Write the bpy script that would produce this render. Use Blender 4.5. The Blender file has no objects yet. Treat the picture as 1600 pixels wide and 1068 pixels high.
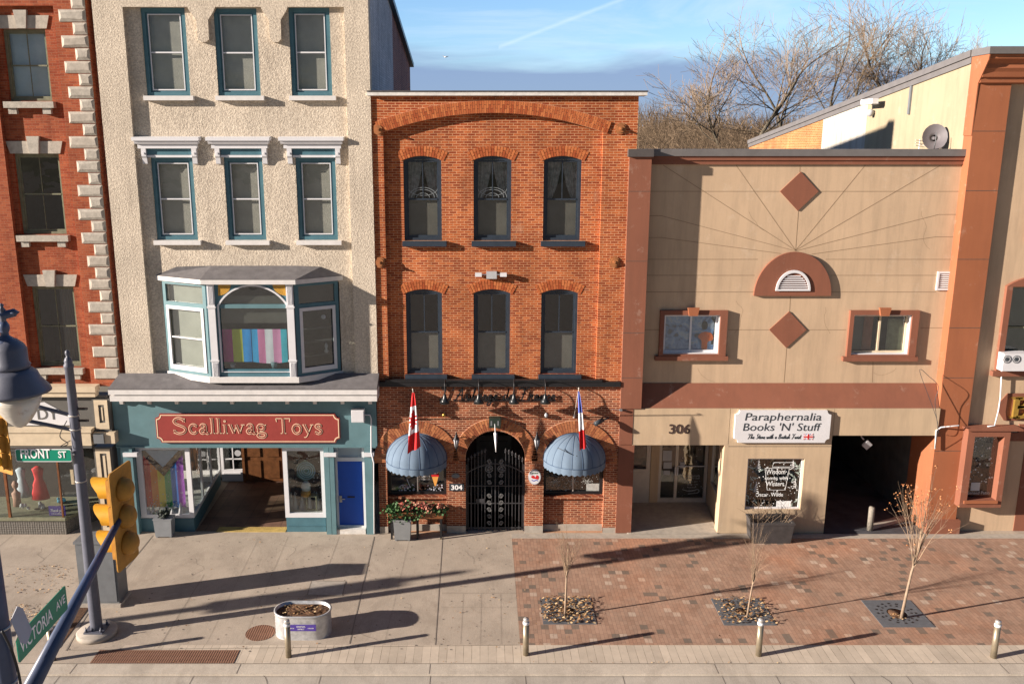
import bpy, bmesh, math, random
from math import radians as R, sin, cos, pi, atan2, sqrt
from mathutils import Vector
random.seed(7)
sc = bpy.context.scene
col = sc.collection

# ---------------------------------------------------------------- camera
FPX, CX, CY, PITCH = 1380.0, 750.0, 534.0, R(12.8)
CAM = (0.0, -26.66, 12.42)
cd = bpy.data.cameras.new('camera'); cam = bpy.data.objects.new('camera', cd); col.objects.link(cam)
cam.location = CAM; cam.rotation_euler = (R(90) - PITCH, 0, 0)
cd.sensor_fit = 'HORIZONTAL'; cd.sensor_width = 36.0; cd.lens = FPX / 1600 * 36.0
cd.shift_x = (800 - CX) / 1600.0; cd.clip_start = 0.1; cd.clip_end = 2000
sc.camera = cam

# ---------------------------------------------------------------- light
SUNV = Vector((-3.42, -1.0, 1.02)).normalized()
EL = math.asin(SUNV.z); AZ = atan2(SUNV.x, SUNV.y)
sd = bpy.data.lights.new('sun', 'SUN'); sun = bpy.data.objects.new('sun', sd); col.objects.link(sun)
sun.rotation_euler = SUNV.to_track_quat('Z', 'Y').to_euler(); sun.location = (-30, -40, 40)
sd.energy = 5.0; sd.angle = R(0.55); sd.color = (1.0, 0.875, 0.76)
w = bpy.data.worlds.new('World'); sc.world = w; w.use_nodes = True
nt = w.node_tree; N = nt.nodes; L = nt.links
bg = N['Background']; bg.inputs['Strength'].default_value = 0.062
sky = N.new('ShaderNodeTexSky'); sky.sky_type = 'NISHITA'; sky.sun_disc = False
sky.sun_elevation = EL; sky.sun_rotation = AZ; sky.air_density = 1.0; sky.dust_density = 0.4; sky.ozone_density = 2.2
tc = N.new('ShaderNodeTexCoord')
sep = N.new('ShaderNodeSeparateXYZ'); L.new(tc.outputs['Generated'], sep.inputs[0])
def wm(op, a, b=None, clamp=False):
    n = N.new('ShaderNodeMath'); n.operation = op; n.use_clamp = clamp
    for i, v in enumerate((a, b)):
        if v is None: continue
        if isinstance(v, (int, float)): n.inputs[i].default_value = v
        else: L.new(v, n.inputs[i])
    return n.outputs[0]
def wramp(fac, stops):
    n = N.new('ShaderNodeValToRGB'); L.new(fac, n.inputs[0]); e = n.color_ramp.elements
    while len(e) > 2: e.remove(e[-1])
    for i, (p, c) in enumerate(stops):
        if i < 2: e[i].position = p; e[i].color = (c[0], c[1], c[2], 1)
        else:
            q = e.new(p); q.color = (c[0], c[1], c[2], 1)
    return n.outputs[0]
def wmix(f, a, b):
    n = N.new('ShaderNodeMixRGB'); 
    for i, v in enumerate((f, a, b)):
        if isinstance(v, (int, float)): n.inputs[i].default_value = v
        elif isinstance(v, tuple): n.inputs[i].default_value = (*v, 1)
        else: L.new(v, n.inputs[i])
    return n.outputs[0]
def wnoise(sx, sy, sz, scale, detail, rough, dist=0.0):
    mp = N.new('ShaderNodeMapping'); mp.inputs['Scale'].default_value = (sx, sy, sz); L.new(tc.outputs['Generated'], mp.inputs[0])
    n = N.new('ShaderNodeTexNoise'); L.new(mp.outputs[0], n.inputs['Vector'])
    n.inputs['Scale'].default_value = scale; n.inputs['Detail'].default_value = detail; n.inputs['Roughness'].default_value = rough
    n.inputs['Distortion'].default_value = dist
    return n.outputs[0]
# thin high cloud, streaked along the horizon
hi = wramp(wnoise(1, 1, 7, 2.6, 7, .62, .6), [(0.47, (0, 0, 0)), (0.72, (1, 1, 1))])
hz = wramp(sep.outputs['Z'], [(0.0, (.15,) * 3), (0.15, (1,) * 3), (0.32, (.05,) * 3)])
hif = wm('MULTIPLY', wm('MULTIPLY', wm('MULTIPLY', hi, 0.75), hz), wramp(sep.outputs['Y'], [(.2, (.15,) * 3), (.6, (1, 1, 1))]))
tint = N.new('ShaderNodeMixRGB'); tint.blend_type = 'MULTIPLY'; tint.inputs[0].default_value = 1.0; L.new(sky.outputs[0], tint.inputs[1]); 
nf = wramp(sep.outputs['Y'], [(.0, (.30, .34, .42)), (.22, (.38, .43, .54)), (.62, (1.02, 1.20, 1.50))])     # sky behind the camera dimmed to cut fill light, north kept bright
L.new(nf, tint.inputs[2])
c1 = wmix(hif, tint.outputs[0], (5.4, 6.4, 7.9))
# a straight vapour trail high on the sky
def _sd(px, py):
    r = (px - CX) / FPX; d = (py - CY) / FPX; return Vector((r, cos(PITCH) - d * sin(PITCH), -sin(PITCH) - d * cos(PITCH))).normalized()
va, vb = _sd(800, 66), _sd(985, -6); vn = va.cross(vb).normalized()
dp = N.new('ShaderNodeVectorMath'); dp.operation = 'DOT_PRODUCT'; L.new(tc.outputs['Generated'], dp.inputs[0]); dp.inputs[1].default_value = vn
tr_ = wm('SUBTRACT', 1.0, wm('DIVIDE', wm('ABSOLUTE', dp.outputs['Value']), 0.0030), True)
tr_ = wm('MULTIPLY', tr_, wm('MULTIPLY', wm('GREATER_THAN', sep.outputs['X'], 0.02), wm('GREATER_THAN', sep.outputs['Y'], 0.2)))
c1 = wmix(wm('MULTIPLY', tr_, 0.26), c1, (6.6, 7.6, 9.0))
# grey-violet cloud bank lying low over the horizon, thinning out to the right
zz = wm('ADD', sep.outputs['Z'], wm('MULTIPLY', wm('SUBTRACT', wnoise(1, 1, 5, 3.5, 5, .55, .4), 0.5), 0.10))
zz = wm('ADD', zz, wm('MULTIPLY', sep.outputs['X'], 0.04))
bank = wramp(zz, [(0.0, (.80,) * 3), (0.083, (.90,) * 3), (0.108, (0, 0, 0))])
bank = wm('MULTIPLY', bank, wramp(sep.outputs['Y'], [(.15, (0, 0, 0)), (.5, (1, 1, 1))]))
c2 = wmix(bank, c1, (1.85, 2.6, 4.2))
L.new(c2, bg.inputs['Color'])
sc.view_settings.view_transform = 'Standard'; sc.view_settings.look = 'None'
sc.view_settings.exposure = 1.28; sc.view_settings.gamma = 1.0
try: sc.view_settings.use_curve_mapping = False
except Exception: pass
sc.render.engine = 'CYCLES'
sc.cycles.max_bounces = 8; sc.cycles.transparent_max_bounces = 12; sc.cycles.diffuse_bounces = 4
try: sc.cycles.use_denoising = True
except Exception: pass

# ---------------------------------------------------------------- survey: a sighted point on a known plane -> metres
def _dir(px, py):
    r = (px - CX) / FPX; d = (py - CY) / FPX
    return r, cos(PITCH) - d * sin(PITCH), -sin(PITCH) - d * cos(PITCH)
def P(px, py, Y=0.0):
    a, b, c = _dir(px, py); t = (Y - CAM[1]) / b
    return (CAM[0] + a * t, CAM[2] + c * t)
def PX(px, py, Y=0.0): return P(px, py, Y)[0]
def PZ(py, Y=0.0): return P(750, py, Y)[1]
def G(px, py, z=0.0):
    a, b, c = _dir(px, py); t = (z - CAM[2]) / c
    return (CAM[0] + a * t, CAM[1] + b * t)
def RC(x0, y0, x1, y1, Y=0.0):
    m = (y0 + y1) / 2
    return PX(x0, m, Y), PX(x1, m, Y), PZ(y1, Y), PZ(y0, Y)

# ---------------------------------------------------------------- materials
MATS = {}
class NT:
    def __init__(s, name):
        m = bpy.data.materials.new(name); m.use_nodes = True; s.m = m; s.t = m.node_tree; s.n = s.t.nodes; s.l = s.t.links
        s.b = s.n['Principled BSDF']; MATS[name] = m
        s.tc = s.n.new('ShaderNodeTexCoord').outputs['Object']
    def new(s, k, **kw):
        n = s.n.new(k)
        for a, v in kw.items(): setattr(n, a, v)
        return n
    def inp(s, sock, v):
        if isinstance(v, (int, float)): sock.default_value = v
        elif isinstance(v, tuple): sock.default_value = (*v, 1) if len(v) == 3 and sock.type == 'RGBA' else v
        else: s.l.new(v, sock)
    def math(s, op, a, b=0.0, clamp=False):
        n = s.new('ShaderNodeMath', operation=op); n.use_clamp = clamp; s.inp(n.inputs[0], a); s.inp(n.inputs[1], b); return n.outputs[0]
    def mix(s, f, a, b, bt='MIX'):
        n = s.new('ShaderNodeMixRGB', blend_type=bt); s.inp(n.inputs[0], f); s.inp(n.inputs[1], a); s.inp(n.inputs[2], b); return n.outputs[0]
    def noise(s, scale, detail=4, rough=.55, sc3=(1, 1, 1), vec=None, dist=0.0):
        mp = s.new('ShaderNodeMapping'); mp.inputs['Scale'].default_value = sc3; s.l.new(vec or s.tc, mp.inputs[0])
        n = s.new('ShaderNodeTexNoise'); s.l.new(mp.outputs[0], n.inputs['Vector']); n.inputs['Scale'].default_value = scale
        n.inputs['Detail'].default_value = detail; n.inputs['Roughness'].default_value = rough; n.inputs['Distortion'].default_value = dist
        return n.outputs[0]
    def ramp(s, f, stops, interp='LINEAR'):
        n = s.new('ShaderNodeValToRGB'); s.l.new(f, n.inputs[0]); e = n.color_ramp.elements; n.color_ramp.interpolation = interp
        for i, (p, c) in enumerate(stops):
            c = (c,) * 3 if isinstance(c, (int, float)) else c
            if i < 2: e[i].position = p; e[i].color = (*c, 1)
            else: q = e.new(p); q.color = (*c, 1)
        return n.outputs[0]
    def bump(s, h, strength=.5, dist=.01, prev=None):
        n = s.new('ShaderNodeBump'); n.inputs['Strength'].default_value = strength; n.inputs['Distance'].default_value = dist
        s.l.new(h, n.inputs['Height'])
        if prev is not None: s.l.new(prev, n.inputs['Normal'])
        s.l.new(n.outputs[0], s.b.inputs['Normal']); return n.outputs[0]
    def fin(s, c, rough=.7, metal=0.0, spec=.5):
        s.inp(s.b.inputs['Base Color'], c); s.inp(s.b.inputs['Roughness'], rough); s.inp(s.b.inputs['Metallic'], metal)
        s.b.inputs['Specular IOR Level'].default_value = spec; return s.m
def paint(name, c, rough=.6, var=.18, scale=3.0, bs=.15, bscale=60, metal=0.0, spec=.4, dirt=None):
    t = NT(name)
    n = t.noise(scale, 6, .6); f = t.ramp(n, [(.3, 1 - var), (.7, 1 + var * .5)])
    cc = t.mix(1.0, c, f, 'MULTIPLY')
    if dirt:
        d = t.ramp(t.noise(dirt[1], 8, .7, dirt[3] if len(dirt) > 3 else (1, 1, 1)), [(dirt[2], 0.0), (dirt[2] + .15, 1.0)])
        cc = t.mix(t.math('MULTIPLY', d, .75), cc, dirt[0])
    if bs: t.bump(t.noise(bscale, 3, .6), bs, .01)
    return t.fin(cc, rough, metal, spec)
def streak(name, c, dark, amt=.35, rough=.75, bs=.2):
    """rendered wall: faint rain streaks and patches"""
    t = NT(name)
    n1 = t.ramp(t.noise(1.3, 8, .72, (2.6, 2.6, .30)), [(.44, 0.0), (.72, 1.0)])
    n3 = t.ramp(t.noise(1.7, 10, .78), [(.58, 0.0), (.64, 1.0)])
    n2 = t.ramp(t.noise(.5, 5, .6), [(.3, .90), (.7, 1.06)])
    cc = t.mix(t.math('MULTIPLY', n1, amt), c, dark); cc = t.mix(t.math('MULTIPLY', n3, .10), cc, (.75, .66, .55)); cc = t.mix(1.0, cc, n2, 'MULTIPLY')
    t.bump(t.noise(70, 4, .7), bs, .01)
    return t.fin(cc, rough, 0, .25)
def bricks(name, ca, cb, mortar, bw=.225, bh=.0735, ms=.011, patch=None, var=.2, bs=.5, plane='wall', soot=None):
    t = NT(name)
    s = t.new('ShaderNodeSeparateXYZ'); t.l.new(t.tc, s.inputs[0])
    c = t.new('ShaderNodeCombineXYZ')
    t.inp(c.inputs[0], t.math('ADD', s.outputs[0], s.outputs[1])); t.inp(c.inputs[1], s.outputs[2])
    b = t.new('ShaderNodeTexBrick'); t.l.new(c.outputs[0], b.inputs['Vector']); b.offset = .5; b.squash = 1.0
    b.inputs['Scale'].default_value = 1; b.inputs['Brick Width'].default_value = bw; b.inputs['Row Height'].default_value = bh
    b.inputs['Mortar Size'].default_value = ms; b.inputs['Mortar Smooth'].default_value = .25; b.inputs['Bias'].default_value = -.1
    b.inputs['Color1'].default_value = (*ca, 1); b.inputs['Color2'].default_value = (*cb, 1); b.inputs['Mortar'].default_value = (*mortar, 1)
    big = t.ramp(t.noise(.55, 6, .65), [(.3, 1 - var), (.7, 1 + var)])
    cc = t.mix(1.0, b.outputs['Color'], big, 'MULTIPLY')
    cc = t.mix(1.0, cc, t.ramp(t.noise(26, 5, .7), [(.25, .72), (.75, 1.2)]), 'MULTIPLY')
    if patch:   # (colour, scale, threshold)
        pm = t.ramp(t.noise(patch[1], 8, .72), [(patch[2], 0.0), (patch[2] + .1, 1.0)])
        cc = t.mix(t.math('MULTIPLY', pm, .42), cc, patch[0])
    if soot:
        pm = t.ramp(t.noise(soot[1], 10, .8, (1, 1, .8)), [(soot[2], 0.0), (soot[2] + .04, 1.0)])
        cc = t.mix(pm, cc, soot[0])
    cc = t.mix(1.0, cc, t.ramp(t.noise(1.0, 7, .7, (2.0, 2.0, .35)), [(.34, .74), (.62, 1.06)]), 'MULTIPLY')
    h = t.math('SUBTRACT', 1.0, b.outputs['Fac'])
    nb = t.bump(h, bs, .012)
    t.bump(t.noise(45, 4, .7), .35, .008, nb)
    return t.fin(cc, .85, 0, .2)
def island(name, ca, cb, rough=.85, cc=None):
    t = NT(name); g = t.new('ShaderNodeNewGeometry')
    st = [(0.0, ca), (1.0, cb)] if cc is None else [(0.0, ca), (.5, cc), (1.0, cb)]
    c = t.ramp(g.outputs['Random Per Island'], st)
    c = t.mix(1.0, c, t.ramp(t.noise(20, 4, .7), [(.25, .75), (.75, 1.2)]), 'MULTIPLY')
    t.bump(t.noise(50, 3, .6), .3, .008); return t.fin(c, rough, 0, .2)
def glassm(name, tint=(.86, .9, .9), refl=1.0):
    m = bpy.data.materials.new(name); m.use_nodes = True; t = m.node_tree; MATS[name] = m
    for n in list(t.nodes): t.nodes.remove(n)
    o = t.nodes.new('ShaderNodeOutputMaterial'); mx = t.nodes.new('ShaderNodeMixShader')
    tr = t.nodes.new('ShaderNodeBsdfTransparent'); tr.inputs[0].default_value = (*tint, 1)
    gl = t.nodes.new('ShaderNodeBsdfGlossy'); gl.inputs['Roughness'].default_value = .02; gl.inputs['Color'].default_value = (1, 1, 1, 1)
    ge = t.nodes.new('ShaderNodeNewGeometry'); dt_ = t.nodes.new('ShaderNodeVectorMath'); dt_.operation = 'DOT_PRODUCT'
    t.links.new(ge.outputs['Incoming'], dt_.inputs[0]); t.links.new(ge.outputs['Normal'], dt_.inputs[1])
    def mm(op, a, b):
        n = t.nodes.new('ShaderNodeMath'); n.operation = op
        for i, v in enumerate((a, b)):
            if isinstance(v, (int, float)): n.inputs[i].default_value = v
            elif v is not None: t.links.new(v, n.inputs[i])
        return n.outputs[0]
    fr_ = mm('ADD', mm('MULTIPLY', mm('POWER', mm('SUBTRACT', 1.0, mm('ABSOLUTE', dt_.outputs['Value'], None)), 5.0), .92), .07)
    mu = t.nodes.new('ShaderNodeMath'); mu.operation = 'MULTIPLY_ADD'; mu.inputs[1].default_value = refl; mu.inputs[2].default_value = .0
    tcn = t.nodes.new('ShaderNodeTexCoord'); ns = t.nodes.new('ShaderNodeTexNoise'); ns.inputs['Scale'].default_value = 1.4
    t.links.new(tcn.outputs['Object'], ns.inputs['Vector'])
    bp = t.nodes.new('ShaderNodeBump'); bp.inputs['Strength'].default_value = .3; bp.inputs['Distance'].default_value = .05
    t.links.new(ns.outputs[0], bp.inputs['Height']); t.links.new(bp.outputs[0], gl.inputs['Normal'])
    t.links.new(fr_, mu.inputs[0]); t.links.new(mu.outputs[0], mx.inputs[0])
    t.links.new(tr.outputs[0], mx.inputs[1]); t.links.new(gl.outputs[0], mx.inputs[2]); t.links.new(mx.outputs[0], o.inputs[0])
    return m

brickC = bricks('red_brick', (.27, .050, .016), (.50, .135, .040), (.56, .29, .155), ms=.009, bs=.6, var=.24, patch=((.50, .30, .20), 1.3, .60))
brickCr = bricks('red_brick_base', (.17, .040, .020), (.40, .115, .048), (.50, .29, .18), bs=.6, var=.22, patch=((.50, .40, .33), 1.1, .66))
brickA = bricks('old_orange_brick', (.29, .062, .026), (.42, .115, .048), (.34, .14, .08), ms=.006, bs=.35, var=.14, soot=((.10, .045, .03), 5.0, .72))
brickW = bricks('whitewashed_brick', (.46, .47, .50), (.62, .62, .64), (.40, .40, .42), bs=.5, soot=((.12, .12, .13), 4.0, .60))
brickD = bricks('dark_red_brick', (.20, .06, .045), (.34, .12, .09), (.42, .30, .26), bs=.6)
brickO = bricks('orange_brick', (.34, .12, .035), (.46, .19, .06), (.48, .32, .18), bs=.5, var=.25)  # plain orange brick for the rear end of the side wall
vous = island('arch_brick', (.32, .07, .024), (.52, .17, .06))
vousB = island('arch_brick_base', (.24, .07, .033), (.50, .20, .085))
mortarM = paint('mortar', (.60, .38, .25), .9, .2, 8)
t = NT('spatter_stucco')
n1 = t.noise(19, 6, .65); n2 = t.noise(42, 4, .6)
cc = t.mix(t.ramp(n1, [(.38, 0.0), (.60, 1.0)]), (.47, .40, .32), (.70, .615, .495))
cc = t.mix(1.0, cc, t.ramp(t.noise(.5, 6, .6), [(.3, .84), (.7, 1.08)]), 'MULTIPLY')
cc = t.mix(t.math('MULTIPLY', t.ramp(t.noise(1.0, 8, .75, (3.0, 3.0, .30)), [(.50, 0.0), (.68, 1.0)]), .38), cc, (.30, .25, .20))
rp_ = t.ramp(t.noise(.75, 3, .5), [(.40, .70), (.60, 1.0)])
t.bump(t.math('MULTIPLY', t.math('ADD', n1, t.math('MULTIPLY', n2, .55)), rp_), .85, .034)
stucco = t.fin(cc, .9, 0, .15)
beige = streak('beige_render', (.53, .385, .255), (.38, .28, .19), .7)
beige2 = streak('pale_beige_render', (.53, .40, .265), (.38, .29, .20), .7)
brown = streak('brown_render', (.235, .092, .056), (.165, .07, .045), .5)
brownL = streak('orange_brown_render', (.33, .118, .055), (.24, .088, .046), .4)
cream = streak('cream_plaster', (.36, .30, .20), (.28, .23, .155), .7)
whitew = streak('flaking_white_paint', (.48, .455, .41), (.36, .31, .24), .8)
white = paint('white_paint', (.68, .66, .64), .5, .10, 5, .05, dirt=((.45, .40, .34), 6, .66))
whitec = paint('clean_white', (.66, .66, .68), .45, .05, 4, .03)
whiteold = paint('weathered_white', (.66, .64, .60), .7, .2, 6, .2, dirt=((.30, .22, .15), 3, .58, (.4, 1, 3)))
teal = paint('teal_paint', (.07, .165, .205), .45, .14, 4, .05)
tealL = paint('pale_teal_paint', (.115, .215, .24), .5, .12, 3, .05, dirt=((.20, .30, .32), 2, .66))
tealD = paint('deep_teal', (.018, .085, .135), .4, .15, 5, .05)
navy = paint('dark_slate_paint', (.030, .042, .060), .4, .2, 5, .05)
black = paint('black_iron', (.014, .014, .016), .45, .2, 9, .1)
roofg = paint('grey_membrane', (.150, .142, .145), .8, .25, 4, .2, dirt=((.27, .26, .26), 1.6, .6))
capg = paint('grey_flashing', (.155, .145, .142), .5, .15, 3, .05)
capd = paint('dark_flashing', (.085, .075, .072), .5, .15, 3, .05)
stone = paint('grey_limestone', (.44, .40, .34), .85, .25, 7, .5, 30, dirt=((.22, .20, .17), 5, .60))
stoneL = paint('pale_stone', (.45, .40, .335), .85, .25, 7, .4, 30, dirt=((.26, .23, .20), 4, .60))
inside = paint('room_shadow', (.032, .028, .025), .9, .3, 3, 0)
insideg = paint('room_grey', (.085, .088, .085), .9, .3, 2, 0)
blindw = paint('roller_blind', (.38, .35, .30), .85, .15, 2, .05)
blindg = paint('grey_blind', (.13, .118, .10), .85, .25, 1.5, .05)
blindb = paint('blue_grey_blind', (.40, .47, .52), .8, .2, 1.5, .05)
lace = paint('sheer_curtain', (.24, .235, .23), .9, .5, 9, .1)
glass = glassm('window_glass'); glassd = glassm('shop_glass', (.90, .93, .92), 1.0)
sagew = paint('faded_sage_paint', (.20, .20, .13), .8, .3, 6, .2)
wood = paint('brown_varnished_wood', (.20, .075, .028), .45, .4, 5, .1)
blue = paint('royal_blue_paint', (.005, .075, .44), .45, .06, 3, .03)
signred = paint('maroon_sign', (.29, .045, .038), .5, .10, 4, .03)
creamp = paint('cream_lettering', (.82, .62, .42), .5, .05, 4, 0)
gold = paint('gold_leaf', (.50, .32, .07), .35, .2, 9, .05, metal=.6)
charc = paint('charcoal_lettering', (.035, .045, .055), .5, .05, 4, 0)
whitet = paint('white_lettering', (.85, .85, .85), .5, .02, 4, 0)
greens = paint('street_sign_green', (.0, .23, .14), .4, .05, 4, .0)
polem = paint('slate_blue_pole', (.105, .112, .145), .45, .15, 5, .1, dirt=((.20, .20, .23), 8, .62))
greym = paint('grey_cabinet', (.16, .17, .18), .5, .15, 4, .05)
plateg = paint('grey_plate', (.42, .43, .45), .5, .08, 4, .03)
yellow = paint('signal_yellow', (.62, .31, .015), .55, .2, 6, .1, dirt=((.25, .14, .03), 7, .60))
yellowd = paint('signal_back_ochre', (.42, .20, .028), .65, .25, 6, .1, dirt=((.16, .09, .03), 7, .58, (1, 1, .4)))
steel = paint('brushed_steel', (.34, .29, .21), .4, .15, 8, .05, metal=.6)
steelc = paint('bright_steel', (.55, .54, .52), .3, .1, 8, .02, metal=.5)
galv = paint('galvanised_steel', (.56, .57, .58), .42, .25, 9, .05, metal=.55)
soilm = paint('dry_soil', (.12, .062, .032), .95, .5, 14, .9, 40)
purple = paint('purple_label', (.075, .045, .28), .5, .05, 4, 0)
awn = paint('slate_blue_canvas', (.125, .18, .25), .85, .12, 3, .1)
awn2 = paint('dark_seam_canvas', (.06, .10, .17), .85, .12, 3, .1)
redc = paint('flag_red', (.52, .012, .015), .7, .05, 3, .0)
whf = paint('flag_white', (.82, .82, .84), .7, .05, 3, .0)
bluf = paint('flag_blue', (.10, .14, .46), .7, .05, 3, .0)
grate = paint('dark_grate', (.12, .13, .145), .6, .2, 8, .1)
conc = paint('pale_concrete', (.40, .355, .30), .9, .2, 5, .3, 40, dirt=((.36, .31, .26), 2, .6))
green1 = island('evergreen_leaf', (.03, .09, .03), (.10, .18, .07), .6)
leafm = island('fallen_leaf', (.17, .075, .030), (.60, .45, .26), .8, (.38, .22, .10))
flowerm = island('faded_flower', (.34, .06, .05), (.46, .26, .18), .7)
barkg = paint('grey_bark', (.125, .105, .075), .9, .3, 12, .5)
barky = paint('young_bark', (.30, .22, .155), .8, .25, 12, .3)
btwig = island('hill_twig', (.13, .095, .065), (.32, .235, .155), .9)
twigm = island('bare_twig', (.17, .125, .09), (.38, .27, .18), .9)
brushm = island('dry_brush', (.11, .080, .055), (.30, .215, .14), .9)
budm = island('dry_bud', (.36, .13, .05), (.55, .28, .13), .8)
silver = paint('aluminium_frame', (.50, .46, .41), .4, .1, 5, .02, metal=.2)
pavedark = paint('dark_joint', (.085, .07, .06), .95, .2, 8, .1)
concj = paint('concrete_joint', (.24, .205, .17), .95, .2, 8, .1)

# ---------------------------------------------------------------- mesh helpers
class MB:
    def __init__(s): s.v = []; s.f = []; s.m = []; s.sm = []; s.mi = 0; s.smooth = False
    def add(s, vs, fs, smooth=None):
        o = len(s.v); s.v += [tuple(v) for v in vs]
        for f in fs: s.f.append(tuple(i + o for i in f)); s.m.append(s.mi); s.sm.append(s.smooth if smooth is None else smooth)
        return s
    def box(s, x0, x1, y0, y1, z0, z1):
        if x0 > x1: x0, x1 = x1, x0
        if y0 > y1: y0, y1 = y1, y0
        if z0 > z1: z0, z1 = z1, z0
        return s.add([(x0, y0, z0), (x1, y0, z0), (x1, y1, z0), (x0, y1, z0), (x0, y0, z1), (x1, y0, z1), (x1, y1, z1), (x0, y1, z1)],
              [(0, 3, 2, 1), (4, 5, 6, 7), (0, 1, 5, 4), (1, 2, 6, 5), (2, 3, 7, 6), (3, 0, 4, 7)], False)
    def hexa(s, b, t):  # two 4-rings
        return s.add(list(b) + list(t), [(0, 3, 2, 1), (4, 5, 6, 7), (0, 1, 5, 4), (1, 2, 6, 5), (2, 3, 7, 6), (3, 0, 4, 7)], False)
    def quad(s, *p): return s.add(p, [tuple(range(len(p)))])
    def prism(s, poly, y0, y1):   # poly in (x,z), CCW seen from the front
        n = len(poly); v = [(x, y0, z) for x, z in poly] + [(x, y1, z) for x, z in poly]
        return s.add(v, [tuple(range(n)), tuple(range(2 * n - 1, n - 1, -1))] + [(i, n + i, n + (i + 1) % n, (i + 1) % n) for i in range(n)], False)
    def slab(s, poly, z0, z1):    # poly in (x,y) CCW
        n = len(poly); v = [(x, y, z1) for x, y in poly] + [(x, y, z0) for x, y in poly]
        return s.add(v, [tuple(range(n)), tuple(range(2 * n - 1, n - 1, -1))] + [(i, n + i, n + (i + 1) % n, (i + 1) % n) for i in range(n)], False)
    def extr_x(s, prof, x0, x1):  # profile in (y,z)
        n = len(prof); v = [(x0, y, z) for y, z in prof] + [(x1, y, z) for y, z in prof]
        return s.add(v, [tuple(range(n - 1, -1, -1)), tuple(range(n, 2 * n))] + [(i, (i + 1) % n, n + (i + 1) % n, n + i) for i in range(n)], False)
    def tube(s, pts, rad, k=8, caps=True):
        pts = [Vector(p) for p in pts]; n = len(pts)
        if isinstance(rad, (int, float)): rad = [rad] * n
        vs = []; prev = None
        for i, p in enumerate(pts):
            d = (pts[min(i + 1, n - 1)] - pts[max(i - 1, 0)])
            if d.length < 1e-9: d = Vector((0, 0, 1))
            d.normalize()
            if prev is None: a = d.orthogonal().normalized()
            else:
                a = prev - d * prev.dot(d)
                a = a.normalized() if a.length > 1e-6 else d.orthogonal().normalized()
            prev = a; b = d.cross(a)
            for j in range(k):
                t = 2 * pi * j / k; vs.append(p + (a * cos(t) + b * sin(t)) * rad[i])
        fs = [(i * k + j, i * k + (j + 1) % k, (i + 1) * k + (j + 1) % k, (i + 1) * k + j) for i in range(n - 1) for j in range(k)]
        if caps: fs += [tuple(range(k - 1, -1, -1)), tuple(range((n - 1) * k, n * k))]
        return s.add(vs, fs, k > 4)
    def lathe(s, prof, c=(0, 0, 0), k=20, a0=0, a1=2 * pi, sx=1, sy=1):   # prof (r,z)
        full = abs(a1 - a0 - 2 * pi) < 1e-6; kk = k if full else k + 1; vs = []
        for r, z in prof:
            for j in range(kk):
                t = a0 + (a1 - a0) * j / k; vs.append((c[0] + r * cos(t) * sx, c[1] + r * sin(t) * sy, c[2] + z))
        fs = []
        for i in range(len(prof) - 1):
            for j in range(k):
                j2 = (j + 1) % kk if full else j + 1
                fs.append((i * kk + j, i * kk + j2, (i + 1) * kk + j2, (i + 1) * kk + j))
        if full:
            if prof[0][0] > 1e-4: fs.append(tuple(range(k - 1, -1, -1)))
            if prof[-1][0] > 1e-4: fs.append(tuple(range((len(prof) - 1) * k, len(prof) * k)))
        return s.add(vs, fs, True)
    def disc(s, cx, cz, r, y0, y1, k=24, sz=1.0):
        return s.prism([(cx + r * cos(2 * pi * i / k), cz + r * sz * sin(2 * pi * i / k)) for i in range(k)], y0, y1)
    def mesh_from(s, me, f=lambda v: v):
        return s.add([f(v.co) for v in me.vertices], [tuple(p.vertices) for p in me.polygons], False)
    def plate(s, loops, y0, th):
        cu = bpy.data.curves.new('tmp', 'CURVE'); cu.dimensions = '2D'; cu.fill_mode = 'BOTH'; cu.extrude = th / 2
        for lp in loops:
            sp = cu.splines.new('POLY'); sp.points.add(len(lp) - 1); sp.use_cyclic_u = True
            for i, (x, z) in enumerate(lp): sp.points[i].co = (x, z, 0, 1)
        return s._curve(cu, lambda v: (v[0], y0 + th / 2 - v[2], v[1]))
    def _curve(s, cu, f):
        o = bpy.data.objects.new('tmp', cu); col.objects.link(o)
        dg = bpy.context.evaluated_depsgraph_get(); me = bpy.data.meshes.new_from_object(o.evaluated_get(dg))
        s.mesh_from(me, f); bpy.data.objects.remove(o); bpy.data.curves.remove(cu); bpy.data.meshes.remove(me); return s
    def text(s, txt, x, z, size, y, th=.01, align='CENTER', shear=0.0, bold=0.0, wid=1.0, fit=None, spacing=1.0, lo=None, f=None):
        cu = bpy.data.curves.new('tmp', 'FONT'); cu.body = txt; cu.size = size; cu.extrude = th / 2; cu.align_x = align; cu.shear = shear
        cu.offset = bold; cu.space_character = spacing; cu.resolution_u = 3
        k = [wid]
        if fit:
            o = bpy.data.objects.new('tmp', cu); col.objects.link(o); dg = bpy.context.evaluated_depsgraph_get()
            me = bpy.data.meshes.new_from_object(o.evaluated_get(dg)); xs = [v.co.x for v in me.vertices]
            k[0] = fit / max(1e-6, max(xs) - min(xs)); bpy.data.objects.remove(o); bpy.data.meshes.remove(me)
        g = f or (lambda a, b, c: (a, b, c))
        return s._curve(cu, lambda v: g(x + v[0] * k[0], y - v[2], z + v[1]))
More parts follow.
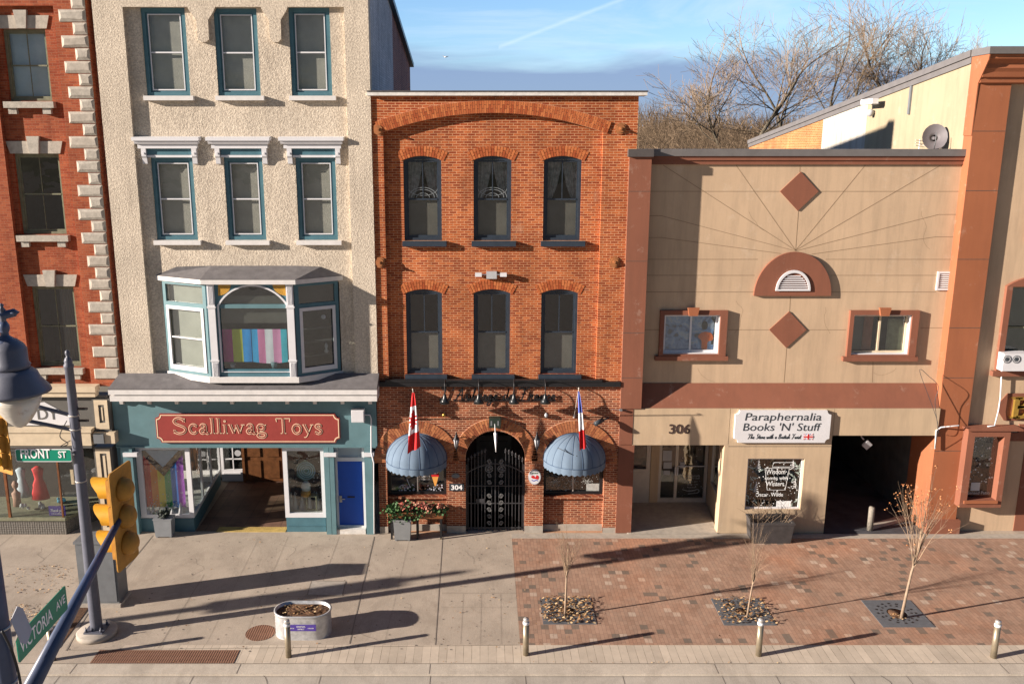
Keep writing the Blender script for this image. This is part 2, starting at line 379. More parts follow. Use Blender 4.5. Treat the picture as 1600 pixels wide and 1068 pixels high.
    def ribbon(s, pts, wd, y0, th=.008):
        """flat stroke in the x-z plane; wd: width or list"""
        n = len(pts); wd = wd if isinstance(wd, list) else [wd] * n; a = []; b = []
        for i, (x, z) in enumerate(pts):
            p = pts[max(i - 1, 0)]; q = pts[min(i + 1, n - 1)]; dx, dz = q[0] - p[0], q[1] - p[1]; l = math.hypot(dx, dz) or 1
            nx, nz = -dz / l * wd[i] / 2, dx / l * wd[i] / 2; a.append((x + nx, z + nz)); b.append((x - nx, z - nz))
        for i in range(n - 1):
            q = [b[i], b[i + 1], a[i + 1], a[i]]
            s.add([(x, y0, z) for x, z in q] + [(x, y0 + th, z) for x, z in q], [(0, 1, 2, 3), (0, 4, 5, 1), (3, 2, 6, 7)], False)
        return s
def link(name, mb, mats, parent=None, off=(0, 0, 0)):
    me = bpy.data.meshes.new(name); me.from_pydata(mb.v, [], mb.f)
    for m in (mats if isinstance(mats, (list, tuple)) else [mats]): me.materials.append(m)
    me.polygons.foreach_set('material_index', mb.m); me.polygons.foreach_set('use_smooth', mb.sm); me.update()
    o = bpy.data.objects.new(name, me); col.objects.link(o); o.location = off
    if parent: o.parent = parent
    return o
def thing(name, label, cat, loc=(0, 0, 0), group=None):
    o = bpy.data.objects.new(name, None); col.objects.link(o); o.location = loc; o.empty_display_size = .3
    o['label'] = label; o['category'] = cat
    if group: o['group'] = group
    return o
def part(name, mb, mats, parent, label=None, local=False):
    """mesh in world metres (or local ones) under its thing or part"""
    off = (0, 0, 0)
    if parent.type == 'EMPTY' and not local: off = tuple(-c for c in parent.location)
    o = link(name, mb, mats, parent, off)
    if label: o['label'] = label
    return o
def single(name, mb, mats, label, cat, group=None):
    xs = [v[0] for v in mb.v]; ys = [v[1] for v in mb.v]; zs = [v[2] for v in mb.v]
    c = ((min(xs) + max(xs)) / 2, (min(ys) + max(ys)) / 2, min(zs))
    mb.v = [(a - c[0], b - c[1], d - c[2]) for a, b, d in mb.v]
    o = link(name, mb, mats, None, c); o['label'] = label; o['category'] = cat
    if group: o['group'] = group
    return o
def struct(name, mb, mats):
    o = link(name, mb, mats); o['kind'] = 'structure'; return o
def dup(root, loc, label, group=None, rotz=None):
    r = root.copy(); col.objects.link(r); r.location = loc; r['label'] = label
    if rotz is not None: r.rotation_euler.z = rotz
    if group: r['group'] = group
    for ch in list(root.children):
        c = ch.copy(); col.objects.link(c); c.parent = r
        for g in ch.children: d = g.copy(); col.objects.link(d); d.parent = c
    return r
def rect(x0, x1, z0, z1): return [(x0, z0), (x1, z0), (x1, z1), (x0, z1)]
def archtop(x0, x1, z0, z1, rise, n=10):
    """rectangle with a segmental (or round) top; z1 is the crown"""
    c = (x0 + x1) / 2; h = (x1 - x0) / 2; rise = min(rise, h); r = (h * h + rise * rise) / (2 * rise); cz = z1 - r
    a = math.asin(min(1, h / r)); pts = [(x0, z0), (x1, z0)]
    return pts + [(c + r * sin(a - 2 * a * i / n), cz + r * cos(a - 2 * a * i / n)) for i in range(n + 1)]
def inset(x0, x1, z0, z1, d): return (x0 + d, x1 - d, z0 + d, z1 - d)
def catmull(p, k=6, closed=False):
    out = []; n = len(p)
    for i in range(n if closed else n - 1):
        g = (lambda j: p[j % n]) if closed else (lambda j: p[max(0, min(n - 1, j))])
        a, b, c, d = g(i - 1), g(i), g(i + 1), g(i + 2)
        for t in range(k):
            t /= k
            out.append(tuple(.5 * (2 * b[q] + (c[q] - a[q]) * t + (2 * a[q] - 5 * b[q] + 4 * c[q] - d[q]) * t * t + (3 * b[q] - a[q] - 3 * c[q] + d[q]) * t ** 3) for q in range(len(b))))
    if not closed: out.append(tuple(p[-1]))
    return out
def voussoirs(mb, cx, cz, r0, r1, a0, a1, n, y0, y1, rows=1, gap=.12):
    """ring of separate arch bricks, angles measured from vertical"""
    for i in range(n):
        b0 = a0 + (a1 - a0) * (i + gap / 2) / n; b1 = a0 + (a1 - a0) * (i + 1 - gap / 2) / n
        cuts = [r0 + (r1 - r0) * j / rows for j in range(rows + 1)]
        if rows == 2 and i % 2: cuts[1] = r0 + (r1 - r0) * .36
        elif rows == 2: cuts[1] = r0 + (r1 - r0) * .66
        for j in range(rows):
            s0, s1 = cuts[j] + (.006 if j else 0), cuts[j + 1] - .006
            q = [(cx + s0 * sin(b0), cz + s0 * cos(b0)), (cx + s0 * sin(b1), cz + s0 * cos(b1)), (cx + s1 * sin(b1), cz + s1 * cos(b1)), (cx + s1 * sin(b0), cz + s1 * cos(b0))]
            if a1 > a0: q = q[::1]
            mb.prism(q, y0, y1)
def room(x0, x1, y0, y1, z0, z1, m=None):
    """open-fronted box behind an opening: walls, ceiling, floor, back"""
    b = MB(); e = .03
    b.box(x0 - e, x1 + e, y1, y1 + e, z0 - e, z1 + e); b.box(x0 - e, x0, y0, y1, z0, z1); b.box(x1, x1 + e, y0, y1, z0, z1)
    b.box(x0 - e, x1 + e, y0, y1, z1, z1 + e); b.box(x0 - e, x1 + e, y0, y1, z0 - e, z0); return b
# ================================================================ GROUND
def concrete_mat(name, base, dark, joint=None):
    t = NT(name)
    n1 = t.ramp(t.noise(.8, 8, .65), [(.3, .84), (.7, 1.10)])
    n2 = t.ramp(t.noise(6.0, 4, .6, (9, .5, 1)), [(.3, .93), (.7, 1.05)])     # broom finish running to the kerb
    n3 = t.ramp(t.noise(2.3, 10, .75), [(.56, 0.0), (.72, 1.0)])
    c = t.mix(t.math('MULTIPLY', n3, .55), base, dark)
    c = t.mix(1.0, c, n1, 'MULTIPLY'); c = t.mix(1.0, c, n2, 'MULTIPLY')
    v = t.new('ShaderNodeTexVoronoi'); v.inputs['Scale'].default_value = 3.1; t.l.new(t.tc, v.inputs['Vector'])
    sp = t.ramp(v.outputs['Distance'], [(.015, 1.0), (.03, 0.0)])
    c = t.mix(t.math('MULTIPLY', sp, .7), c, (.09, .07, .055))
    st = t.ramp(t.noise(.9, 9, .8, (1, .6, 1), None, .8), [(.50, 0.0), (.60, 1.0)])
    c = t.mix(t.math('MULTIPLY', st, .22), c, (.17, .135, .105))
    gr = t.ramp(t.noise(38, 3, .6), [(.30, .86), (.60, 1.05)]); c = t.mix(1.0, c, gr, 'MULTIPLY')
    t.bump(t.noise(70, 5, .7), .25, .006)
    return t.fin(c, .92, 0, .2)
concG = concrete_mat('sidewalk_concrete', (.43, .365, .295), (.27, .225, .18))
concK = concrete_mat('kerb_concrete', (.53, .47, .39), (.37, .315, .26))
concR = concrete_mat('road_concrete', (.46, .415, .355), (.30, .26, .22))

# brick pavers: long side towards the shops, half-bond, scattered light and dark pairs
t = NT('sidewalk_pavers')
s = t.new('ShaderNodeSeparateXYZ'); t.l.new(t.tc, s.inputs[0])
u = t.math('MULTIPLY', s.outputs[0], 1 / .100); cu_ = t.math('FLOOR', u); fu = t.math('FRACT', u)
v = t.math('ADD', t.math('MULTIPLY', s.outputs[1], 1 / .215), t.math('MULTIPLY', t.math('FRACT', t.math('MULTIPLY', cu_, .5)), .5 * 2 * .5))
cv = t.math('FLOOR', v); fv = t.math('FRACT', v)
def wn(a, b):
    c = t.new('ShaderNodeCombineXYZ'); t.inp(c.inputs[0], a); t.inp(c.inputs[1], b)
    n = t.new('ShaderNodeTexWhiteNoise', noise_dimensions='2D'); t.l.new(c.outputs[0], n.inputs['Vector']); return n.outputs['Value']
r1 = wn(cu_, cv)
v2 = t.math('ADD', t.math('MULTIPLY', s.outputs[1], 1 / .215), .13)
pr = wn(t.math('FLOOR', t.math('MULTIPLY', cu_, .5)), t.math('ADD', t.math('FLOOR', v2), 57.3))
base = t.ramp(r1, [(0.0, (.31, .195, .138)), (.35, (.36, .228, .162)), (.7, (.395, .255, .182)), (1.0, (.33, .22, .16))])
c = t.mix(t.ramp(pr, [(.0, 1.0), (.075, 0.0)], 'CONSTANT'), base, (.19, .15, .12))
c = t.mix(t.ramp(pr, [(.0, 0.0), (.955, 1.0)], 'CONSTANT'), c, (.47, .36, .28))
big = t.noise(.30, 4, .6)
c = t.mix(t.ramp(big, [(.52, 0.0), (.70, .55)]), c, t.mix(1.0, c, (1.35, .98, .78), 'MULTIPLY'))
jo = t.math('MAXIMUM', t.math('GREATER_THAN', t.math('ABSOLUTE', t.math('SUBTRACT', fu, .5)), .45), t.math('GREATER_THAN', t.math('ABSOLUTE', t.math('SUBTRACT', fv, .5)), .478))
c = t.mix(t.math('MULTIPLY', jo, .6), c, (.17, .11, .08))
c = t.mix(1.0, c, t.ramp(t.noise(1.1, 7, .65), [(.3, .82), (.7, 1.12)]), 'MULTIPLY')
nb = t.bump(t.math('SUBTRACT', 1.0, jo), .35, .006); t.bump(t.noise(80, 4, .7), .25, .005, nb)
paverm = t.fin(c, .88, 0, .2)

# light unit band beside the kerb
t = NT('kerbside_unit_band')
s = t.new('ShaderNodeSeparateXYZ'); t.l.new(t.tc, s.inputs[0])
fu = t.math('FRACT', t.math('MULTIPLY', s.outputs[0], 1 / .205))
jo = t.math('GREATER_THAN', t.math('ABSOLUTE', t.math('SUBTRACT', fu, .5)), .475)
c = t.mix(1.0, (.56, .48, .385), t.ramp(wn(t.math('FLOOR', t.math('MULTIPLY', s.outputs[0], 1 / .205)), 3.0), [(0.0, .86), (1.0, 1.05)]), 'MULTIPLY')
c = t.mix(t.math('MULTIPLY', jo, t.ramp(t.noise(1.7, 5, .6), [(.35, .2), (.6, .95)])), c, (.16, .13, .10))
c = t.mix(1.0, c, t.ramp(t.noise(1.6, 8, .7), [(.3, .82), (.7, 1.08)]), 'MULTIPLY')
t.bump(t.noise(70, 4, .7), .25, .005); bandm = t.fin(c, .9, 0, .2)

YK = G(750, 1036)[1]      # back of kerb
YB = G(750, 1007)[1]      # kerbside band starts
YR = G(750, 1052)[1]      # face of kerb
struct('ground', MB().box(-400, 400, -300, 400, -.60, -.30), paint('far_ground', (.20, .18, .14), .95, .3, .2, 0))
struct('road', MB().box(-90, 60, -60, YR, -.28, -.05), concR)
struct('sidewalk', MB().box(-60, 40, YB, 9, -.25, 0.0), concG)
struct('kerb', MB().box(-60, 40, YR, YK, -.24, -.004), concK)
xp = 1.02
struct('kerbside_band', MB().box(-9.0, 30, YK, YB, -.25, -.003), bandm)
struct('kerbside_corner_slab', MB().box(-60, -9.0, YK, YB, -.25, -.002), concG)
struct('paved_area', MB().box(xp, 30, YB + .002, -.42, -.1, .004), paverm)
# joints in the concrete: thin saw cuts with sand in them
j = MB()
def cut(x0, y0, x1, y1, wd=.012, z=.006):
    dx, dy = x1 - x0, y1 - y0; l = math.hypot(dx, dy); nx, ny = -dy / l * wd / 2, dx / l * wd / 2
    j.add([(x0 + nx, y0 + ny, z), (x0 - nx, y0 - ny, z), (x1 - nx, y1 - ny, z), (x1 + nx, y1 + ny, z)], [(0, 1, 2, 3)], False)
def gcut(a, b, c, d, wd=.012): p = G(a, b); q = G(c, d); cut(p[0], p[1], q[0], q[1], wd)
gcut(584.7, 838, 546, 1005, .030); gcut(691.5, 838, 680, 1007, .020); gcut(239, 836, 172, 918, .028)
gcut(137, 958, 103, 1016, .03); gcut(319, 897, 247, 1012, .012); gcut(530, 838, 470, 1000, .008); gcut(640, 840, 600, 1007, .006)
gcut(690, 926, 811, 926, .012); gcut(400, 931, 560, 931, .010); gcut(690, 948, 811, 948, .006)
gcut(104, 1015, 811, 1007, .014)
for x in (724, 752, 782): gcut(x, 927, x - 2 + (x - 750) * .1, 1006, .006)
for x in (405, 450, 800): gcut(x, 838, x - (750 - x) * .24, 1005, .006)
gcut(20, 836, -60, 900, .012); gcut(110, 838, 60, 880, .008)
cut(-30, YK, 30, YK, .022); 
struct('slab_joints', j, concj)
j = MB()
def cut2(px, y0, y1, wd=.014, z=-.0003):
    a = G(px, y0); x = a[0]; b = G(750, y1)[1]
    j.add([(x - wd, a[1], z), (x + wd, a[1], z), (x + wd, b, z), (x - wd, b, z)], [(0, 1, 2, 3)], False)
for px in (376, 672, 1116, 1562, 120): cut2(px, 1036.5, 1051.5, .008)
struct('kerb_joints', j, concj)
j = MB()
for px in (90, 300, 500, 672, 821, 974, 1130, 1215, 1330, 1420): 
    x = G(px, 1060, -.05)[0]; j.add([(x - .007, YR, -.046), (x - .007, -12, -.046), (x + .007, -12, -.046), (x + .007, YR, -.046)], [(0, 1, 2, 3)], False)
j.add([(-60, YR - .05, -.045), (40, YR - .05, -.045), (40, YR - .03, -.045), (-60, YR - .03, -.045)], [(0, 1, 2, 3)], False)
struct('road_joints', j, concj)
# concrete strip in front of the right-hand shops
struct('shopfront_apron', MB().box(xp, 30, -.42, -.11, -.1, .012), conc)

# soil trench by the corner pole
a, b, c_, d_ = G(100, 968), G(137, 942), G(128, 975), G(88, 1012)
b1 = MB(); b1.slab([G(70, 1010), G(92, 1012), G(140, 948), G(112, 948)], .0, .012); struct('soil_strip', b1, soilm)

# hairline cracks and gum spots
random.seed(77); m = MB(); sp_ = MB()
def crack(x, y, a, n, z, wd=.006):
    pts = [(x, y)]
    for _ in range(n): a += random.gauss(0, .5); x += .16 * cos(a); y += .16 * sin(a); pts.append((x, y))
    for (x0, y0), (x1, y1) in zip(pts, pts[1:]):
        l = math.hypot(x1 - x0, y1 - y0); nx, ny = -(y1 - y0) / l * wd / 2, (x1 - x0) / l * wd / 2
        m.add([(x0 + nx, y0 + ny, z), (x0 - nx, y0 - ny, z), (x1 - nx, y1 - ny, z), (x1 + nx, y1 + ny, z)], [(0, 1, 2, 3)], False)
for px, py, a, n in ((300, 900, 1.2, 9), (610, 960, .3, 7), (450, 870, 2.2, 8), (740, 880, 1.4, 6), (60, 880, .4, 8), (590, 1000, 1.6, 5)):
    g_ = G(px, py); crack(g_[0], g_[1], a, n, .0058)
for px, py, a in ((412, 1048, 1.2), (1116, 1060, 1.9), (1380, 1062, 1.3)):
    g_ = G(px, py, -.05); crack(g_[0], -7.75, -a, 6, -.044, .012)
for _ in range(260):
    x = random.uniform(-11, 1); y = random.uniform(-6.9, -.3); r = random.uniform(.010, .028)
    sp_.add([(x + r * cos(k * pi / 3), y + r * sin(k * pi / 3), .0052) for k in range(6)], [tuple(range(6))], False)
struct('sidewalk_cracks', m, pavedark); struct('sidewalk_gum_spots', sp_, paint('trodden_gum', (.17, .145, .125), .9, .3, 8, 0))
# ---------------- leaves lying about
def leaves(mb, cx, cy, rx, ry, n, z=.02, lump=.0, size=.055, hole=None):
    for _ in range(n):
        while True:
            x = cx + random.uniform(-rx, rx); y = cy + random.uniform(-ry, ry)
            if hole is None or hole(x, y): break
        s = size * random.uniform(.6, 1.3); a = random.uniform(0, 6.28); zz = z + random.random() * lump
        tx, ty = random.uniform(-.5, .5), random.uniform(-.5, .5)
        v = []
        for k in range(5):
            t_ = a + k * 2 * pi / 5; r = s * (.55 if k % 2 else .45) * random.uniform(.7, 1.1)
            dx, dy = r * cos(t_), r * sin(t_) * .7
            v.append((x + dx, y + dy, zz + max(-.012, dx * tx + dy * ty) + .012))
        mb.add(v, [tuple(range(5))], False)
lv = MB()
cl = G(60, 905); leaves(lv, cl[0], cl[1], 1.1, .9, 170, .006)
cl = G(60, 960); leaves(lv, cl[0], cl[1], .8, .5, 240, .01, .06)
leaves(lv, -4, -3.5, 6, 3.3, 190, .006, 0, .045); leaves(lv, 8, -4.5, 9, 2.8, 40, .008, 0, .045)
leaves(lv, 5, YK + .05, 14, .04, 120, .002, 0, .03)
leaves(lv, 5, -.55, 9, .08, 60, .014, 0, .04)
o = link('fallen_leaves', lv, leafm); o['kind'] = 'stuff'; o['label'] = 'dry brown leaves scattered over the sidewalk'; o['category'] = 'leaves'
# ================================================================ BUILDING HELPERS
def ring(x0, x1, z0, z1, d, y0, th, top=None, topin=None, dt=None, db=None):
    """rectangular (or arch-topped) frame as a plate"""
    dt = d if dt is None else dt; db = d if db is None else db
    if top: o = archtop(x0, x1, z0, z1, top); i = archtop(x0 + d, x1 - d, z0 + db, z1 - dt, topin or top * .8)
    else: o = rect(x0, x1, z0, z1); i = rect(x0 + d, x1 - d, z0 + db, z1 - dt)
    return MB().plate([o, i], y0, th)
def sash_window(bld, x0, x1, z0, z1, Y, frame, sash=None, d=.09, rise=0, muntin=True, blind=None, blindh=.5, curtain=False, lacem=False, depth=.16,
                vcurtain=None, split=.5, sd_=.035, label=None, roomm=None, mid=None):
    """frame (part) > sash, pane, blind, curtain, room; set into a hole x0..z1 of a wall whose face is at Y"""
    sash = sash or frame; yf = Y + depth
    f = ring(x0, x1, z0, z1, d, yf - .10, .10, rise, rise * .75) if rise else ring(x0, x1, z0, z1, d, yf - .10, .10)
    fo = part('window', f, frame, bld, label)
    a0, a1, b0, b1 = x0 + d, x1 - d, z0 + d, z1 - d - rise * .3
    zm = b0 + (b1 - b0) * split; m = MB()
    m.box(a0 - .004, a0 + sd_, yf - .05, yf - .02, b0, b1); m.box(a1 - sd_, a1 + .004, yf - .05, yf - .02, b0, b1)
    m.box(a0 + sd_, a1 - sd_, yf - .05, yf - .02, b0 - .004, b0 + sd_ * 1.5); m.box(a0 + sd_, a1 - sd_, yf - .05, yf - .02, b1 - sd_, b1 + .004)
    m.box(a0 + sd_, a1 - sd_, yf - .062, yf - .022, zm - .022, zm + .022)
    xm = (a0 + a1) / 2
    if muntin in (True, 'top'): m.box(xm - .013, xm + .013, yf - .044, yf - .024, zm + .022, b1 - sd_)
    if muntin is True: m.box(xm - .009, xm + .009, yf - .044, yf - .024, b0 + sd_ * 1.5, zm - .022)
    part('sash', m, sash, fo)
    part('pane', MB().quad((a0, yf - .034, b0), (a1, yf - .034, b0), (a1, yf - .034, z1 - .01), (a0, yf - .034, z1 - .01)), glass, fo)
    if blind:
        zt = b1; zb = b1 - (b1 - b0) * blindh
        part('blind', MB().box(a0 - .02, a1 + .02, yf + .06, yf + .07, zb, zt + .1), blind, fo)
    if mid:   # grey sheet behind the lower sash, standing in for its reflection
        part('blind', MB().box(a0 - .02, a1 + .02, yf + .03, yf + .04, b0 - .05, zm), mid, fo)
    if vcurtain:   # curtain hanging at one side (fractions of width)
        c0, c1, cm = vcurtain; b = MB(); n = 24; w_ = a1 - a0; vs = []
        for i in range(n + 1):
            x = a0 + w_ * (c0 + (c1 - c0) * i / n); y = yf + .12 + .025 * sin(i * 1.7)
            vs += [(x, y, b0 - .05), (x, y, b1 + .05)]
        b.add(vs, [(2 * i, 2 * i + 2, 2 * i + 3, 2 * i + 1) for i in range(n)], True); part('curtain', b, cm, fo)
    if curtain:    # pair of tied-back drapes
        b = MB(); n = 14; w_ = a1 - a0
        for sgn in (-1, 1):
            vs = []; xe = a0 if sgn < 0 else a1
            rows = [(b1 + .05, .50), (b1 - .25 * (b1 - zm), .46), (zm + .35 * (b1 - zm), .36), (zm, .20), (zm - .3, .17)]
            for zz, wf in rows:
                for i in range(n + 1):
                    vs.append((xe - sgn * w_ * wf * i / n, yf + .14 + .02 * sin(i * 2.1), zz))
            b.add(vs, [(r * (n + 1) + i, r * (n + 1) + i + 1, (r + 1) * (n + 1) + i + 1, (r + 1) * (n + 1) + i) for r in range(len(rows) - 1) for i in range(n)], True)
        part('curtain', b, lace, fo)
    if lacem:    # leaded scroll in the foot of the upper sash
        b = MB(); cz = zm + .05; W = (a1 - a0) / 2 - .05
        for r in (1.0, .8, .45):
            b.ribbon([(xm + W * r * cos(t_), cz + .30 * r * sin(t_)) for t_ in [pi * i / 14 for i in range(15)]], .014, yf - .030, .004)
        b.ribbon([(xm + W * cos(t_), cz + .26 - .20 * sin(t_)) for t_ in [pi * i / 14 for i in range(15)]], .012, yf - .030, .004)
        part('leaded_scroll', b, plateg, fo)
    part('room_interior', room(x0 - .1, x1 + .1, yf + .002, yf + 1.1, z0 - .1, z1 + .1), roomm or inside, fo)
    return fo

# ================================================================ C: the three-storey red brick house
YC = .0; YCr = .14
xl, xr = PX(585, 500), PX(978, 400, -.10)            # left edge and right (lower) edge
xr2 = PX(997, 180)                              # upper right edge above the neighbour's roof
ztop = PZ(150, YC)
C = thing('brick_building', 'three-storey red brick building with arched ground floor between the stucco shop and the beige shop', 'building', ((xl + xr) / 2, 0, 0))
holes = []; wins = []
for (a, b, c, d) in ((631, 244, 690, 376), (740, 244, 799, 376), (849, 244, 908, 376)): wins.append((RC(a, b, c, d, YCr), 0))
for (a, b, c, d) in ((635, 452, 691, 584), (740, 452, 797, 584), (845, 452, 902, 584)): wins.append((RC(a, b, c, d, YCr), 1))
for (q, k) in wins: holes.append(archtop(q[0], q[1], q[2], q[3], .12))
zL = PZ(603, YC); zd = PZ(235, YC)
part('upper_wall', MB().plate([[(xl, zL), (xr, zL), (xr, zd), (xr2, zd), (xr2, ztop), (xl, ztop)]] + holes, YCr, .30), brickC, C)
# raised pilasters and the arched head, one plate with the recess cut out
pl, prr = PX(603.5, 420), PX(936, 420)
zsp = PZ(207, YC); za = PZ(177, YC)
cxm = (pl + prr) / 2; h = (prr - pl) / 2; ri = za - zsp; rr = (h * h + ri * ri) / (2 * ri); czz = za - rr; aa = math.asin(h / rr)
inner = [(pl, zL)] + [(cxm - rr * sin(aa - 2 * aa * i / 24), czz + rr * cos(aa - 2 * aa * i / 24)) for i in range(25)] + [(prr, zL)]
outer = [(xl, zL)] + inner + [(xr, zL), (xr, zd), (xr2, zd), (xr2, ztop), (xl, ztop)]
part('pilasters_and_arch', MB().plate([outer], YC, YCr - .002), brickC, C)
m = MB(); tk = PZ(157, YC) - za
voussoirs(m, cxm, czz, rr + .01, rr + tk, -aa - .012, aa + .012, 104, -.035, .02, rows=2); part('relieving_arch', m, vous, C)
part('relieving_arch_mortar', MB().plate([[(cxm + (rr + .005) * sin(-aa + 2 * aa * i / 30), czz + (rr + .005) * cos(-aa + 2 * aa * i / 30)) for i in range(31)] + [(cxm + (rr + tk) * sin(aa - 2 * aa * i / 30), czz + (rr + tk) * cos(aa - 2 * aa * i / 30)) for i in range(31)]], -.018, .03), mortarM, C)
part('roof_cap', MB().box(xl - .02, xr2 + .22, -.16, .45, ztop + .004, PZ(143.5, -.16)), whiteold, C)
part('roof_cap_edge', MB().box(xl - .03, xr2 + .24, -.18, .5, PZ(143.5, -.16) + .002, PZ(143.5, -.16) + .035), capd, C)
b = MB(); b.hexa([(xl, .3, ztop - .3), (xr2, .3, ztop - .3), (xr2, 16, ztop - 2.2), (xl, 16, ztop - 2.2)], [(xl, .3, ztop - .05), (xr2, .3, ztop - .05), (xr2, 16, ztop - 1.9), (xl, 16, ztop - 1.9)]); part('roof', b, roofg, C)
b = MB(); b.hexa([(xr2 - .25, .44, 8), (xr2, .44, 8), (xr2, 16, 8), (xr2 - .25, 16, 8)], [(xr2 - .25, .44, ztop), (xr2, .44, ztop), (xr2, 16, ztop - 2.0), (xr2 - .25, 16, ztop - 2.0)]); part('side_wall', b, brickD, C)
for (q, k) in wins:
    x0, x1, z0, z1 = q
    right = x0 > 1.5
    fo = sash_window(C, x0, x1, z0, z1, YCr, navy, navy, d=.085, rise=.12, muntin='top', curtain=(k == 0), lacem=(k == 0 and not right), mid=blindg, depth=.17, sd_=.05)
    m = MB(); cx = (x0 + x1) / 2; hh = (x1 - x0) / 2 + .0; r = (hh * hh + .12 ** 2) / (.24); cz = z1 - r; a = math.asin(hh / r) * 1.13
    voussoirs(m, cx, cz, r + .012, r + .30, -a, a, 17, YCr - .014, YCr + .01, rows=2, gap=.16); part('window_arch', m, vous, C)
    zt = z0; part('sill', MB().box(x0 - .06, x1 + .14, YCr - .16, YCr + .1, z0 - (.16 if k == 0 else .17), z0 - .002), navy, C)
# ledge over the ground floor
zt, zb = PZ(593, -.12), PZ(604, -.12)
b = MB(); b.box(xl - .0, xr - .02, -.13, YC - .002, zb, zt - .07); b.box(xl + .3, xr - .6, -.16, YC - .002, zt - .066, zt); part('ledge', b, black, C)
# ground floor wall with the three arches
def Xc(px, py): return PX(px, py, YC)
aw = [(604.5, 697.5, 676, 828), (727.5, 820.5, 673, 832), (849.5, 944.5, 676, 828)]
hl = []; arcs = []
for i, (a, b_, t_, bt) in enumerate(aw):
    x0, x1 = Xc(a, 740), Xc(b_, 740); zt = PZ(t_, YC); rad = (x1 - x0) / 2; zbm = .0
    hl.append(archtop(x0, x1, -.2 if i == 1 else .0, zt, rad * .96, 22)); arcs.append((x0, x1, zt, rad))
hl[0] = archtop(arcs[0][0], arcs[0][1], .003, arcs[0][2], arcs[0][3] * .96, 22); hl[2] = archtop(arcs[2][0], arcs[2][1], .003, arcs[2][2], arcs[2][3] * .96, 22)
x0, x1 = arcs[1][0], arcs[1][1]
# open-bottomed door arch: notch the outline
ol = [(xl, 0), (x0, 0)] + list(reversed(archtop(x0, x1, 0, arcs[1][2], arcs[1][3] * .96, 22)[2:])) + [(x1, 0), (xr, 0), (xr, zL), (xl, zL)]
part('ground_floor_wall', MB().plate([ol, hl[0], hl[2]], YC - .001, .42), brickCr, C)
m = MB(); mo = MB()
for (x0, x1, zt, rad) in arcs:
    cx = (x0 + x1) / 2; r = rad; cz = zt - rad * .98
    voussoirs(m, cx, cz, r + .015, r + .40, -1.62, 1.62, 46, -.032, .01, rows=2, gap=.16)
    mo.plate([[(cx + (r + .004) * sin(-1.62 + 3.24 * i / 30), cz + (r + .004) * cos(-1.62 + 3.24 * i / 30)) for i in range(31)] + [(cx + (r + .40) * sin(1.62 - 3.24 * i / 30), cz + (r + .40) * cos(1.62 - 3.24 * i / 30)) for i in range(31)]], -.016 - .001 * len(mo.v) / 4000, .03)
part('door_and_window_arches', m, vousB, C); part('arch_mortar', mo, mortarM, C)
part('stone_base', MB().box(xl, arcs[0][0] + .0, -.02, .1, 0, .22).box(arcs[0][1], arcs[1][0], -.02, .1, 0, .25).box(arcs[1][1], arcs[2][0], -.02, .1, 0, .25).box(arcs[2][1], xr, -.02, .1, 0, .18), conc, C)
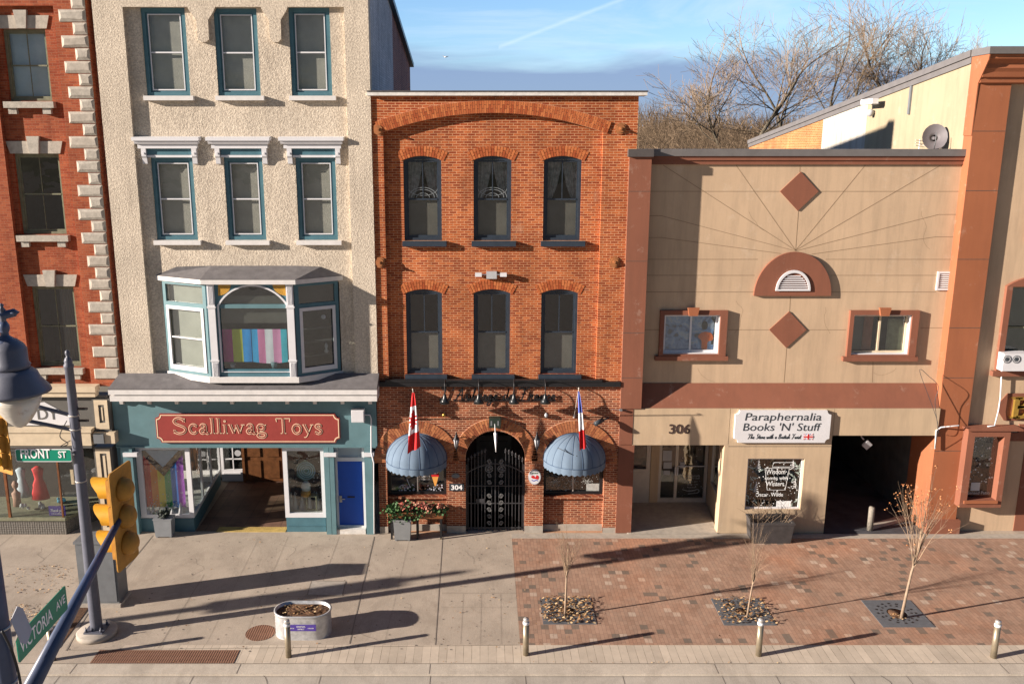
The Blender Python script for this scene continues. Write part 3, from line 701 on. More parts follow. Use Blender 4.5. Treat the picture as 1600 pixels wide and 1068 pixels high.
# arched shop windows: brick apron, sill, frame, panes
for i in (0, 2):
    x0, x1, zt, rad = arcs[i]; zs = PZ(772, .25)
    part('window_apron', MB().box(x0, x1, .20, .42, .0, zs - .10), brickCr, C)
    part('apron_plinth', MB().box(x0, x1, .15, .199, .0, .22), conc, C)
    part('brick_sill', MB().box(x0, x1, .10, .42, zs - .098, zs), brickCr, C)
    fo = part('arched_window', MB().plate([archtop(x0, x1, zs, zt, rad * .96, 20), archtop(x0 + .10, x1 - .10, zs + .10, zt - .10, rad * .9, 20)], .27, .09), black, C)
    part('mullion', MB().box((x0 + x1) / 2 - .02, (x0 + x1) / 2 + .02, .28, .32, zs + .1, zt - .9), silver, fo)
    part('pane', MB().plate([archtop(x0 + .09, x1 - .09, zs + .09, zt - .09, rad * .9, 20)], .33, .006), glassd, fo)
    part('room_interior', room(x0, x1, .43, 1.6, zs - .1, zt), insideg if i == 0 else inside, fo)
    if i == 0:
        cone = MB(); kx, kz = PX(680, 752, .31), PZ(752, .31)
        cone.prism([(kx - .115, kz + .20), (kx, kz - .22), (kx + .115, kz + .20)][::-1], .318, .324)
        part('cone_decal', cone, paint('cone_decal_tan', (.72, .35, .08), .6, .1, 5, 0), fo)
        part('cone_decal_syrup', MB().prism([(kx - .125, kz + .17), (kx + .125, kz + .17), (kx + .115, kz + .26), (kx - .115, kz + .26)], .312, .3165), redc, fo)
        part('cone_decal_cream', MB().disc(kx, kz + .32, .10, .313, .317, 14, .6), whf, fo)
        tx = MB()
        for q, s_ in enumerate(('ARTISANAL', 'ICE CREAM', 'CREME GLACEE')): tx.text(s_, PX(661, 745, .31), PZ(741 + q * 4.2, .31), .075, .318, .004, fit=.42 if q else .34)
        part('window_lettering', tx, whitet, fo)
        fl = MB()
        for _ in range(46):
            px = random.choice([random.uniform(620, 648), random.uniform(668, 692)]); py = random.gauss(763, 3)
            fl.disc(PX(px, py, .31), PZ(py, .31), random.uniform(.012, .04), .318, .321, 6)
        fl.ribbon(catmull([(PX(622, 760, .31), PZ(762, .31)), (PX(630, 760, .31), PZ(757, .31)), (PX(640, 760, .31), PZ(761, .31)), (PX(636, 760, .31), PZ(748, .31))]), .02, .318, .003)
        part('frosted_decal', fl, paint('frost_decal', (.55, .58, .66), .7, .1, 5, 0), fo)
    else:
        fl = MB()
        for _ in range(120):
            px = random.uniform(853, 940); py = random.uniform(744, 768); fl.disc(PX(px, py, .31), PZ(py, .31), random.uniform(.006, .018), .318, .321, 6)
        for cxp in (868, 896, 917):
            X, Z = PX(cxp, 752, .31), PZ(752, .31)
            for q in range(6): a = q * pi / 3; fl.ribbon([(X, Z), (X + .15 * cos(a), Z + .10 * sin(a))], .018, .318, .003)
        fl.add([(PX(916, 762, .31), .316, PZ(768, .31)), (PX(936, 762, .31), .316, PZ(768, .31)), (PX(936, 762, .31), .316, PZ(755, .31)), (PX(916, 762, .31), .316, PZ(755, .31))], [(0, 1, 2, 3)])
        part('frosted_decal', fl, paint('frost_decal_b', (.42, .44, .42), .7, .3, 9, 0), fo)
# porch behind the gate
x0, x1, zt, rad = arcs[1]
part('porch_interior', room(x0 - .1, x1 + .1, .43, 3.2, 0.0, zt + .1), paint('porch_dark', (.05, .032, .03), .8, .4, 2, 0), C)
dr = MB(); cx = (x0 + x1) / 2
dr.box(cx - .62, cx + .62, 3.0, 3.1, 0, 2.3); dr.box(cx - .5, cx - .05, 2.97, 3.0, .9, 2.1); dr.box(cx + .05, cx + .5, 2.97, 3.0, .9, 2.1)
part('inner_door', dr, insideg, C)
# iron gate: bars, finials, scroll panels
g = MB(); yg = .16
hr = (x1 - x0) / 2 - .04
for i in range(17):
    f = (i - 8) / 8.0; x = cx + f * hr * .96
    if abs(i - 8) in (1, 2): continue
    ht = 2.35 + .35 * (1 - f * f) if abs(i - 8) > 2 else 2.2
    g.box(x - .011, x + .011, yg - .011, yg + .011, .05, ht); 
    g.lathe([(.002, .0), (.035, .06), (.012, .10), (.03, .13), (.002, .20)], (x, yg, ht), 6)
    g.box(x - .045, x + .045, yg - .01, yg + .01, ht + .10, ht + .125)
for i in range(8):
    f = (i - 3.5) / 4; x = cx + f * hr * .99; g.box(x - .008, x + .008, yg - .008, yg + .008, .05, 1.55)
for z in (.10, .95, 1.55): g.box(x0 + .03, x1 - .03, yg - .018, yg + .018, z, z + .03)
g.ribbon([(cx + hr * f / 10, 2.0 + .32 * (1 - (f / 10) ** 2)) for f in range(-10, 11)], .035, yg - .012, .024)
g.box(cx - .02, cx + .02, yg - .03, yg + .03, .03, 2.5); g.box(x0, x0 + .05, yg - .03, yg + .03, 0, 2.3); g.box(x1 - .05, x1, yg - .03, yg + .03, 0, 2.3)
g.box(cx - .62, cx - .34, yg - .03, yg + .0, 1.0, 1.12)
GT = thing('iron_gate', 'black wrought iron double gate with scrolls in the central brick archway', 'gate', (cx, yg, 0))
part('gate_bars', g, paint('gate_iron', (.05, .05, .055), .45, .3, 9, .1), GT)
sg = MB(); random.seed(3)
for sx in (-1, 1):
    for z in [0.18 + .235 * k for k in range(10)]:
        if 1.2 < z < 1.55: continue
        for q in (0, 1):
            pts = [(cx + sx * (.19 + (.075 - .06 * t_ / 12) * cos(t_ * .55 + q * pi)), z + .10 + (.085 - .06 * t_ / 12) * sin(t_ * .55 + q * pi)) for t_ in range(13)]
            sg.ribbon(pts, .013, yg - .02, .015)
for sx in (-1, 1):
    for rr_ in (.07, .12): sg.ribbon([(cx + sx * .2 + rr_ * cos(t_ * .6), 2.15 + rr_ * sin(t_ * .6)) for t_ in range(11)], .02, yg - .02, .015)
part('gate_scrollwork', sg, paint('worn_iron', (.20, .20, .20), .5, .3, 9, .1), GT)

# ================================================================ B: the tall stucco house
YBp, YBr = -.05, .09
bx0, bx1 = PX(174, 330), PX(584, 330)
zb0 = PZ(590, YBp); ZBT = 18.4
B = thing('stucco_building', 'tall pale spatter-stucco building with teal windows above the toy shop', 'building', ((bx0 + bx1) / 2, 0, 0))
bw = []
for q in ((224, 12, 293, 150), (337, 13, 404, 150), (453, 12, 517, 150)): bw.append((RC(*q, YBr), 0))
for q in ((240, 246, 305, 375), (353, 246, 413, 375), (464, 246, 526, 375)): bw.append((RC(*q, YBr), 1))
xb0, xb1 = PX(268, 510, YBr), PX(532, 510, YBr); zbb, zbt = PZ(588, YBr), PZ(440, YBr)
part('recessed_wall', MB().plate([rect(bx0, bx1, zb0, ZBT)] + [rect(*q) for q, k in bw] + [rect(xb0, xb1, zbb, zbt)], YBr, .32), stucco, B)
rx0, rx1 = PX(213, 270, YBp), PX(545.5, 270, YBp); zr = PZ(11, YBp)
pn = [(rx0, zb0), (rx0, zr)]
for (a, b_) in ((297, 334), (411, 447)):
    xa, xb = PX(a, 30, YBp), PX(b_, 30, YBp); zp = PZ(66, YBp); xm = (xa + xb) / 2
    pn += [(xa - .06, zr), (xa, zr - .12), (xm - .17, zr - .35), (xm - .16, zp + .08), (xm - .07, zp), (xm + .07, zp), (xm + .16, zp + .08), (xm + .17, zr - .35), (xb, zr - .12), (xb + .06, zr)]
pn += [(rx1, zr), (rx1, zb0)]
part('pilasters', MB().plate([[(bx0, zb0)] + pn + [(bx1, zb0), (bx1, ZBT), (bx0, ZBT)]], YBp, YBr - YBp - .002), stucco, B)
for i, (q, k) in enumerate(bw):
    x0, x1, z0, z1 = q
    sash_window(B, x0, x1, z0, z1, YBr, teal, teal, d=.11, muntin=False, depth=.15, sd_=.05, blind=blindw, blindh=1.2, roomm=insideg)
    m = MB(); a0, a1, b0, b1 = x0 + .16, x1 - .16, z0 + .16, z1 - .16; y = YBr + .085
    for (u0, u1, v0, v1) in ((a0, a0 + .03, b0, b1), (a1 - .03, a1, b0, b1), (a0 + .03, a1 - .03, b0, b0 + .035), (a0 + .03, a1 - .03, b1 - .03, b1), (a0 + .03, a1 - .03, (b0 + b1) / 2 - .02, (b0 + b1) / 2 + .02)):
        m.box(u0, u1, y, y + .02, v0, v1)
    part('storm_sash', m, whitec, B)
    part('sill', MB().box(x0 - .05, x1 + .12, YBr - .17, YBr + .05, z0 - .13, z0 - .002), white, B)
    if k == 1:
        zc0 = PZ(232, YBr - .15); zc1 = PZ(213, YBr - .15)
        hd = MB(); e0, e1 = x0 - .42, x1 + .30
        hd.extr_x([(YBr - .002, zc0), (YBr - .14, zc0), (YBr - .14, zc0 + .13), (YBr - .002, zc0 + .13)], e0 + .12, e1 - .10)
        hd.extr_x([(YBr - .002, zc0 + .132), (YBr - .20, zc0 + .132), (YBr - .24, zc0 + .22), (YBr - .002, zc0 + .22)], e0 + .05, e1 - .05)
        hd.extr_x([(YBr - .002, zc0 + .222), (YBr - .27, zc0 + .222), (YBr - .27, zc1 - .03), (YBr - .002, zc1)], e0, e1)
        part('window_hood', hd, whitec, B)
        part('frieze', MB().box(x0 - .06, x1 + .06, YBr - .05, YBr - .002, z1 + .07, zc0 - .002), teal, B)
        part('frieze_rail', MB().box(x0 - .06, x1 + .06, YBr - .075, YBr - .002, z1 + .001, z1 + .068), whitec, B)
        for xx in (x0 - .16, x1 + .075):
            br = MB(); br.extr_x([(YBr - .002, z1 - .20), (YBr - .06, z1 - .18), (YBr - .09, z1 - .02), (YBr - .13, z1 + .04), (YBr - .14, zc0 - .002), (YBr - .002, zc0 - .002)], xx - .05, xx + .09)
            br.disc(xx + .02, z1 + .12, .03, YBr - .165, YBr - .14, 10); part('hood_bracket', br, whitec, B)
# right-hand side wall running back, white-washed then bare brick
X = bx1; m = MB(); zz = lambda y: 18.1 - (y) * .153
m.hexa([(X - .3, .42, 9), (X, .42, 9), (X, 7.1, 9), (X - .3, 7.1, 9)], [(X - .3, .42, zz(.42)), (X, .42, zz(.42)), (X, 7.1, zz(7.1)), (X - .3, 7.1, zz(7.1))]); part('side_wall', m, brickW, B, 'white-washed brick side wall')
m = MB(); m.hexa([(X - .3, 7.11, 9), (X - .004, 7.11, 9), (X - .004, 15.3, 9), (X - .3, 15.3, 9)], [(X - .3, 7.11, zz(7.1)), (X - .004, 7.11, zz(7.1)), (X - .004, 15.3, zz(15.3)), (X - .3, 15.3, zz(15.3))]); part('side_wall', m, brickD, B, 'bare dark brick rear of the side wall')
m = MB(); m.hexa([(X - .4, .0, zz(0) - .02), (X + .16, 0, zz(0) - .02), (X + .16, 15.5, zz(15.5) - .02), (X - .4, 15.5, zz(15.5) - .02)], [(X - .4, 0, zz(0) + .16), (X + .16, 0, zz(0) + .16), (X + .16, 15.5, zz(15.5) + .16), (X - .4, 15.5, zz(15.5) + .16)]); part('coping', m, tealD, B)
m = MB(); m.hexa([(bx0, .41, 17.6), (X - .4, .41, 17.6), (X - .4, 15, 15.2), (bx0, 15, 15.2)], [(bx0, .41, 17.8), (X - .4, .41, 17.8), (X - .4, 15, 15.4), (bx0, 15, 15.4)]); part('roof', m, roofg, B)

# ---- bay window
fy = -.62; wy = YBr
def bayline(px0, px1, fy_): return px0, px1
bl, br_ = PX(264, 585, wy), PX(533, 585, wy)                     # at the wall
fl_, fr_ = PX(330, 590, fy), PX(466, 590, fy)                    # front corners
zs0, zs1 = PZ(597, fy), PZ(588, fy)                                # base moulding
zc0, zc1 = PZ(443, fy), PZ(436, fy)
def baypoly(d): return [(bl - d, wy - .002), (fl_ - d * .5, fy - d), (fr_ + d * .5, fy - d), (br_ + d, wy - .002)]
BY = part('bay_base', MB().slab(baypoly(.07), zs0, zs1), white, B)
BY = part('bay_fascia', MB().slab(baypoly(.16), zc0, zc1), white, B)
m = MB(); p = baypoly(.17); zt = PZ(415, wy); q = [(bl + .75, wy - .002), (fl_ + .05, wy - .003), (fr_ - .05, wy - .003), (br_ - .75, wy - .002)]
m.add([(x, y, zc1 + .01) for x, y in p] + [(bl + .5, wy - .004, zt - .03), (br_ - .5, wy - .004, zt - .03), (fl_ + .02, wy - .004, zt), (fr_ - .02, wy - .004, zt)],
      [(0, 1, 6, 4), (1, 2, 7, 6), (2, 3, 5, 7), (3, 2, 1, 0)], False); part('bay_roof', m, roofg, B)
def wallpanel(name, A, Bp, z0, z1, loops, mat, th=.08, off=0.0, parent=B):
    """plate standing between plan points A and Bp; loops in (0..len, z)"""
    mb_ = MB().plate(loops, 0, th); dx, dy = Bp[0] - A[0], Bp[1] - A[1]; l = math.hypot(dx, dy); ux, uy = dx / l, dy / l
    mb_.v = [(A[0] + ux * a - uy * (b + off), A[1] + uy * a + ux * (b + off), c) for a, b, c in mb_.v]
    return part(name, mb_, mat, parent)
zmid = PZ(477, fy)
for side in (0, 1):
    A, Bp = ((bl, wy), (fl_, fy)) if side == 0 else ((fr_, fy), (br_, wy))
    l = math.hypot(Bp[0] - A[0], Bp[1] - A[1]); e = .06
    mt = tealL if side == 0 else teal
    fo = wallpanel('bay_side_window', A, Bp, 0, 0, [rect(0, l, zs1, zc0), rect(.13, l - .12, zs1 + .10, zmid - .1), rect(.13, l - .12, zmid + .02, zc0 - .10)], mt)
    wallpanel('sash_frame', A, Bp, 0, 0, [rect(.13, l - .12, zs1 + .10, zmid - .1), rect(.22, l - .21, zs1 + .24, zmid - .2)], whitec, .05, -.03, fo)
    wallpanel('pane', A, Bp, 0, 0, [rect(.1, l - .1, zs1 + .08, zc0 - .08)], glass, .006, .05, fo)
    zq = (zs1 + zmid) / 2 + .02
    if side == 0:
        wallpanel('meeting_rail', A, Bp, 0, 0, [rect(.22, l - .21, zq - .02, zq + .02)], whitec, .03, .0, fo)
        wallpanel('blind', A, Bp, 0, 0, [rect(.0, l, zs1 + .05, zc0 - .05)], blindw, .01, .16, fo)
    else:
        for k in range(3): wallpanel('shelf', A, Bp, 0, 0, [rect(.15, l - .15, zs1 + .55 + k * .42, zs1 + .58 + k * .42)], insideg, .2, .1, fo)
        tin = MB(); tin.disc(br_ - .45, zq + .63, .07, -.1, -.08, 14); part('round_tin', tin, plateg, fo)
        tin = MB(); tin.lathe([(.05, 0), (.07, .05), (.03, .12), (.06, .2), (.02, .3)], (br_ - .42, .03, zs1 + .6), 10); part('figurine', tin, plateg, fo)
# front: arch-headed picture window between fluted pilasters
fo = part('bay_front_window', MB().plate([rect(fl_ + .02, fr_ - .02, zs1, zc0), archtop(PX(345, 520, fy), PX(450, 520, fy), PZ(577, fy), PZ(447, fy), PZ(447, fy) - PZ(478, fy), 20)], fy, .10), teal, B)
ax0, ax1, az0, az1 = PX(345, 520, fy), PX(450, 520, fy), PZ(577, fy), PZ(447, fy); ar = PZ(447, fy) - PZ(478, fy)
part('arch_moulding', MB().plate([archtop(ax0 - .05, ax1 + .05, az0 - .08, az1 + .05, ar + .03, 20), archtop(ax0, ax1, az0 - .06, az1, ar, 20)], fy - .03, .028), whitec, fo)
zt_ = PZ(478, fy)
part('transom', MB().box(ax0, ax1, fy + .01, fy + .07, zt_ - .07, zt_ + .05), tealL, fo)
part('pane', MB().plate([archtop(ax0 - .02, ax1 + .02, az0 - .02, az1 + .02, ar, 20)], fy + .06, .006), glass, fo)
part('blind', MB().box(ax0 - .1, ax1 + .2, fy + .16, fy + .17, zt_ - .55, zt_ + .28), blindg, fo)
gm = paint('spandrel_gold', (.55, .30, .045), .5, .1, 6, .1)
for sx, xc in ((-1, ax0 - .01), (1, ax1 + .01)):
    m = MB()
    for i in range(9):
        a0, a1 = pi / 2 * i / 9, pi / 2 * (i + .85) / 9; q = [(xc - sx * .03, zc0 - .02), (xc - sx * .40 * cos(a0), zc0 - .02 - .34 * sin(a0)), (xc - sx * .40 * cos(a1), zc0 - .02 - .34 * sin(a1))]
        m.prism(q, fy - .012 - .0008 * i, fy - .003)
    part('gilt_spandrel', m, gm, fo)
for xx in (PX(334, 520, fy), PX(456, 520, fy)):
    m = MB(); m.box(xx - .105, xx + .105, fy - .07, fy - .002, zs1, zc0)
    for z in (zt_ - .03, PZ(563, fy)): m.box(xx - .13, xx + .13, fy - .09, fy - .001, z - .02, z + .03)
    for q in (-.06, -.02, .02, .06): m.box(xx + q - .008, xx + q + .008, fy - .082, fy - .069, zt_ + .06, zc0 - .04); m.box(xx + q - .008, xx + q + .008, fy - .082, fy - .069, zs1 + .03, PZ(566, fy))
    part('fluted_pilaster', m, whitec, B)
part('bay_interior', room(xb0 + .05, xb1 - .05, YBr + .33, 1.9, zbb - .1, zbt + .1), insideg, B)
part('bay_floor', MB().slab([(bl + .1, wy), (fl_ + .05, fy + .11), (fr_ - .05, fy + .11), (br_ - .1, wy)], zs1 + .01, zs1 + .06), teal, B)
# flags hung behind the glass
cols = [(.50, .01, .22), (.66, .68, .06), (.02, .36, .85), (.03, .45, .85), (.90, .28, .52), (.90, .88, .92), (.90, .36, .60), (.05, .50, .62)]
edges = [348, 364, 380, 394, 404, 414, 427, 440, 449]
fm = [paint('flag_stripe_%d' % i, c, .8, .1, 3, 0) for i, c in enumerate(cols)]
def hang(px0, px1, idx, name, label):
    m = MB(); n = 40; yq = fy + .125; z0, z1 = PZ(565, yq), PZ(514, yq); vs = []
    for i in range(n + 1):
        px = px0 + (px1 - px0) * i / n; x = PX(px, 540, yq)
        for k in range(5):
            vs.append((x, yq + .004 * sin(i * .45 + k * .5), z1 + (z0 - z1) * k / 4 + (-.05 * sin(i / n * pi) if k == 4 and px0 > 390 else 0)))
    o = len(m.v); m.v += vs
    for i in range(n):
        px = px0 + (px1 - px0) * (i + .5) / n; c = 0
        for j in range(len(idx)):
            if px >= edges[idx[j]]: c = j
        for k in range(4): m.f.append((i * 5 + k, i * 5 + k + 1, i * 5 + k + 6, i * 5 + k + 5)); m.m.append(c); m.sm.append(True)
    single(name, m, [fm[j] for j in idx], label, 'flag')
hang(348, 393, [0, 1, 2], 'flag', 'magenta, yellow and blue striped flag hung inside the bay window')
hang(394, 449, [3, 4, 5, 6, 7], 'flag', 'pale blue, pink and white striped flag hung inside the bay window')
pt = MB(); pt.lathe([(.06, 0), (.09, .14), (.08, .14)], (PX(363, 570, fy + .13), fy + .17, az0 + .0), 12); single('flower_pot', pt, plateg, 'small grey pot on the sill of the arched bay window under the magenta stripe', 'pot')
pt = MB(); pt.lathe([(.07, 0), (.11, .2), (.10, .2)], (PX(428, 570, fy + .13), fy + .17, az0 + .0), 12); single('flower_pot', pt, tealL, 'turquoise pot on the sill of the arched bay window under the white stripe', 'pot')

# ---- the shop front below: cornice, fascia, pilasters
cy_ = -.72
cx0, cx1 = PX(169, 612, cy_), PX(589, 612, cy_)
zct = PZ(606.5, cy_); zc2 = PZ(613, cy_); zc3 = PZ(616.5, cy_); zc4 = PZ(627, cy_)
m = MB(); m.add([(cx0, cy_, zct), (cx1, cy_, zct), (cx1, YBp, zct + .30), (cx0 + .12, YBp, zct + .30), (cx0, cy_, zct - .05), (cx1, cy_, zct - .05), (cx1, YBp, zct - .05), (cx0 + .12, YBp, zct - .05)],
      [(0, 1, 2, 3), (4, 7, 6, 5), (0, 4, 5, 1), (1, 5, 6, 2), (2, 6, 7, 3), (3, 7, 4, 0)], False); part('cornice_roof', m, roofg, B)
m = MB(); m.box(cx0, cx1, cy_ - .01, YBp, zc3, zct - .052)
m.box(cx0 + .05, cx1 - .02, cy_ + .10, YBp, zc3 - .04, zc3 - .001); m.box(cx0 + .02, cx1 - .01, cy_ + .02, YBp, zc4, zc3 - .042); part('cornice', m, white, B)
xs0, xs1 = PX(180, 670), PX(589, 670)
zf0, zf1 = PZ(697, -.02), zc4 - .002
part('shop_fascia', MB().box(xs0, xs1, -.06, .30, zf0, zf1), tealL, B)
for i in range(10):
    px = 188 + i * 43.3; x = PX(px, 632, -.25)
    b_ = MB(); b_.extr_x([(-.062, zf1 - .27), (-.16, zf1 - .25), (-.20, zf1 - .12), (-.34, zf1 - .10), (-.34, zf1 - .002), (-.062, zf1 - .002)], x - .055, x + .055); part('dentil_bracket', b_, white, B)
part('fascia_shadow_board', MB().box(xs0 + .01, xs1 - .01, -.10, -.062, zf0 - .02, zf0 + .03), tealL, B)
def pil(a, b_, y0=-.12, y1=.3, m=tealL, zt=None, name='shop_pilaster'):
    part(name, MB().box(PX(a, 770, y0), PX(b_, 770, y0), y0, y1, 0, zt or zf0 - .001), m, B)
pil(194, 212); pil(508, 516); pil(516.6, 523.5, -.13); pil(571, 583)
for a, b_ in ((192, 214), (506, 525), (569, 584)): part('pilaster_cap', MB().box(PX(a, 708, -.15), PX(b_, 708, -.15), -.17, .05, PZ(713, -.15), PZ(707, -.15)), whitec, B)
part('left_return', MB().box(xs0, PX(194, 770), -.02, .3, 0, zf0), teal, B)
part('right_return', MB().box(PX(583, 770), PX(589, 770), -.03, .3, PZ(700), zf1), tealL, B)
# left display: front pane, slanting side pane towards the doors
ly = .10
wl, wr = PX(219, 760, ly), PX(300, 760, ly); zk = PZ(804, ly); zw = zf0 - .002
bpx = PX(346, 752, 4.2)
part('kick_panel', MB().slab([(PX(213, 800, ly), ly), (wr - .02, ly), (bpx - .05, 4.2), (wl - 1, 4.2), (wl - .2, 1.2)], 0, zk - .12), teal, B)
part('display_floor', MB().slab([(PX(213, 800, ly), ly + .02), (wr - .05, ly + .02), (bpx - .08, 4.2), (wl - 1, 4.2), (wl - .2, 1.2)], zk - .118, zk - .05), whiteold, B)
fo = part('display_window', MB().plate([rect(wl - .05, wr, zk - .10, zw), rect(wl + .13, wr - .15, zk + .02, zw - .16)], ly, .09), whitec, B)
part('pane', MB().box(wl + .12, wr - .14, ly + .05, ly + .056, zk, zw - .14), glassd, fo)
# slanting side
A = (wr, ly + .02); Bp = (bpx, 4.2); l = math.hypot(Bp[0] - A[0], Bp[1] - A[1])
lp = [rect(0, l, zk - .10, zw)]
for k in range(3): lp.append(rect(.10 + l * k / 3, l * (k + 1) / 3 - .03, zk + .02, zw - .12))
fo2 = wallpanel('side_display_window', A, Bp, 0, 0, lp, whitec, .07)
wallpanel('pane', A, Bp, 0, 0, [rect(.05, l - .05, zk, zw - .1)], glassd, .006, .03, fo2)
wallpanel('stall_riser', A, Bp, 0, 0, [rect(0, l, .0, zk - .102)], teal, .06, .02, fo2)
# back wall of the recess with inner sash door and carved wood door
ry = 4.43
part('recess_back_wall', MB().box(PX(200, 700, ry), PX(600, 700, ry), ry + .16, ry + .3, 0, zw + .3), inside, B)
d0, d1 = PX(345, 720, ry), PX(381, 720, ry)
fo = part('side_light', MB().plate([rect(d0, d1, 0.02, zw + .2), rect(d0 + .10, d1 - .06, PZ(733, ry), zw + .1)], ry, .08), whitec, B)
part('glazing_bar', MB().box(d0 + .1, d1 - .06, ry + .02, ry + .06, PZ(717, ry) - .02, PZ(717, ry) + .02).box((d0 + d1) / 2, (d0 + d1) / 2 + .04, ry + .02, ry + .06, PZ(733, ry), zw + .1), whitec, fo)
part('pane', MB().box(d0 + .1, d1 - .06, ry + .05, ry + .056, PZ(733, ry), zw + .1), glass, fo)
part('white_panel', MB().box(d0 + .08, d1 - .05, ry - .02, ry - .002, .1, PZ(737, ry)), whitec, fo)
part('round_sticker', MB().disc(PX(371, 708, ry), PZ(708, ry), .12, ry + .03, ry + .04, 18), plateg, fo)
d0, d1 = PX(383, 720, ry), PX(441, 720, ry)
dr = MB(); dr.box(d0, d1, ry, ry + .1, 0.02, zw + .2)
for (a, b_, c, d) in ((.08, .42, .15, .85), (.58, .92, .15, .85), (.08, .42, 1.0, 1.35), (.58, .92, 1.0, 1.35), (.1, .9, 1.5, 2.6)):
    dr.box(d0 + (d1 - d0) * a, d0 + (d1 - d0) * b_, ry - .03, ry - .001, c, d)
dr.box(d0 - .1, d0 - .002, ry - .06, ry + .1, 0, zw + .2); dr.box(d1 + .002, d1 + .1, ry - .06, ry + .1, 0, zw + .2)
part('carved_wood_door', dr, wood, B)
part('recess_ceiling', MB().box(PX(222, 700), PX(508, 700), .31, ry + .15, zw + .02, zw + .08), inside, B)
# brown tiled entry floor and yellow tactile strip
tf = NT('entry_tile'); vv = tf.new('ShaderNodeTexBrick'); tf.l.new(tf.tc, vv.inputs['Vector']); vv.inputs['Scale'].default_value = 1; vv.inputs['Brick Width'].default_value = .6; vv.inputs['Row Height'].default_value = .6; vv.offset = 0
vv.inputs['Color1'].default_value = (.13, .07, .05, 1); vv.inputs['Color2'].default_value = (.20, .12, .08, 1); vv.inputs['Mortar'].default_value = (.08, .05, .04, 1); vv.inputs['Mortar Size'].default_value = .01
entry = tf.fin(tf.mix(1.0, vv.outputs[0], tf.ramp(tf.noise(1.2, 7, .7), [(.3, .6), (.7, 1.5)]), 'MULTIPLY'), .6)
part('entry_floor', MB().slab([(wr + .02, .12), (PX(446, 820, .12), .12), (PX(446, 760, 2.5), ry), (PX(340, 760, 3), ry)], .001, .012), entry, B)
tm = paint('tactile_yellow', (.55, .40, .13), .8, .3, 5, .2)
tp = MB(); tx0, ty0, tx1, ty1 = PX(338, 822, .1), .05, PX(446, 822, .1), .42
tp.box(tx0, tx1, ty0, ty1, .001, .016)
for i in range(34):
    for k in range(5): tp.box(tx0 + .03 + i * (tx1 - tx0) / 34, tx0 + .065 + i * (tx1 - tx0) / 34, ty0 + .03 + k * .072, ty0 + .065 + k * .072, .016, .022)
part('tactile_strip', tp, tm, B)
# right display
wl, wr2 = PX(445, 760, ly), PX(507, 760, ly); zk2 = PZ(803, ly)
part('kick_panel', MB().box(wl, wr2, ly - .02, 1.2, 0, zk2 - .10).box(wl, wr2, ly - .04, ly - .021, .2, .22), teal, B)
fo3 = part('display_window', MB().plate([rect(wl - .02, wr2 + .02, zk2 - .098, zw), rect(wl + .12, wr2 - .09, zk2 + .05, zw - .18)], ly - .03, .09), whitec, B)
part('pane', MB().box(wl + .1, wr2 - .08, ly + .03, ly + .036, zk2 + .02, zw - .14), glassd, fo3)
part('display_back', MB().box(wl, wr2, 1.3, 1.35, 0, zw), inside, B); part('display_floor', MB().box(wl + .02, wr2, ly + .07, 1.3, zk2 - .097, zk2 + .02), whiteold, B)
part('display_side', MB().box(wl, wl + .05, ly + .07, 1.3, zk2 + .02, zw), insideg, B)
part('side_panelling', MB().box(wl - .02, wl - .002, ly + .08, ry, 0, zw), insideg, B)
# blue door
d0, d1 = PX(526, 770, .12), PX(570, 770, .12); zd0, zd1 = PZ(817, .18), PZ(719, .18)
fo = part('blue_door', MB().box(d0 + .05, d1 - .05, .18, .24, .20, zd1), blue, B)
part('mail_slot', MB().box((d0 + d1) / 2 - .12, (d0 + d1) / 2 + .12, .165, .179, 1.15, 1.20), black, fo)
part('door_handle', MB().box(d0 + .08, d0 + .16, .14, .179, 1.0, 1.22).tube([(d0 + .12, .13, 1.12), (d0 + .26, .12, 1.12)], .018, 6), silver, fo)
part('door_frame', MB().plate([rect(d0 - .02, d1 + .02, .16, zw), rect(d0 + .05, d1 - .05, .20, zd1 + .005), rect(d0 + .08, d1 - .06, zd1 + .13, zw - .06)], .10, .16), whitec, B)
part('transom_panel', MB().box(d0 + .05, d1 - .03, .20, .22, zd1 + .1, zw), blindb, B)
part('door_step', MB().box(d0 - .02, d1 + .02, -.10, .3, .0, .158), whiteold, B)
# sign board
sx0, sx1 = PX(244, 668, -.12), PX(531, 668, -.12); sz0, sz1 = PZ(691, -.12), PZ(646, -.12)
def signpoly(x0, x1, z0, z1, c, n=5):
    o = []
    for (cx_, cz_, a0) in ((x1, z1, 1.5), (x0, z1, 2.0), (x0, z0, 0.0), (x1, z0, .5)):
        for i in range(n + 1):
            a = pi * (a0 * 1.0) + (pi / 2) * i / n
            o.append(None)
    o = []
    def q(cx_, cz_, s, e):
        for i in range(n + 1):
            a = s + (e - s) * i / n; o.append((cx_ + c * cos(a), cz_ + c * sin(a)))
    q(x0, z0, pi / 2, 0); q(x1, z0, pi, pi / 2); q(x1, z1, 3 * pi / 2, pi); q(x0, z1, 2 * pi, 3 * pi / 2); return o
SG = thing('shop_sign', 'maroon notched sign board reading Scalliwag Toys', 'sign', ((sx0 + sx1) / 2, -.1, sz0))
part('board', MB().plate([signpoly(sx0, sx1, sz0, sz1, .14)], -.14, .078), signred, SG)
part('gold_border', MB().plate([signpoly(sx0 + .025, sx1 - .025, sz0 + .03, sz1 - .03, .14), signpoly(sx0 + .05, sx1 - .05, sz0 + .055, sz1 - .055, .14)], -.146, .005), creamp, SG)
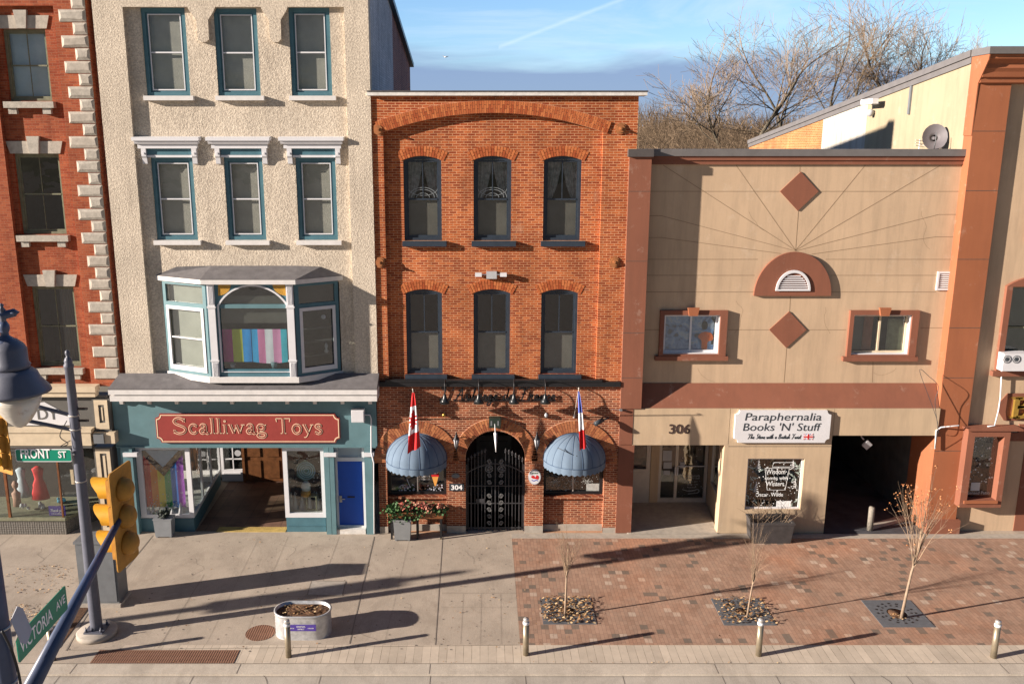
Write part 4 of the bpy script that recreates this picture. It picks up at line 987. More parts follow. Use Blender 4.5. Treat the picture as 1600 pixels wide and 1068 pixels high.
# engraved serif lettering as strokes: (points, thick?) on a unit-high grid
def A_(cx_, cz_, rx_, rz_, a0, a1, n=12): return [(cx_ + rx_ * cos(R(a0 + (a1 - a0) * i / n)), cz_ + rz_ * sin(R(a0 + (a1 - a0) * i / n))) for i in range(n + 1)]
GL = {
 'S': (.66, [(catmull([(.52, .80), (.44, .94), (.30, 1.0), (.15, .93), (.09, .77), (.18, .62), (.34, .52), (.50, .40), (.56, .24), (.48, .07), (.32, 0), (.16, .05), (.08, .2)]), 1), ([(.54, 1.0), (.54, .74)], 0), ([(.07, .0), (.07, .26)], 0)]),
 'c': (.56, [(A_(.30, .30, .20, .29, 35, 325, 16), 1), (A_(.45, .46, .03, .03, 0, 360, 6), 0)]),
 'a': (.58, [(catmull([(.12, .46), (.20, .58), (.32, .58), (.38, .46), (.38, .1), (.46, .0), (.53, .06)]), 1), (catmull([(.38, .36), (.2, .30), (.10, .16), (.18, .02), (.32, .06), (.38, .18)]), 1)]),
 'l': (.34, [([(.17, .0), (.17, 1.0)], 1), ([(.03, .015), (.31, .015)], 0), ([(.05, .985), (.2, .985)], 0)]),
 'i': (.34, [([(.17, .0), (.17, .58)], 1), ([(.03, .015), (.31, .015)], 0), ([(.05, .57), (.2, .57)], 0), (A_(.17, .80, .05, .05, 0, 360, 8), 0)]),
 'w': (.90, [([(.10, .58), (.28, .02)], 1), ([(.28, .02), (.45, .58)], 0), ([(.42, .58), (.60, .02)], 1), ([(.60, .02), (.78, .58)], 0), ([(.0, .575), (.2, .575)], 0), ([(.68, .575), (.88, .575)], 0)]),
 'g': (.60, [(A_(.26, .40, .17, .18, 0, 360, 16), 1), (catmull([(.16, .24), (.10, .14), (.2, .06), (.42, .02), (.50, -.12), (.36, -.24), (.16, -.22), (.07, -.12), (.14, .0)]), 1), ([(.40, .50), (.54, .58)], 0)]),
 'T': (.86, [([(.43, .0), (.43, 1.0)], 1), ([(.05, .98), (.81, .98)], 0), ([(.05, .98), (.09, .76)], 0), ([(.81, .98), (.77, .76)], 0), ([(.28, .015), (.58, .015)], 0)]),
 'o': (.60, [(A_(.29, .29, .21, .29, 0, 360, 20), 1)]),
 'y': (.60, [([(.08, .58), (.29, .05)], 1), (catmull([(.50, .58), (.30, .04), (.18, -.22), (.06, -.24)]), 0), ([(.0, .575), (.19, .575)], 0), ([(.40, .575), (.58, .575)], 0)]),
 's': (.50, [(catmull([(.38, .46), (.28, .58), (.14, .54), (.12, .42), (.26, .31), (.38, .18), (.34, .04), (.2, 0), (.09, .1)]), 1), ([(.39, .58), (.39, .42)], 0), ([(.08, .0), (.08, .16)], 0)]),
 ' ': (.42, [])}
hgt = PZ(653, -.15) - PZ(677, -.15); zt0 = PZ(677, -.15); tx0 = PX(269, 668, -.15); tx1 = PX(505, 668, -.15)
wtot = sum(GL[c][0] * (1.25 if c == 'S' else 1) for c in 'Scalliwag Toys'); kx = (tx1 - tx0) / wtot; x = tx0; m1 = MB(); m2 = MB()
for c in 'Scalliwag Toys':
    ww, st = GL[c]; kk = kx * (1.25 if c == 'S' else 1)
    for pts, th in st:
        pp = [(x + a * kk, zt0 + b_ * hgt) for a, b_ in pts]
        m1.ribbon(pp, .078 if th else .022, -.150, .004)
        if th: m2.ribbon(pp, .036, -.155, .003)
    x += ww * kk
part('lettering', m1, creamp, SG); part('letter_engraving', m2, signred, SG)
# small white loudspeaker and a conduit at the right end of the fascia
m = MB(); a, b_, c, d = RC(549, 640, 569, 659, -.3); m.box(a, b_, -.34, -.12, c, d); m.box(a + .02, b_ - .02, -.35, -.341, c + .02, d - .02); single('wall_speaker', m, whitec, 'white box speaker on the teal fascia right of the toy shop sign', 'speaker')
m = MB(); m.tube([(PX(570, 648, -.2), -.2, PZ(648, -.2)), (PX(578, 648, -.2), -.2, PZ(648, -.2)), (PX(580, 652, -.15), -.16, PZ(654, -.2)), (PX(580, 700, -.15), -.16, PZ(705, -.15)), (PX(584, 720, -.15), -.17, PZ(722, -.15)), (PX(584, 800, -.15), -.17, .05)], .022, 6); single('conduit', m, whitec, 'white electrical conduit running down beside the blue door', 'conduit')
# ================================================================ A: old red brick house at the left
ax1 = PX(161, 300, 0); ax0 = PX(-60, 300, 0) - 1.0
A = thing('brick_house', 'old orange brick house with stone quoins and cream shop front at the left edge', 'building', ((ax0 + ax1) / 2, 0, 0))
YAr = .17; za0 = PZ(603, 0); ZAT = 18.6
aw = []
for q in ((8, 45, 76, 158), (27, 240, 98, 366), (54, 447, 121, 573)): aw.append(RC(*q, YAr))
part('recessed_wall', MB().plate([rect(ax0, ax1, za0, ZAT)] + [rect(*q) for q in aw], YAr, .3), brickA, A)
pa0, pa1 = PX(14, 300, 0), PX(98, 300, 0) + .12
zq = PZ(9, 0)
part('pilasters', MB().plate([[(ax0, za0), (pa0, za0), (pa0, zq), (pa1 + .15, zq), (pa1 + .15, za0), (ax1, za0), (ax1, ZAT), (ax0, ZAT)]], 0, YAr - .002), brickA, A)
for i, (x0, x1, z0, z1) in enumerate(aw):
    sash_window(A, x0, x1, z0, z1, YAr, sagew, sagew, d=.075, muntin=True, depth=.22, blind=(blindb if i == 0 else None), blindh=1.1, vcurtain=((.55, 1.05, blindg) if i == 2 else None), sd_=.045)
    part('sill', MB().box(x0 - .10, x1 + .10, YAr - .18, YAr + .1, z0 - .20, z0 - .02), stone, A)
    for xx in (x0 + .0, x1 - .26): part('sill_block', MB().box(xx, xx + .24, YAr - .12, YAr + .05, z0 - .37, z0 - .202), stone, A)
    part('lintel', MB().prism([(x0 - .06, z1 + .002), (x1 + .06, z1 + .002), (x1 + .16, z1 + .36), (x0 - .16, z1 + .36)], YAr - .03, YAr + .2), stoneL, A)
    xm = (x0 + x1) / 2; part('keystone', MB().prism([(xm - .13, z1 - .0), (xm + .13, z1), (xm + .19, z1 + .50), (xm - .19, z1 + .50)], YAr - .10, YAr + .1), stone, A)
random.seed(11)
zt = PZ(606, 0); k = 0; z = PZ(592, 0)
while z < ZAT - .4:
    hgt_ = .352; lng = .80 if k % 2 == 0 else .44
    old = z > 7.5; lng *= random.uniform(.82, 1.06) if old else random.uniform(.95, 1.03)
    m = MB(); x1_ = ax1 + random.uniform(-.02, .0); yf = -.045 - random.uniform(0, .02)
    c = .03 if z < 6 else .05
    xs_ = [ax1 - lng, x1_]; zs_ = [z + .012, z + hgt_ - .012]
    q_ = lambda: c + (random.uniform(0, .045) if old else random.uniform(0, .012))
    fr = [(xs_[0] + q_(), yf, zs_[0] + q_()), (xs_[1] - q_(), yf, zs_[0] + q_()), (xs_[1] - q_(), yf, zs_[1] - q_()), (xs_[0] + q_(), yf, zs_[1] - q_())]
    bk = [(xs_[0], .05, zs_[0]), (xs_[1], .05, zs_[0]), (xs_[1], .05, zs_[1]), (xs_[0], .05, zs_[1])]
    md = [(a, -.02, b_) for a, _, b_ in bk]
    m.add(fr + md + bk, [(0, 1, 2, 3)] + [(i + 0, i + 4, (i + 1) % 4 + 4, (i + 1) % 4) for i in range(4)] + [(i + 4, i + 8, (i + 1) % 4 + 8, (i + 1) % 4 + 4) for i in range(4)], False)
    part('quoin_stone', m, stoneL if random.random() < (.55 if old else .85) else stone, A); z += hgt_; k += 1
part('roof', MB().box(ax0, ax1, .48, 15, 17.2, 17.4), roofg, A)
# shop front
creamA = paint('cream_trim', (.62, .51, .36), .6, .12, 4, .05); darkA = paint('dark_olive_grey', (.115, .11, .10), .6, .15, 4, .05)
sx1_ = PX(170, 640, -.1)
def zA(py, y=-.15): return PZ(py, y)
part('upper_cornice', MB().box(ax0, sx1_ - .25, -.36, .0, zA(613, -.36), zA(604, -.36)).box(ax0, sx1_ - .3, -.30, .0, zA(620, -.3), zA(613, -.36) - .002), creamA, A)
part('sign_fascia', MB().box(ax0, sx1_, -.14, .3, zA(674), zA(620, -.3) - .002), darkA, A)
part('lower_cornice', MB().box(ax0, PX(143, 690, -.4), -.42, -.142, zA(696, -.42), zA(673, -.42)).box(ax0, PX(144, 690, -.45), -.46, -.142, zA(676, -.46), zA(671, -.46)), creamA, A)
part('cornice_underside', MB().box(ax0, PX(143, 690, -.4) - .02, -.38, -.10, zA(700, -.4), zA(696, -.42) - .002), darkA, A)
for (a, b_, c, d) in ((146, 622, 173, 674), (153, 698, 181, 832)):
    x0, x1, z0, z1 = RC(a, b_, c, d, -.18)
    if z0 < .4: z0 = .0
    part('shop_pilaster', MB().box(x0, x1, -.20, .2, z0, z1), darkA, A)
    part('pilaster_panel', MB().plate([rect(x0 + .06, x1 - .06, z0 + .1, z1 - .05), rect(x0 + .19, x1 - .17, z0 + .3, z1 - .2)], -.225, .024).box(x0 + .27, x1 - .23, -.215, -.201, z0 + .38, z1 - .28), creamA, A)
x0, x1, z0, z1 = RC(148, 675, 180, 692, -.3); part('pilaster_capital', MB().box(x0, x1, -.34, .0, z0, z1), creamA, A); part('capital_block', MB().box(x0, x0 + .32, -.40, -.342, z0 + .02, z1 - .04), greym, A)
# display window, pressed-metal stall riser, angled return
yS = -.12; w0, w1 = ax0, PX(97, 750, yS); zk = zA(808, yS); zw = zA(701, yS)
rz = NT('pressed_metal'); vo = rz.new('ShaderNodeTexVoronoi'); vo.inputs['Scale'].default_value = 13; vo.inputs['Randomness'].default_value = .15; rz.l.new(rz.tc, vo.inputs['Vector'])
rz.bump(vo.outputs['Distance'], .8, .03); pressed = rz.fin((.14, .13, .115), .5, .2, .5)
xe = PX(104, 830, yS)
part('stall_riser', MB().slab([(ax0, yS), (xe, yS), (xe + .75, 1.6), (ax0, 1.6)], 0, zk - .1), pressed, A)
part('riser_cap', MB().slab([(ax0, yS - .05), (xe + .02, yS - .05), (xe + .78, 1.6), (ax0, 1.6)], zk - .098, zk), sagew, A)
fo = part('display_window', MB().box(PX(8, 750, yS) - .04, PX(8, 750, yS) + .04, yS, yS + .07, zk, zw).box(w0, w1 + .05, yS, yS + .07, zw, zw + .08).box(xe - .09, xe - .04, yS, yS + .06, zk, zw), wood, A)
part('pane', MB().box(w0, xe - .1, yS + .03, yS + .036, zk + .002, zw), glassd, fo)
part('display_back', MB().box(w0, xe + .8, 1.62, 1.7, 0, zw + .3), inside, A); part('display_ceiling', MB().box(w0, xe + .8, .31, 1.6, zw + .02, zw + .1), inside, A)
part('return_pane', MB().add([(xe, yS, zk), (xe + .75, 1.6, zk), (xe + .75, 1.6, zw), (xe, yS, zw)], [(0, 1, 2, 3)]), glassd, A)
part('recess_back', MB().box(xe + .8, PX(182, 750, 1.7), 1.6, 1.7, 0, zw + .3), inside, A)
m = MB(); m.plate([[(PX(60, 640, -.16), zA(664, -.16)), (PX(112, 664, -.16), zA(664, -.16)), (PX(112, 664, -.16), zA(650, -.16)), (PX(70, 633, -.16), zA(628, -.16)), (PX(20, 633, -.16), zA(634, -.16)), (PX(20, 633, -.16), zA(664, -.16))]], -.155, .013)
SA = thing('shop_sign', 'white sign panel with thin black capitals DY on the dark fascia at the left', 'sign', (PX(60, 650, -.16), -.15, zA(664)))
part('panel', m, whitec, SA); part('lettering', MB().text('D', PX(66, 650, -.17), zA(655, -.17), .50, -.162, .006, wid=1.0).text('Y', PX(83, 650, -.17), zA(655, -.17), .50, -.162, .006), darkA, SA)
# things in the shop window
def dress(px, py0, py1, y, mat, label, wd=.22):
    x = PX(px, (py0 + py1) / 2, y); z0, z1 = PZ(py1, y), PZ(py0, y); h = z1 - z0
    m = MB(); m.lathe([(wd * 1.15, 0), (wd * .95, h * .25), (wd * .8, h * .45), (wd * .5, h * .62), (wd * .62, h * .80), (wd * .75, h * .92), (wd * .25, h)], (x, y, z0), 14, sy=.6)
    single('dress', m, mat, label, 'dress', None)
dress(61, 728, 778, .55, redc, 'long red dress on display in the left shop window', .26)
dress(34, 730, 775, .75, blindb, 'pale blue-grey garment hanging behind the left shop window', .22)
m = MB(); x, y = PX(25, 770, .4), .4; z0 = PZ(790, .4)
m.lathe([(.14, 0), (.12, .25), (.15, .45), (.07, .52), (.04, .6), (.09, .66), (.11, .76), (.06, .86), (0, .88)], (x, y, z0), 12, sy=.7); single('bust_ornament', m, paint('bust_tan', (.30, .17, .12), .7, .3, 6, .1), 'tan display bust at the left of the shop window', 'ornament')
def deco(px, py, mat, label, n, nm='ornament', y=.25, s=1.0):
    random.seed(n); x = PX(px, py, y); z = PZ(py, y); m = MB()
    for k in range(5):
        r = random.uniform(.04, .09) * s; m.lathe([(0, 0), (r, r * .6), (r * .7, r * 1.6), (0, r * 2)], (x + random.uniform(-.1, .1) * s, y + random.uniform(-.05, .05), z + random.uniform(0, .14) * s), 8)
    single(nm, m, mat, label, 'ornament')
deco(40, 797, whitec, 'white figurine near the middle of the left shop window sill', 1); deco(64, 795, plateg, 'white and grey figurine beside the purple notice in the left shop window', 2)
deco(96, 786, paint('toy_blue', (.10, .42, .60), .6, .1, 4, 0), 'light blue stuffed ornament above the purple notice', 4, s=1.0)
x0, x1, z0, z1 = RC(75, 791, 101, 806, yS - .03 + .1)
TS = thing('notice_sign', 'purple notice with white script reading Thank you in the left shop window', 'sign', ((x0 + x1) / 2, 0, z0))
part('board', MB().box(x0, x1, .0, .012, z0, z1), purple, TS); part('lettering', MB().text('Thank you', (x0 + x1) / 2, (z0 + z1) / 2 - .03, .13, -.006, .004, shear=.3, fit=.44).text('FOR SHOPPING', (x0 + x1) / 2, z0 + .05, .05, -.006, .004, fit=.36), whitet, TS)
m = MB(); m.box(PX(108, 745, .2), PX(113, 745, .2), .3, .31, PZ(758, .2), PZ(735, .2)); single('poster', m, creamp, 'small cream poster on the return pane of the left shop window', 'poster')

# ================================================================ D: the beige rendered shop
YD, YP_, YF = .38, -.10, -.06; YEr = .16
dx0, dx1 = PX(978, 400, YP_), PX(1012, 400, YP_)
xE = 14.47
zD1 = PZ(245, YD)
D = thing('beige_building', 'beige rendered shop building with brown trim and sunburst grooves next to the red brick house', 'building', ((dx0 + xE) / 2, 0, 0))
wl_ = RC(1036, 491, 1123, 552, YD); wr_ = RC(1330, 491, 1420, 553, YD)
zbt_ = PZ(598, YD); zbb_ = PZ(637, .0)
vent = RC(1463, 424, 1486, 453, YD)
part('upper_wall', MB().plate([rect(dx0 + .1, xE + .1, zbb_ + .2, PZ(238, YD)), rect(*wl_), rect(*wr_)], YD, .3), beige, D)
part('left_pilaster', MB().box(dx0, dx1, YP_, YD - .002, zbb_ - .0, PZ(245, YP_)), brown, D)
x0, x1 = PX(965, 665, YF), PX(985.5, 665, YF); part('left_pilaster_lower', MB().box(dx0 + .0, dx0 + .42, YP_ + .03, .3, PZ(694, YF), zbb_ - .002), brown, D)
part('left_pilaster_foot', MB().box(dx0 + .0, dx0 + .50, YP_ + .055, .9, 0.012, PZ(694, YF) - .002), brown, D)
part('pilaster_cap', MB().box(dx0 - .05, dx1 + .04, YP_ - .08, YD + .1, PZ(245, YP_) + .002, PZ(233, YP_)), capd, D)
part('parapet_cap', MB().box(dx1 + .042, xE, YD - .16, YD + .42, PZ(244, YD - .16), PZ(233, YD - .16)), capg, D)
part('parapet_band', MB().box(dx1, xE, YD - .11, YD - .002, PZ(250.5, YD - .11), PZ(244, YD - .16) - .002).box(dx1, xE, YD - .07, YD - .001, PZ(257, YD - .07), PZ(250.5, YD - .11) - .002), brown, D)
b = MB(); b.hexa([(dx0, .7, 9.6), (xE, .7, 9.6), (xE, 20, 8.8), (dx0, 20, 8.8)], [(dx0, .7, 11.2), (xE, .7, 11.2), (xE, 20, 10.5), (dx0, 20, 10.5)]); part('roof', b, roofg, D)
# brown band over the ground floor: leans out towards its foot
b = MB(); b.extr_x([(YD - .002, zbt_), (YD - .03, zbt_), (-.02, zbb_), (YD - .002, zbb_)], dx1 + .002, xE - .02); part('brown_band', b, brown, D)
# grooves in the render
gv = MB(); W = .016
def gl(pts, y=YD): gv.ribbon([(PX(a, b_, y), PZ(b_, y)) for a, b_ in pts], W, y - .003, .004)
for yy, a, b_ in ((299, 1011, 1220), (299, 1279, 1500), (405, 1009, 1184), (405, 1290, 1492), (430, 1009, 1179), (430, 1298, 1462), (456, 1008, 1179), (456, 1298, 1462), (515, 1006, 1030), (515, 1138, 1201), (515, 1259, 1322), (512, 1438, 1478)): gl([(a, yy), (b_, yy)])
gl([(1243, 391), (1150, 258)]); gl([(1243, 391), (1036, 258)]); gl([(1010, 337), (1033, 337), (1243, 392)]); gl([(1010, 371), (1033, 371), (1220, 396)])
gl([(1243, 391), (1352, 258)]); gl([(1243, 391), (1470, 258)]); gl([(1243, 392), (1467, 335), (1500, 335)]); gl([(1268, 397), (1462, 370), (1492, 370)])
gl([(1250, 258), (1249.5, 269)]); gl([(1247.5, 329), (1243, 391)]); gl([(1235, 462), (1233.5, 487)]); gl([(1229, 543), (1225, 597)]); gl([(1364, 563), (1363, 597)])
part('groove_lines', gv, paint('groove_shadow', (.26, .18, .11), .9, .1, 4, 0), D)
gp = MB()
for yy in (299, 405 + 3, 520, 590):
    z = PZ(yy, YP_); gp.box(dx0 - .001, dx1 + .001, YP_ - .003, YP_, z - .007, z + .007)
part('pilaster_joint', gp, pavedark, D)
for (cx_, cy__, h) in ((1249, 299, 30), (1231, 515, 29)):
    x, z = PX(cx_, cy__, YD - .03), PZ(cy__, YD - .03); r = h * (PX(cx_ + 1, cy__, YD) - PX(cx_, cy__, YD))
    m = MB(); m.prism([(x, z - r), (x + r, z), (x, z + r), (x - r, z)], YD - .035, YD); part('diamond_panel', m, brown, D)
x, z = PX(1238, 462, YD - .08), PZ(462, YD - .08); r = PX(1298, 462, YD) - PX(1238, 462, YD)
m = MB(); m.prism([(x - r, z), (x + r, z)] + [(x + r * cos(pi * i / 28), z + r * 1.14 * sin(pi * i / 28)) for i in range(1, 28)], YD - .10, YD); fo = part('half_round_panel', m, brown, D)
x, z = PX(1238.5, 454, YD - .1), PZ(454, YD - .1); r = PX(1266, 450, YD) - PX(1239, 450, YD)
arc = lambda q: [(x - q, z), (x + q, z)] + [(x + q * cos(pi * i / 20), z + q * 1.2 * sin(pi * i / 20)) for i in range(1, 20)]
arc2 = [(a, b_ + .05) if k < 2 else (a, b_) for k, (a, b_) in enumerate(arc(r - .07))]
LV = part('louvre_vent', MB().plate([arc(r), arc2], YD - .145, .043), whitec, D)
m = MB()
for i in range(8):
    zz_ = z + .08 + i * .068; hh = (zz_ - z) / 1.2; ww = sqrt(max(0, (r - .07) ** 2 - hh * hh)) - .02
    if ww > .05: m.extr_x([(YD - .112, zz_ - .02), (YD - .140, zz_ - .045), (YD - .132, zz_ - .05), (YD - .104, zz_ - .025)], x - ww, x + ww)
part('slats', m, whitec, LV)
a, b_, c, d = vent
LV = part('wall_vent', MB().plate([rect(a, b_, c, d), rect(a + .06, b_ - .06, c + .06, d - .06)], YD - .05, .048), whitec, D); m = MB()
for i in range(7): zz_ = c + .09 + i * (d - c - .14) / 7; m.extr_x([(YD - .012, zz_ + .03), (YD - .044, zz_), (YD - .04, zz_ - .008), (YD - .008, zz_ + .022)], a + .06, b_ - .06)
part('slats', m, whitec, LV)
# hairline cracks in the render
random.seed(14); ckm = MB()
for px, py, n, a in ((1150, 470, 9, -1.4), (1290, 480, 7, -1.9), (1440, 330, 10, -1.5), (1090, 575, 6, -1.3), (1400, 575, 6, -1.7), (1170, 330, 6, -1.2)):
    x, z = PX(px, py, YD), PZ(py, YD); pts = [(x, z)]
    for _ in range(n): a += random.gauss(0, .35); x += .13 * cos(a); z += .13 * sin(a); pts.append((x, z))
    ckm.ribbon(pts, .007, YD - .0015, .002)
part('wall_cracks', ckm, MATS['groove_shadow'], D)
# two sliding windows with heavy trim
def slider(q, label, decal):
    x0, x1, z0, z1 = q; y = YD
    fo = part('trimmed_window', MB().plate([rect(x0 - .13, x1 + .22, z0 - .06, z1 + .14), rect(x0, x1, z0, z1)], y - .12, .118), brown, D, label)
    part('sill', MB().box(x0 - .24, x1 + .30, y - .15, y - .001, z0 - .20, z0 - .062), brown, fo)
    xm = (x0 + x1) / 2; part('keystone', MB().prism([(xm - .13, z1 - .01), (xm + .13, z1 - .01), (xm + .18, z1 + .24), (xm - .18, z1 + .24)], y - .22, y - .121), brownL, fo)
    part('window_liner', MB().plate([rect(x0, x1, z0, z1), rect(x0 + .03, x1 - .03, z0 + .03, z1 - .03)], y - .05, .20), whitec, fo)
    m = MB().plate([rect(x0 + .03, x1 - .03, z0 + .03, z1 - .03), rect(x0 + .09, xm - .02, z0 + .09, z1 - .08), rect(xm + .04, x1 - .09, z0 + .09, z1 - .08)], y + .10, .04)
    part('slider_frame', m, whitec if decal else creamA, fo); part('pane', MB().box(x0 + .06, x1 - .06, y + .15, y + .156, z0 + .06, z1 - .06), glass, fo)
    if not decal: part('curtain', MB().box(xm - .42, xm - .14, y + .25, y + .3, z0, z1), paint('rust_curtain', (.28, .10, .06), .9, .2, 6, 0), fo); part('curtain', MB().box(x0, x0 + .5, y + .3, y + .31, z0, z1), blindg, fo); part('blind', MB().box(xm + .35, x1, y + .3, y + .31, z0, z1 - .2), sagew, fo)
    part('room_interior', room(x0, x1, y + .301, y + 1.3, z0 - .1, z1 + .1), inside, fo); return fo
slider(wl_, 'trimmed window with blue and orange painted glass', True)
slider(wr_, 'trimmed window with a cream slider and dark curtain', False)
# abstract painted glass (a plain generic stand-in in the same colours)
x0, x1, z0, z1 = wl_; y = YD + .17
pg = NT('painted_glass'); n = pg.noise(3.2, 5, .6, dist=1.2)
pgm = pg.fin(pg.ramp(n, [(.34, (.02, .03, .06)), (.42, (.10, .19, .40)), (.52, (.20, .32, .55)), (.60, (.42, .46, .55)), (.70, (.05, .09, .16))]), .3)
PG = thing('painted_panel', 'blue-grey abstract painted panel with an orange patch behind the left sliding window', 'painting', ((x0 + x1) / 2, y, z0))
part('panel', MB().box(x0 + .02, x1 - .02, y, y + .02, z0 + .02, z1 - .02), pgm, PG)
xc, zc = PX(1101, 530, y), PZ(530, y)
part('orange_patch', MB().prism(catmull([(xc - .22, zc + .1), (xc - .05, zc + .24), (xc + .2, zc + .2), (xc + .26, zc), (xc + .1, zc - .08), (xc + .08, zc - .3), (xc - .08, zc - .3), (xc - .1, zc - .05)], 4, True)[::-1], y - .012, y - .002), paint('orange_patch', (.75, .14, .02), .4, .2, 6, 0), PG)
part('black_spot', MB().disc(PX(1101, 508, y), PZ(508, y), .10, y - .01, y - .003, 16, 1.4), black, PG)
part('dark_swirl', MB().ribbon(catmull([(PX(1112, 495, y), PZ(495, y)), (PX(1118, 505, y), PZ(505, y)), (PX(1116, 520, y), PZ(520, y)), (PX(1112, 538, y), PZ(538, y))]), .07, y - .01, .005), black, PG)
# ---- ground floor of D
zf_ = PZ(695, YF); zg = zbb_ - .004
fx0, fx1 = dx0 + .422, PX(1139.5, 665, YF)
part('number_fascia', MB().box(fx0, fx1, YF, .4, zf_, zg), beige2, D)
fx2 = PX(1295, 740, YF)
pw = RC(1166, 716, 1254, 796, YF)
zfp = PZ(680, YF)
part('shop_wall', MB().plate([[(PX(1124, 780, YF), 0.012), (fx2, 0.012), (fx2, zfp), (fx2, zg), (fx1 + .014, zg), (fx1 + .014, zf_), (PX(1132, 700, YF), zf_)], rect(*pw)], YF, .36), beige2, D)
part('passage_fascia', MB().box(fx2 + .014, xE, YF, .5, zfp, zg), beige2, D)
gv = MB(); zz_ = PZ(697, YF); gv.box(fx1 + .014, fx2, YF - .004, YF, zz_ - .008, zz_ + .008); part('render_joint', gv, pavedark, D)
part('display_recess', room(pw[0], pw[1], YF + .2, 1.5, pw[2], pw[3], None), inside, D)
fo = part('shop_window', MB().plate([rect(*pw), rect(*inset(*pw, .055))], YF + .10, .05), whitec, D, 'square shop window lettered with a saying')
part('pane', MB().box(pw[0] + .05, pw[1] - .05, YF + .12, YF + .126, pw[2] + .05, pw[3] - .05), glassd, fo)
yy = YF + .112; wt = MB()
def wtx(s, px, py, h, fitpx=None): wt.text(s, PX(px, py, yy), PZ(py, yy), h, yy, .003, fit=(PX(px + fitpx, py, yy) - PX(px, py, yy)) if fitpx else None)
wtx('Wisdom', 1212, 740, .24, 30); wtx('comes with', 1213, 749, .17, 36); wtx('Winters', 1211, 758.5, .22, 28); wtx('Oscar', 1190, 775, .18, 20); wtx('Wilde', 1214, 775, .19, 19)
wt.ribbon([(PX(a, 750, yy), PZ(b_, yy)) for a, b_ in ((1194, 731), (1232, 731), (1228, 765), (1200, 765), (1194, 731))], .015, yy, .003)
wt.ribbon([(PX(a, 750, yy), PZ(b_, yy)) for a, b_ in ((1207, 722), (1236, 722), (1236, 729), (1205, 729), (1207, 722))], .015, yy, .003)
random.seed(5)
lf = MB()
for _ in range(26):
    cxp = random.choice((random.uniform(1170, 1184), random.uniform(1236, 1250))); cyp = random.uniform(722, 788); a = random.uniform(0, 6.28); X_, Z_ = PX(cxp, cyp, yy), PZ(cyp, yy)
    lf.ribbon([(X_, Z_), (X_ + .10 * cos(a), Z_ + .10 * sin(a)), (X_ + .2 * cos(a + .3), Z_ + .2 * sin(a + .3))], [.01, .06, .01], yy + .001, .002)
part('painted_foliage', lf, paint('window_paint_grey_green', (.34, .42, .38), .6, .4, 6, 0), fo)
for _ in range(140): wt.disc(PX(random.uniform(1170, 1250), 755, yy), PZ(random.uniform(720, 790), yy), random.uniform(.006, .02), yy, yy + .003, 6)
wt.add([(PX(a, 785, yy), yy, PZ(b_, yy)) for a, b_ in ((1213, 791), (1236, 791), (1236, 782), (1213, 782))], [(0, 1, 2, 3)])
for cxp, cyp, s_ in ((1176, 770, 1), (1180, 735, 1), (1243, 735, -1), (1246, 765, -1)):
    for q in range(5): wt.ribbon(catmull([(PX(cxp, cyp, yy), PZ(cyp, yy)), (PX(cxp + s_ * 4, cyp, yy), PZ(cyp - 4 - q * 2, yy)), (PX(cxp + s_ * (9 - q), cyp, yy), PZ(cyp - 2 - q * 4, yy))]), .02, yy, .003)
part('window_lettering', wt, paint('window_paint_white', (.85, .87, .87), .6, .1, 6, 0), fo)
# entrance recess
ry = 2.43
rxl, rxr = dx0 + .5, PX(1103, 784, ry)
part('entrance_back', MB().box(rxl - 1.5, rxr + .5, ry + .12, ry + .2, 0, zf_ + .3), inside, D)
part('entrance_ceiling', MB().box(rxl - .5, fx1 + .1, .41, ry + .1, zf_ + .05, zf_ + .2), beige2, D)
part('entrance_floor', MB().slab([(rxl - .1, -.1), (PX(1121, 826, YF), -.1), (rxr, ry), (rxl - 1.4, ry)], .012, .03), conc, D)
part('entrance_left_wall', MB().slab([(rxl - .45, .3), (rxl - .30, .3), (rxl - .30, ry), (rxl - .45, ry)], 0, zf_ + .1), brown, D)
# angled right cheek with a narrow window
Ac, Bc = (PX(1128, 800, YF) + .0, YF + .34), (rxr, ry); l = math.hypot(Bc[0] - Ac[0], Bc[1] - Ac[1])
def cheek(name, loops, mat, th, off, parent):
    mb_ = MB().plate(loops, 0, th); ux, uy = (Bc[0] - Ac[0]) / l, (Bc[1] - Ac[1]) / l
    mb_.v = [(Ac[0] + ux * a - uy * -(b + off), Ac[1] + uy * a + -ux * (b + off) * 1.0, c) for a, b, c in mb_.v]
    return part(name, mb_, mat, parent)
wz0 = .95
ck = cheek('entrance_cheek', [rect(0, l, 0, zf_ + .1), rect(.5, l * .75, wz0, zf_ - .1)], beige2, .12, 0, D)
cheek('cheek_window', [rect(.5, l * .75, wz0, zf_ - .1), rect(.58, l * .72, wz0 + .08, zf_ - .18)], silver, .06, .0, ck)
cheek('cheek_pane', [rect(.5, l * .75, wz0, zf_ - .1)], glassd, .006, .05, ck)
# glazed doors
dL, dR = PX(1029, 740, ry), PX(1105, 740, ry); dm = PX(1056, 740, ry); z1d = zf_ + .3
fo = part('glass_door', MB().plate([rect(dL, dR, .03, z1d), rect(dL + .09, dm - .04, .18, z1d - .1), rect(dm + .06, dR - .10, .18, z1d - .1)], ry, .09), silver, D)
part('pane', MB().box(dL + .08, dR - .08, ry + .04, ry + .046, .15, z1d - .08), glassd, fo)
part('door_handle', MB().box(dm - .05, dm - .01, ry - .05, ry - .001, 1.05, 1.35).box(dm + .03, dm + .07, ry - .05, ry - .001, 1.05, 1.35).box(dm + .07, dR - .1, ry - .02, ry - .001, 1.36, 1.39), whitec, fo)
for (a, b_, c, d) in ((1036, 704, 1050, 720), (1037, 722, 1050, 732), (1037, 735, 1047, 742), (1063, 722, 1070, 731)):
    q = RC(a, b_, c, d, ry); part('paper_notice', MB().box(q[0], q[1], ry + .02, ry + .03, q[2], q[3]), plateg, fo)
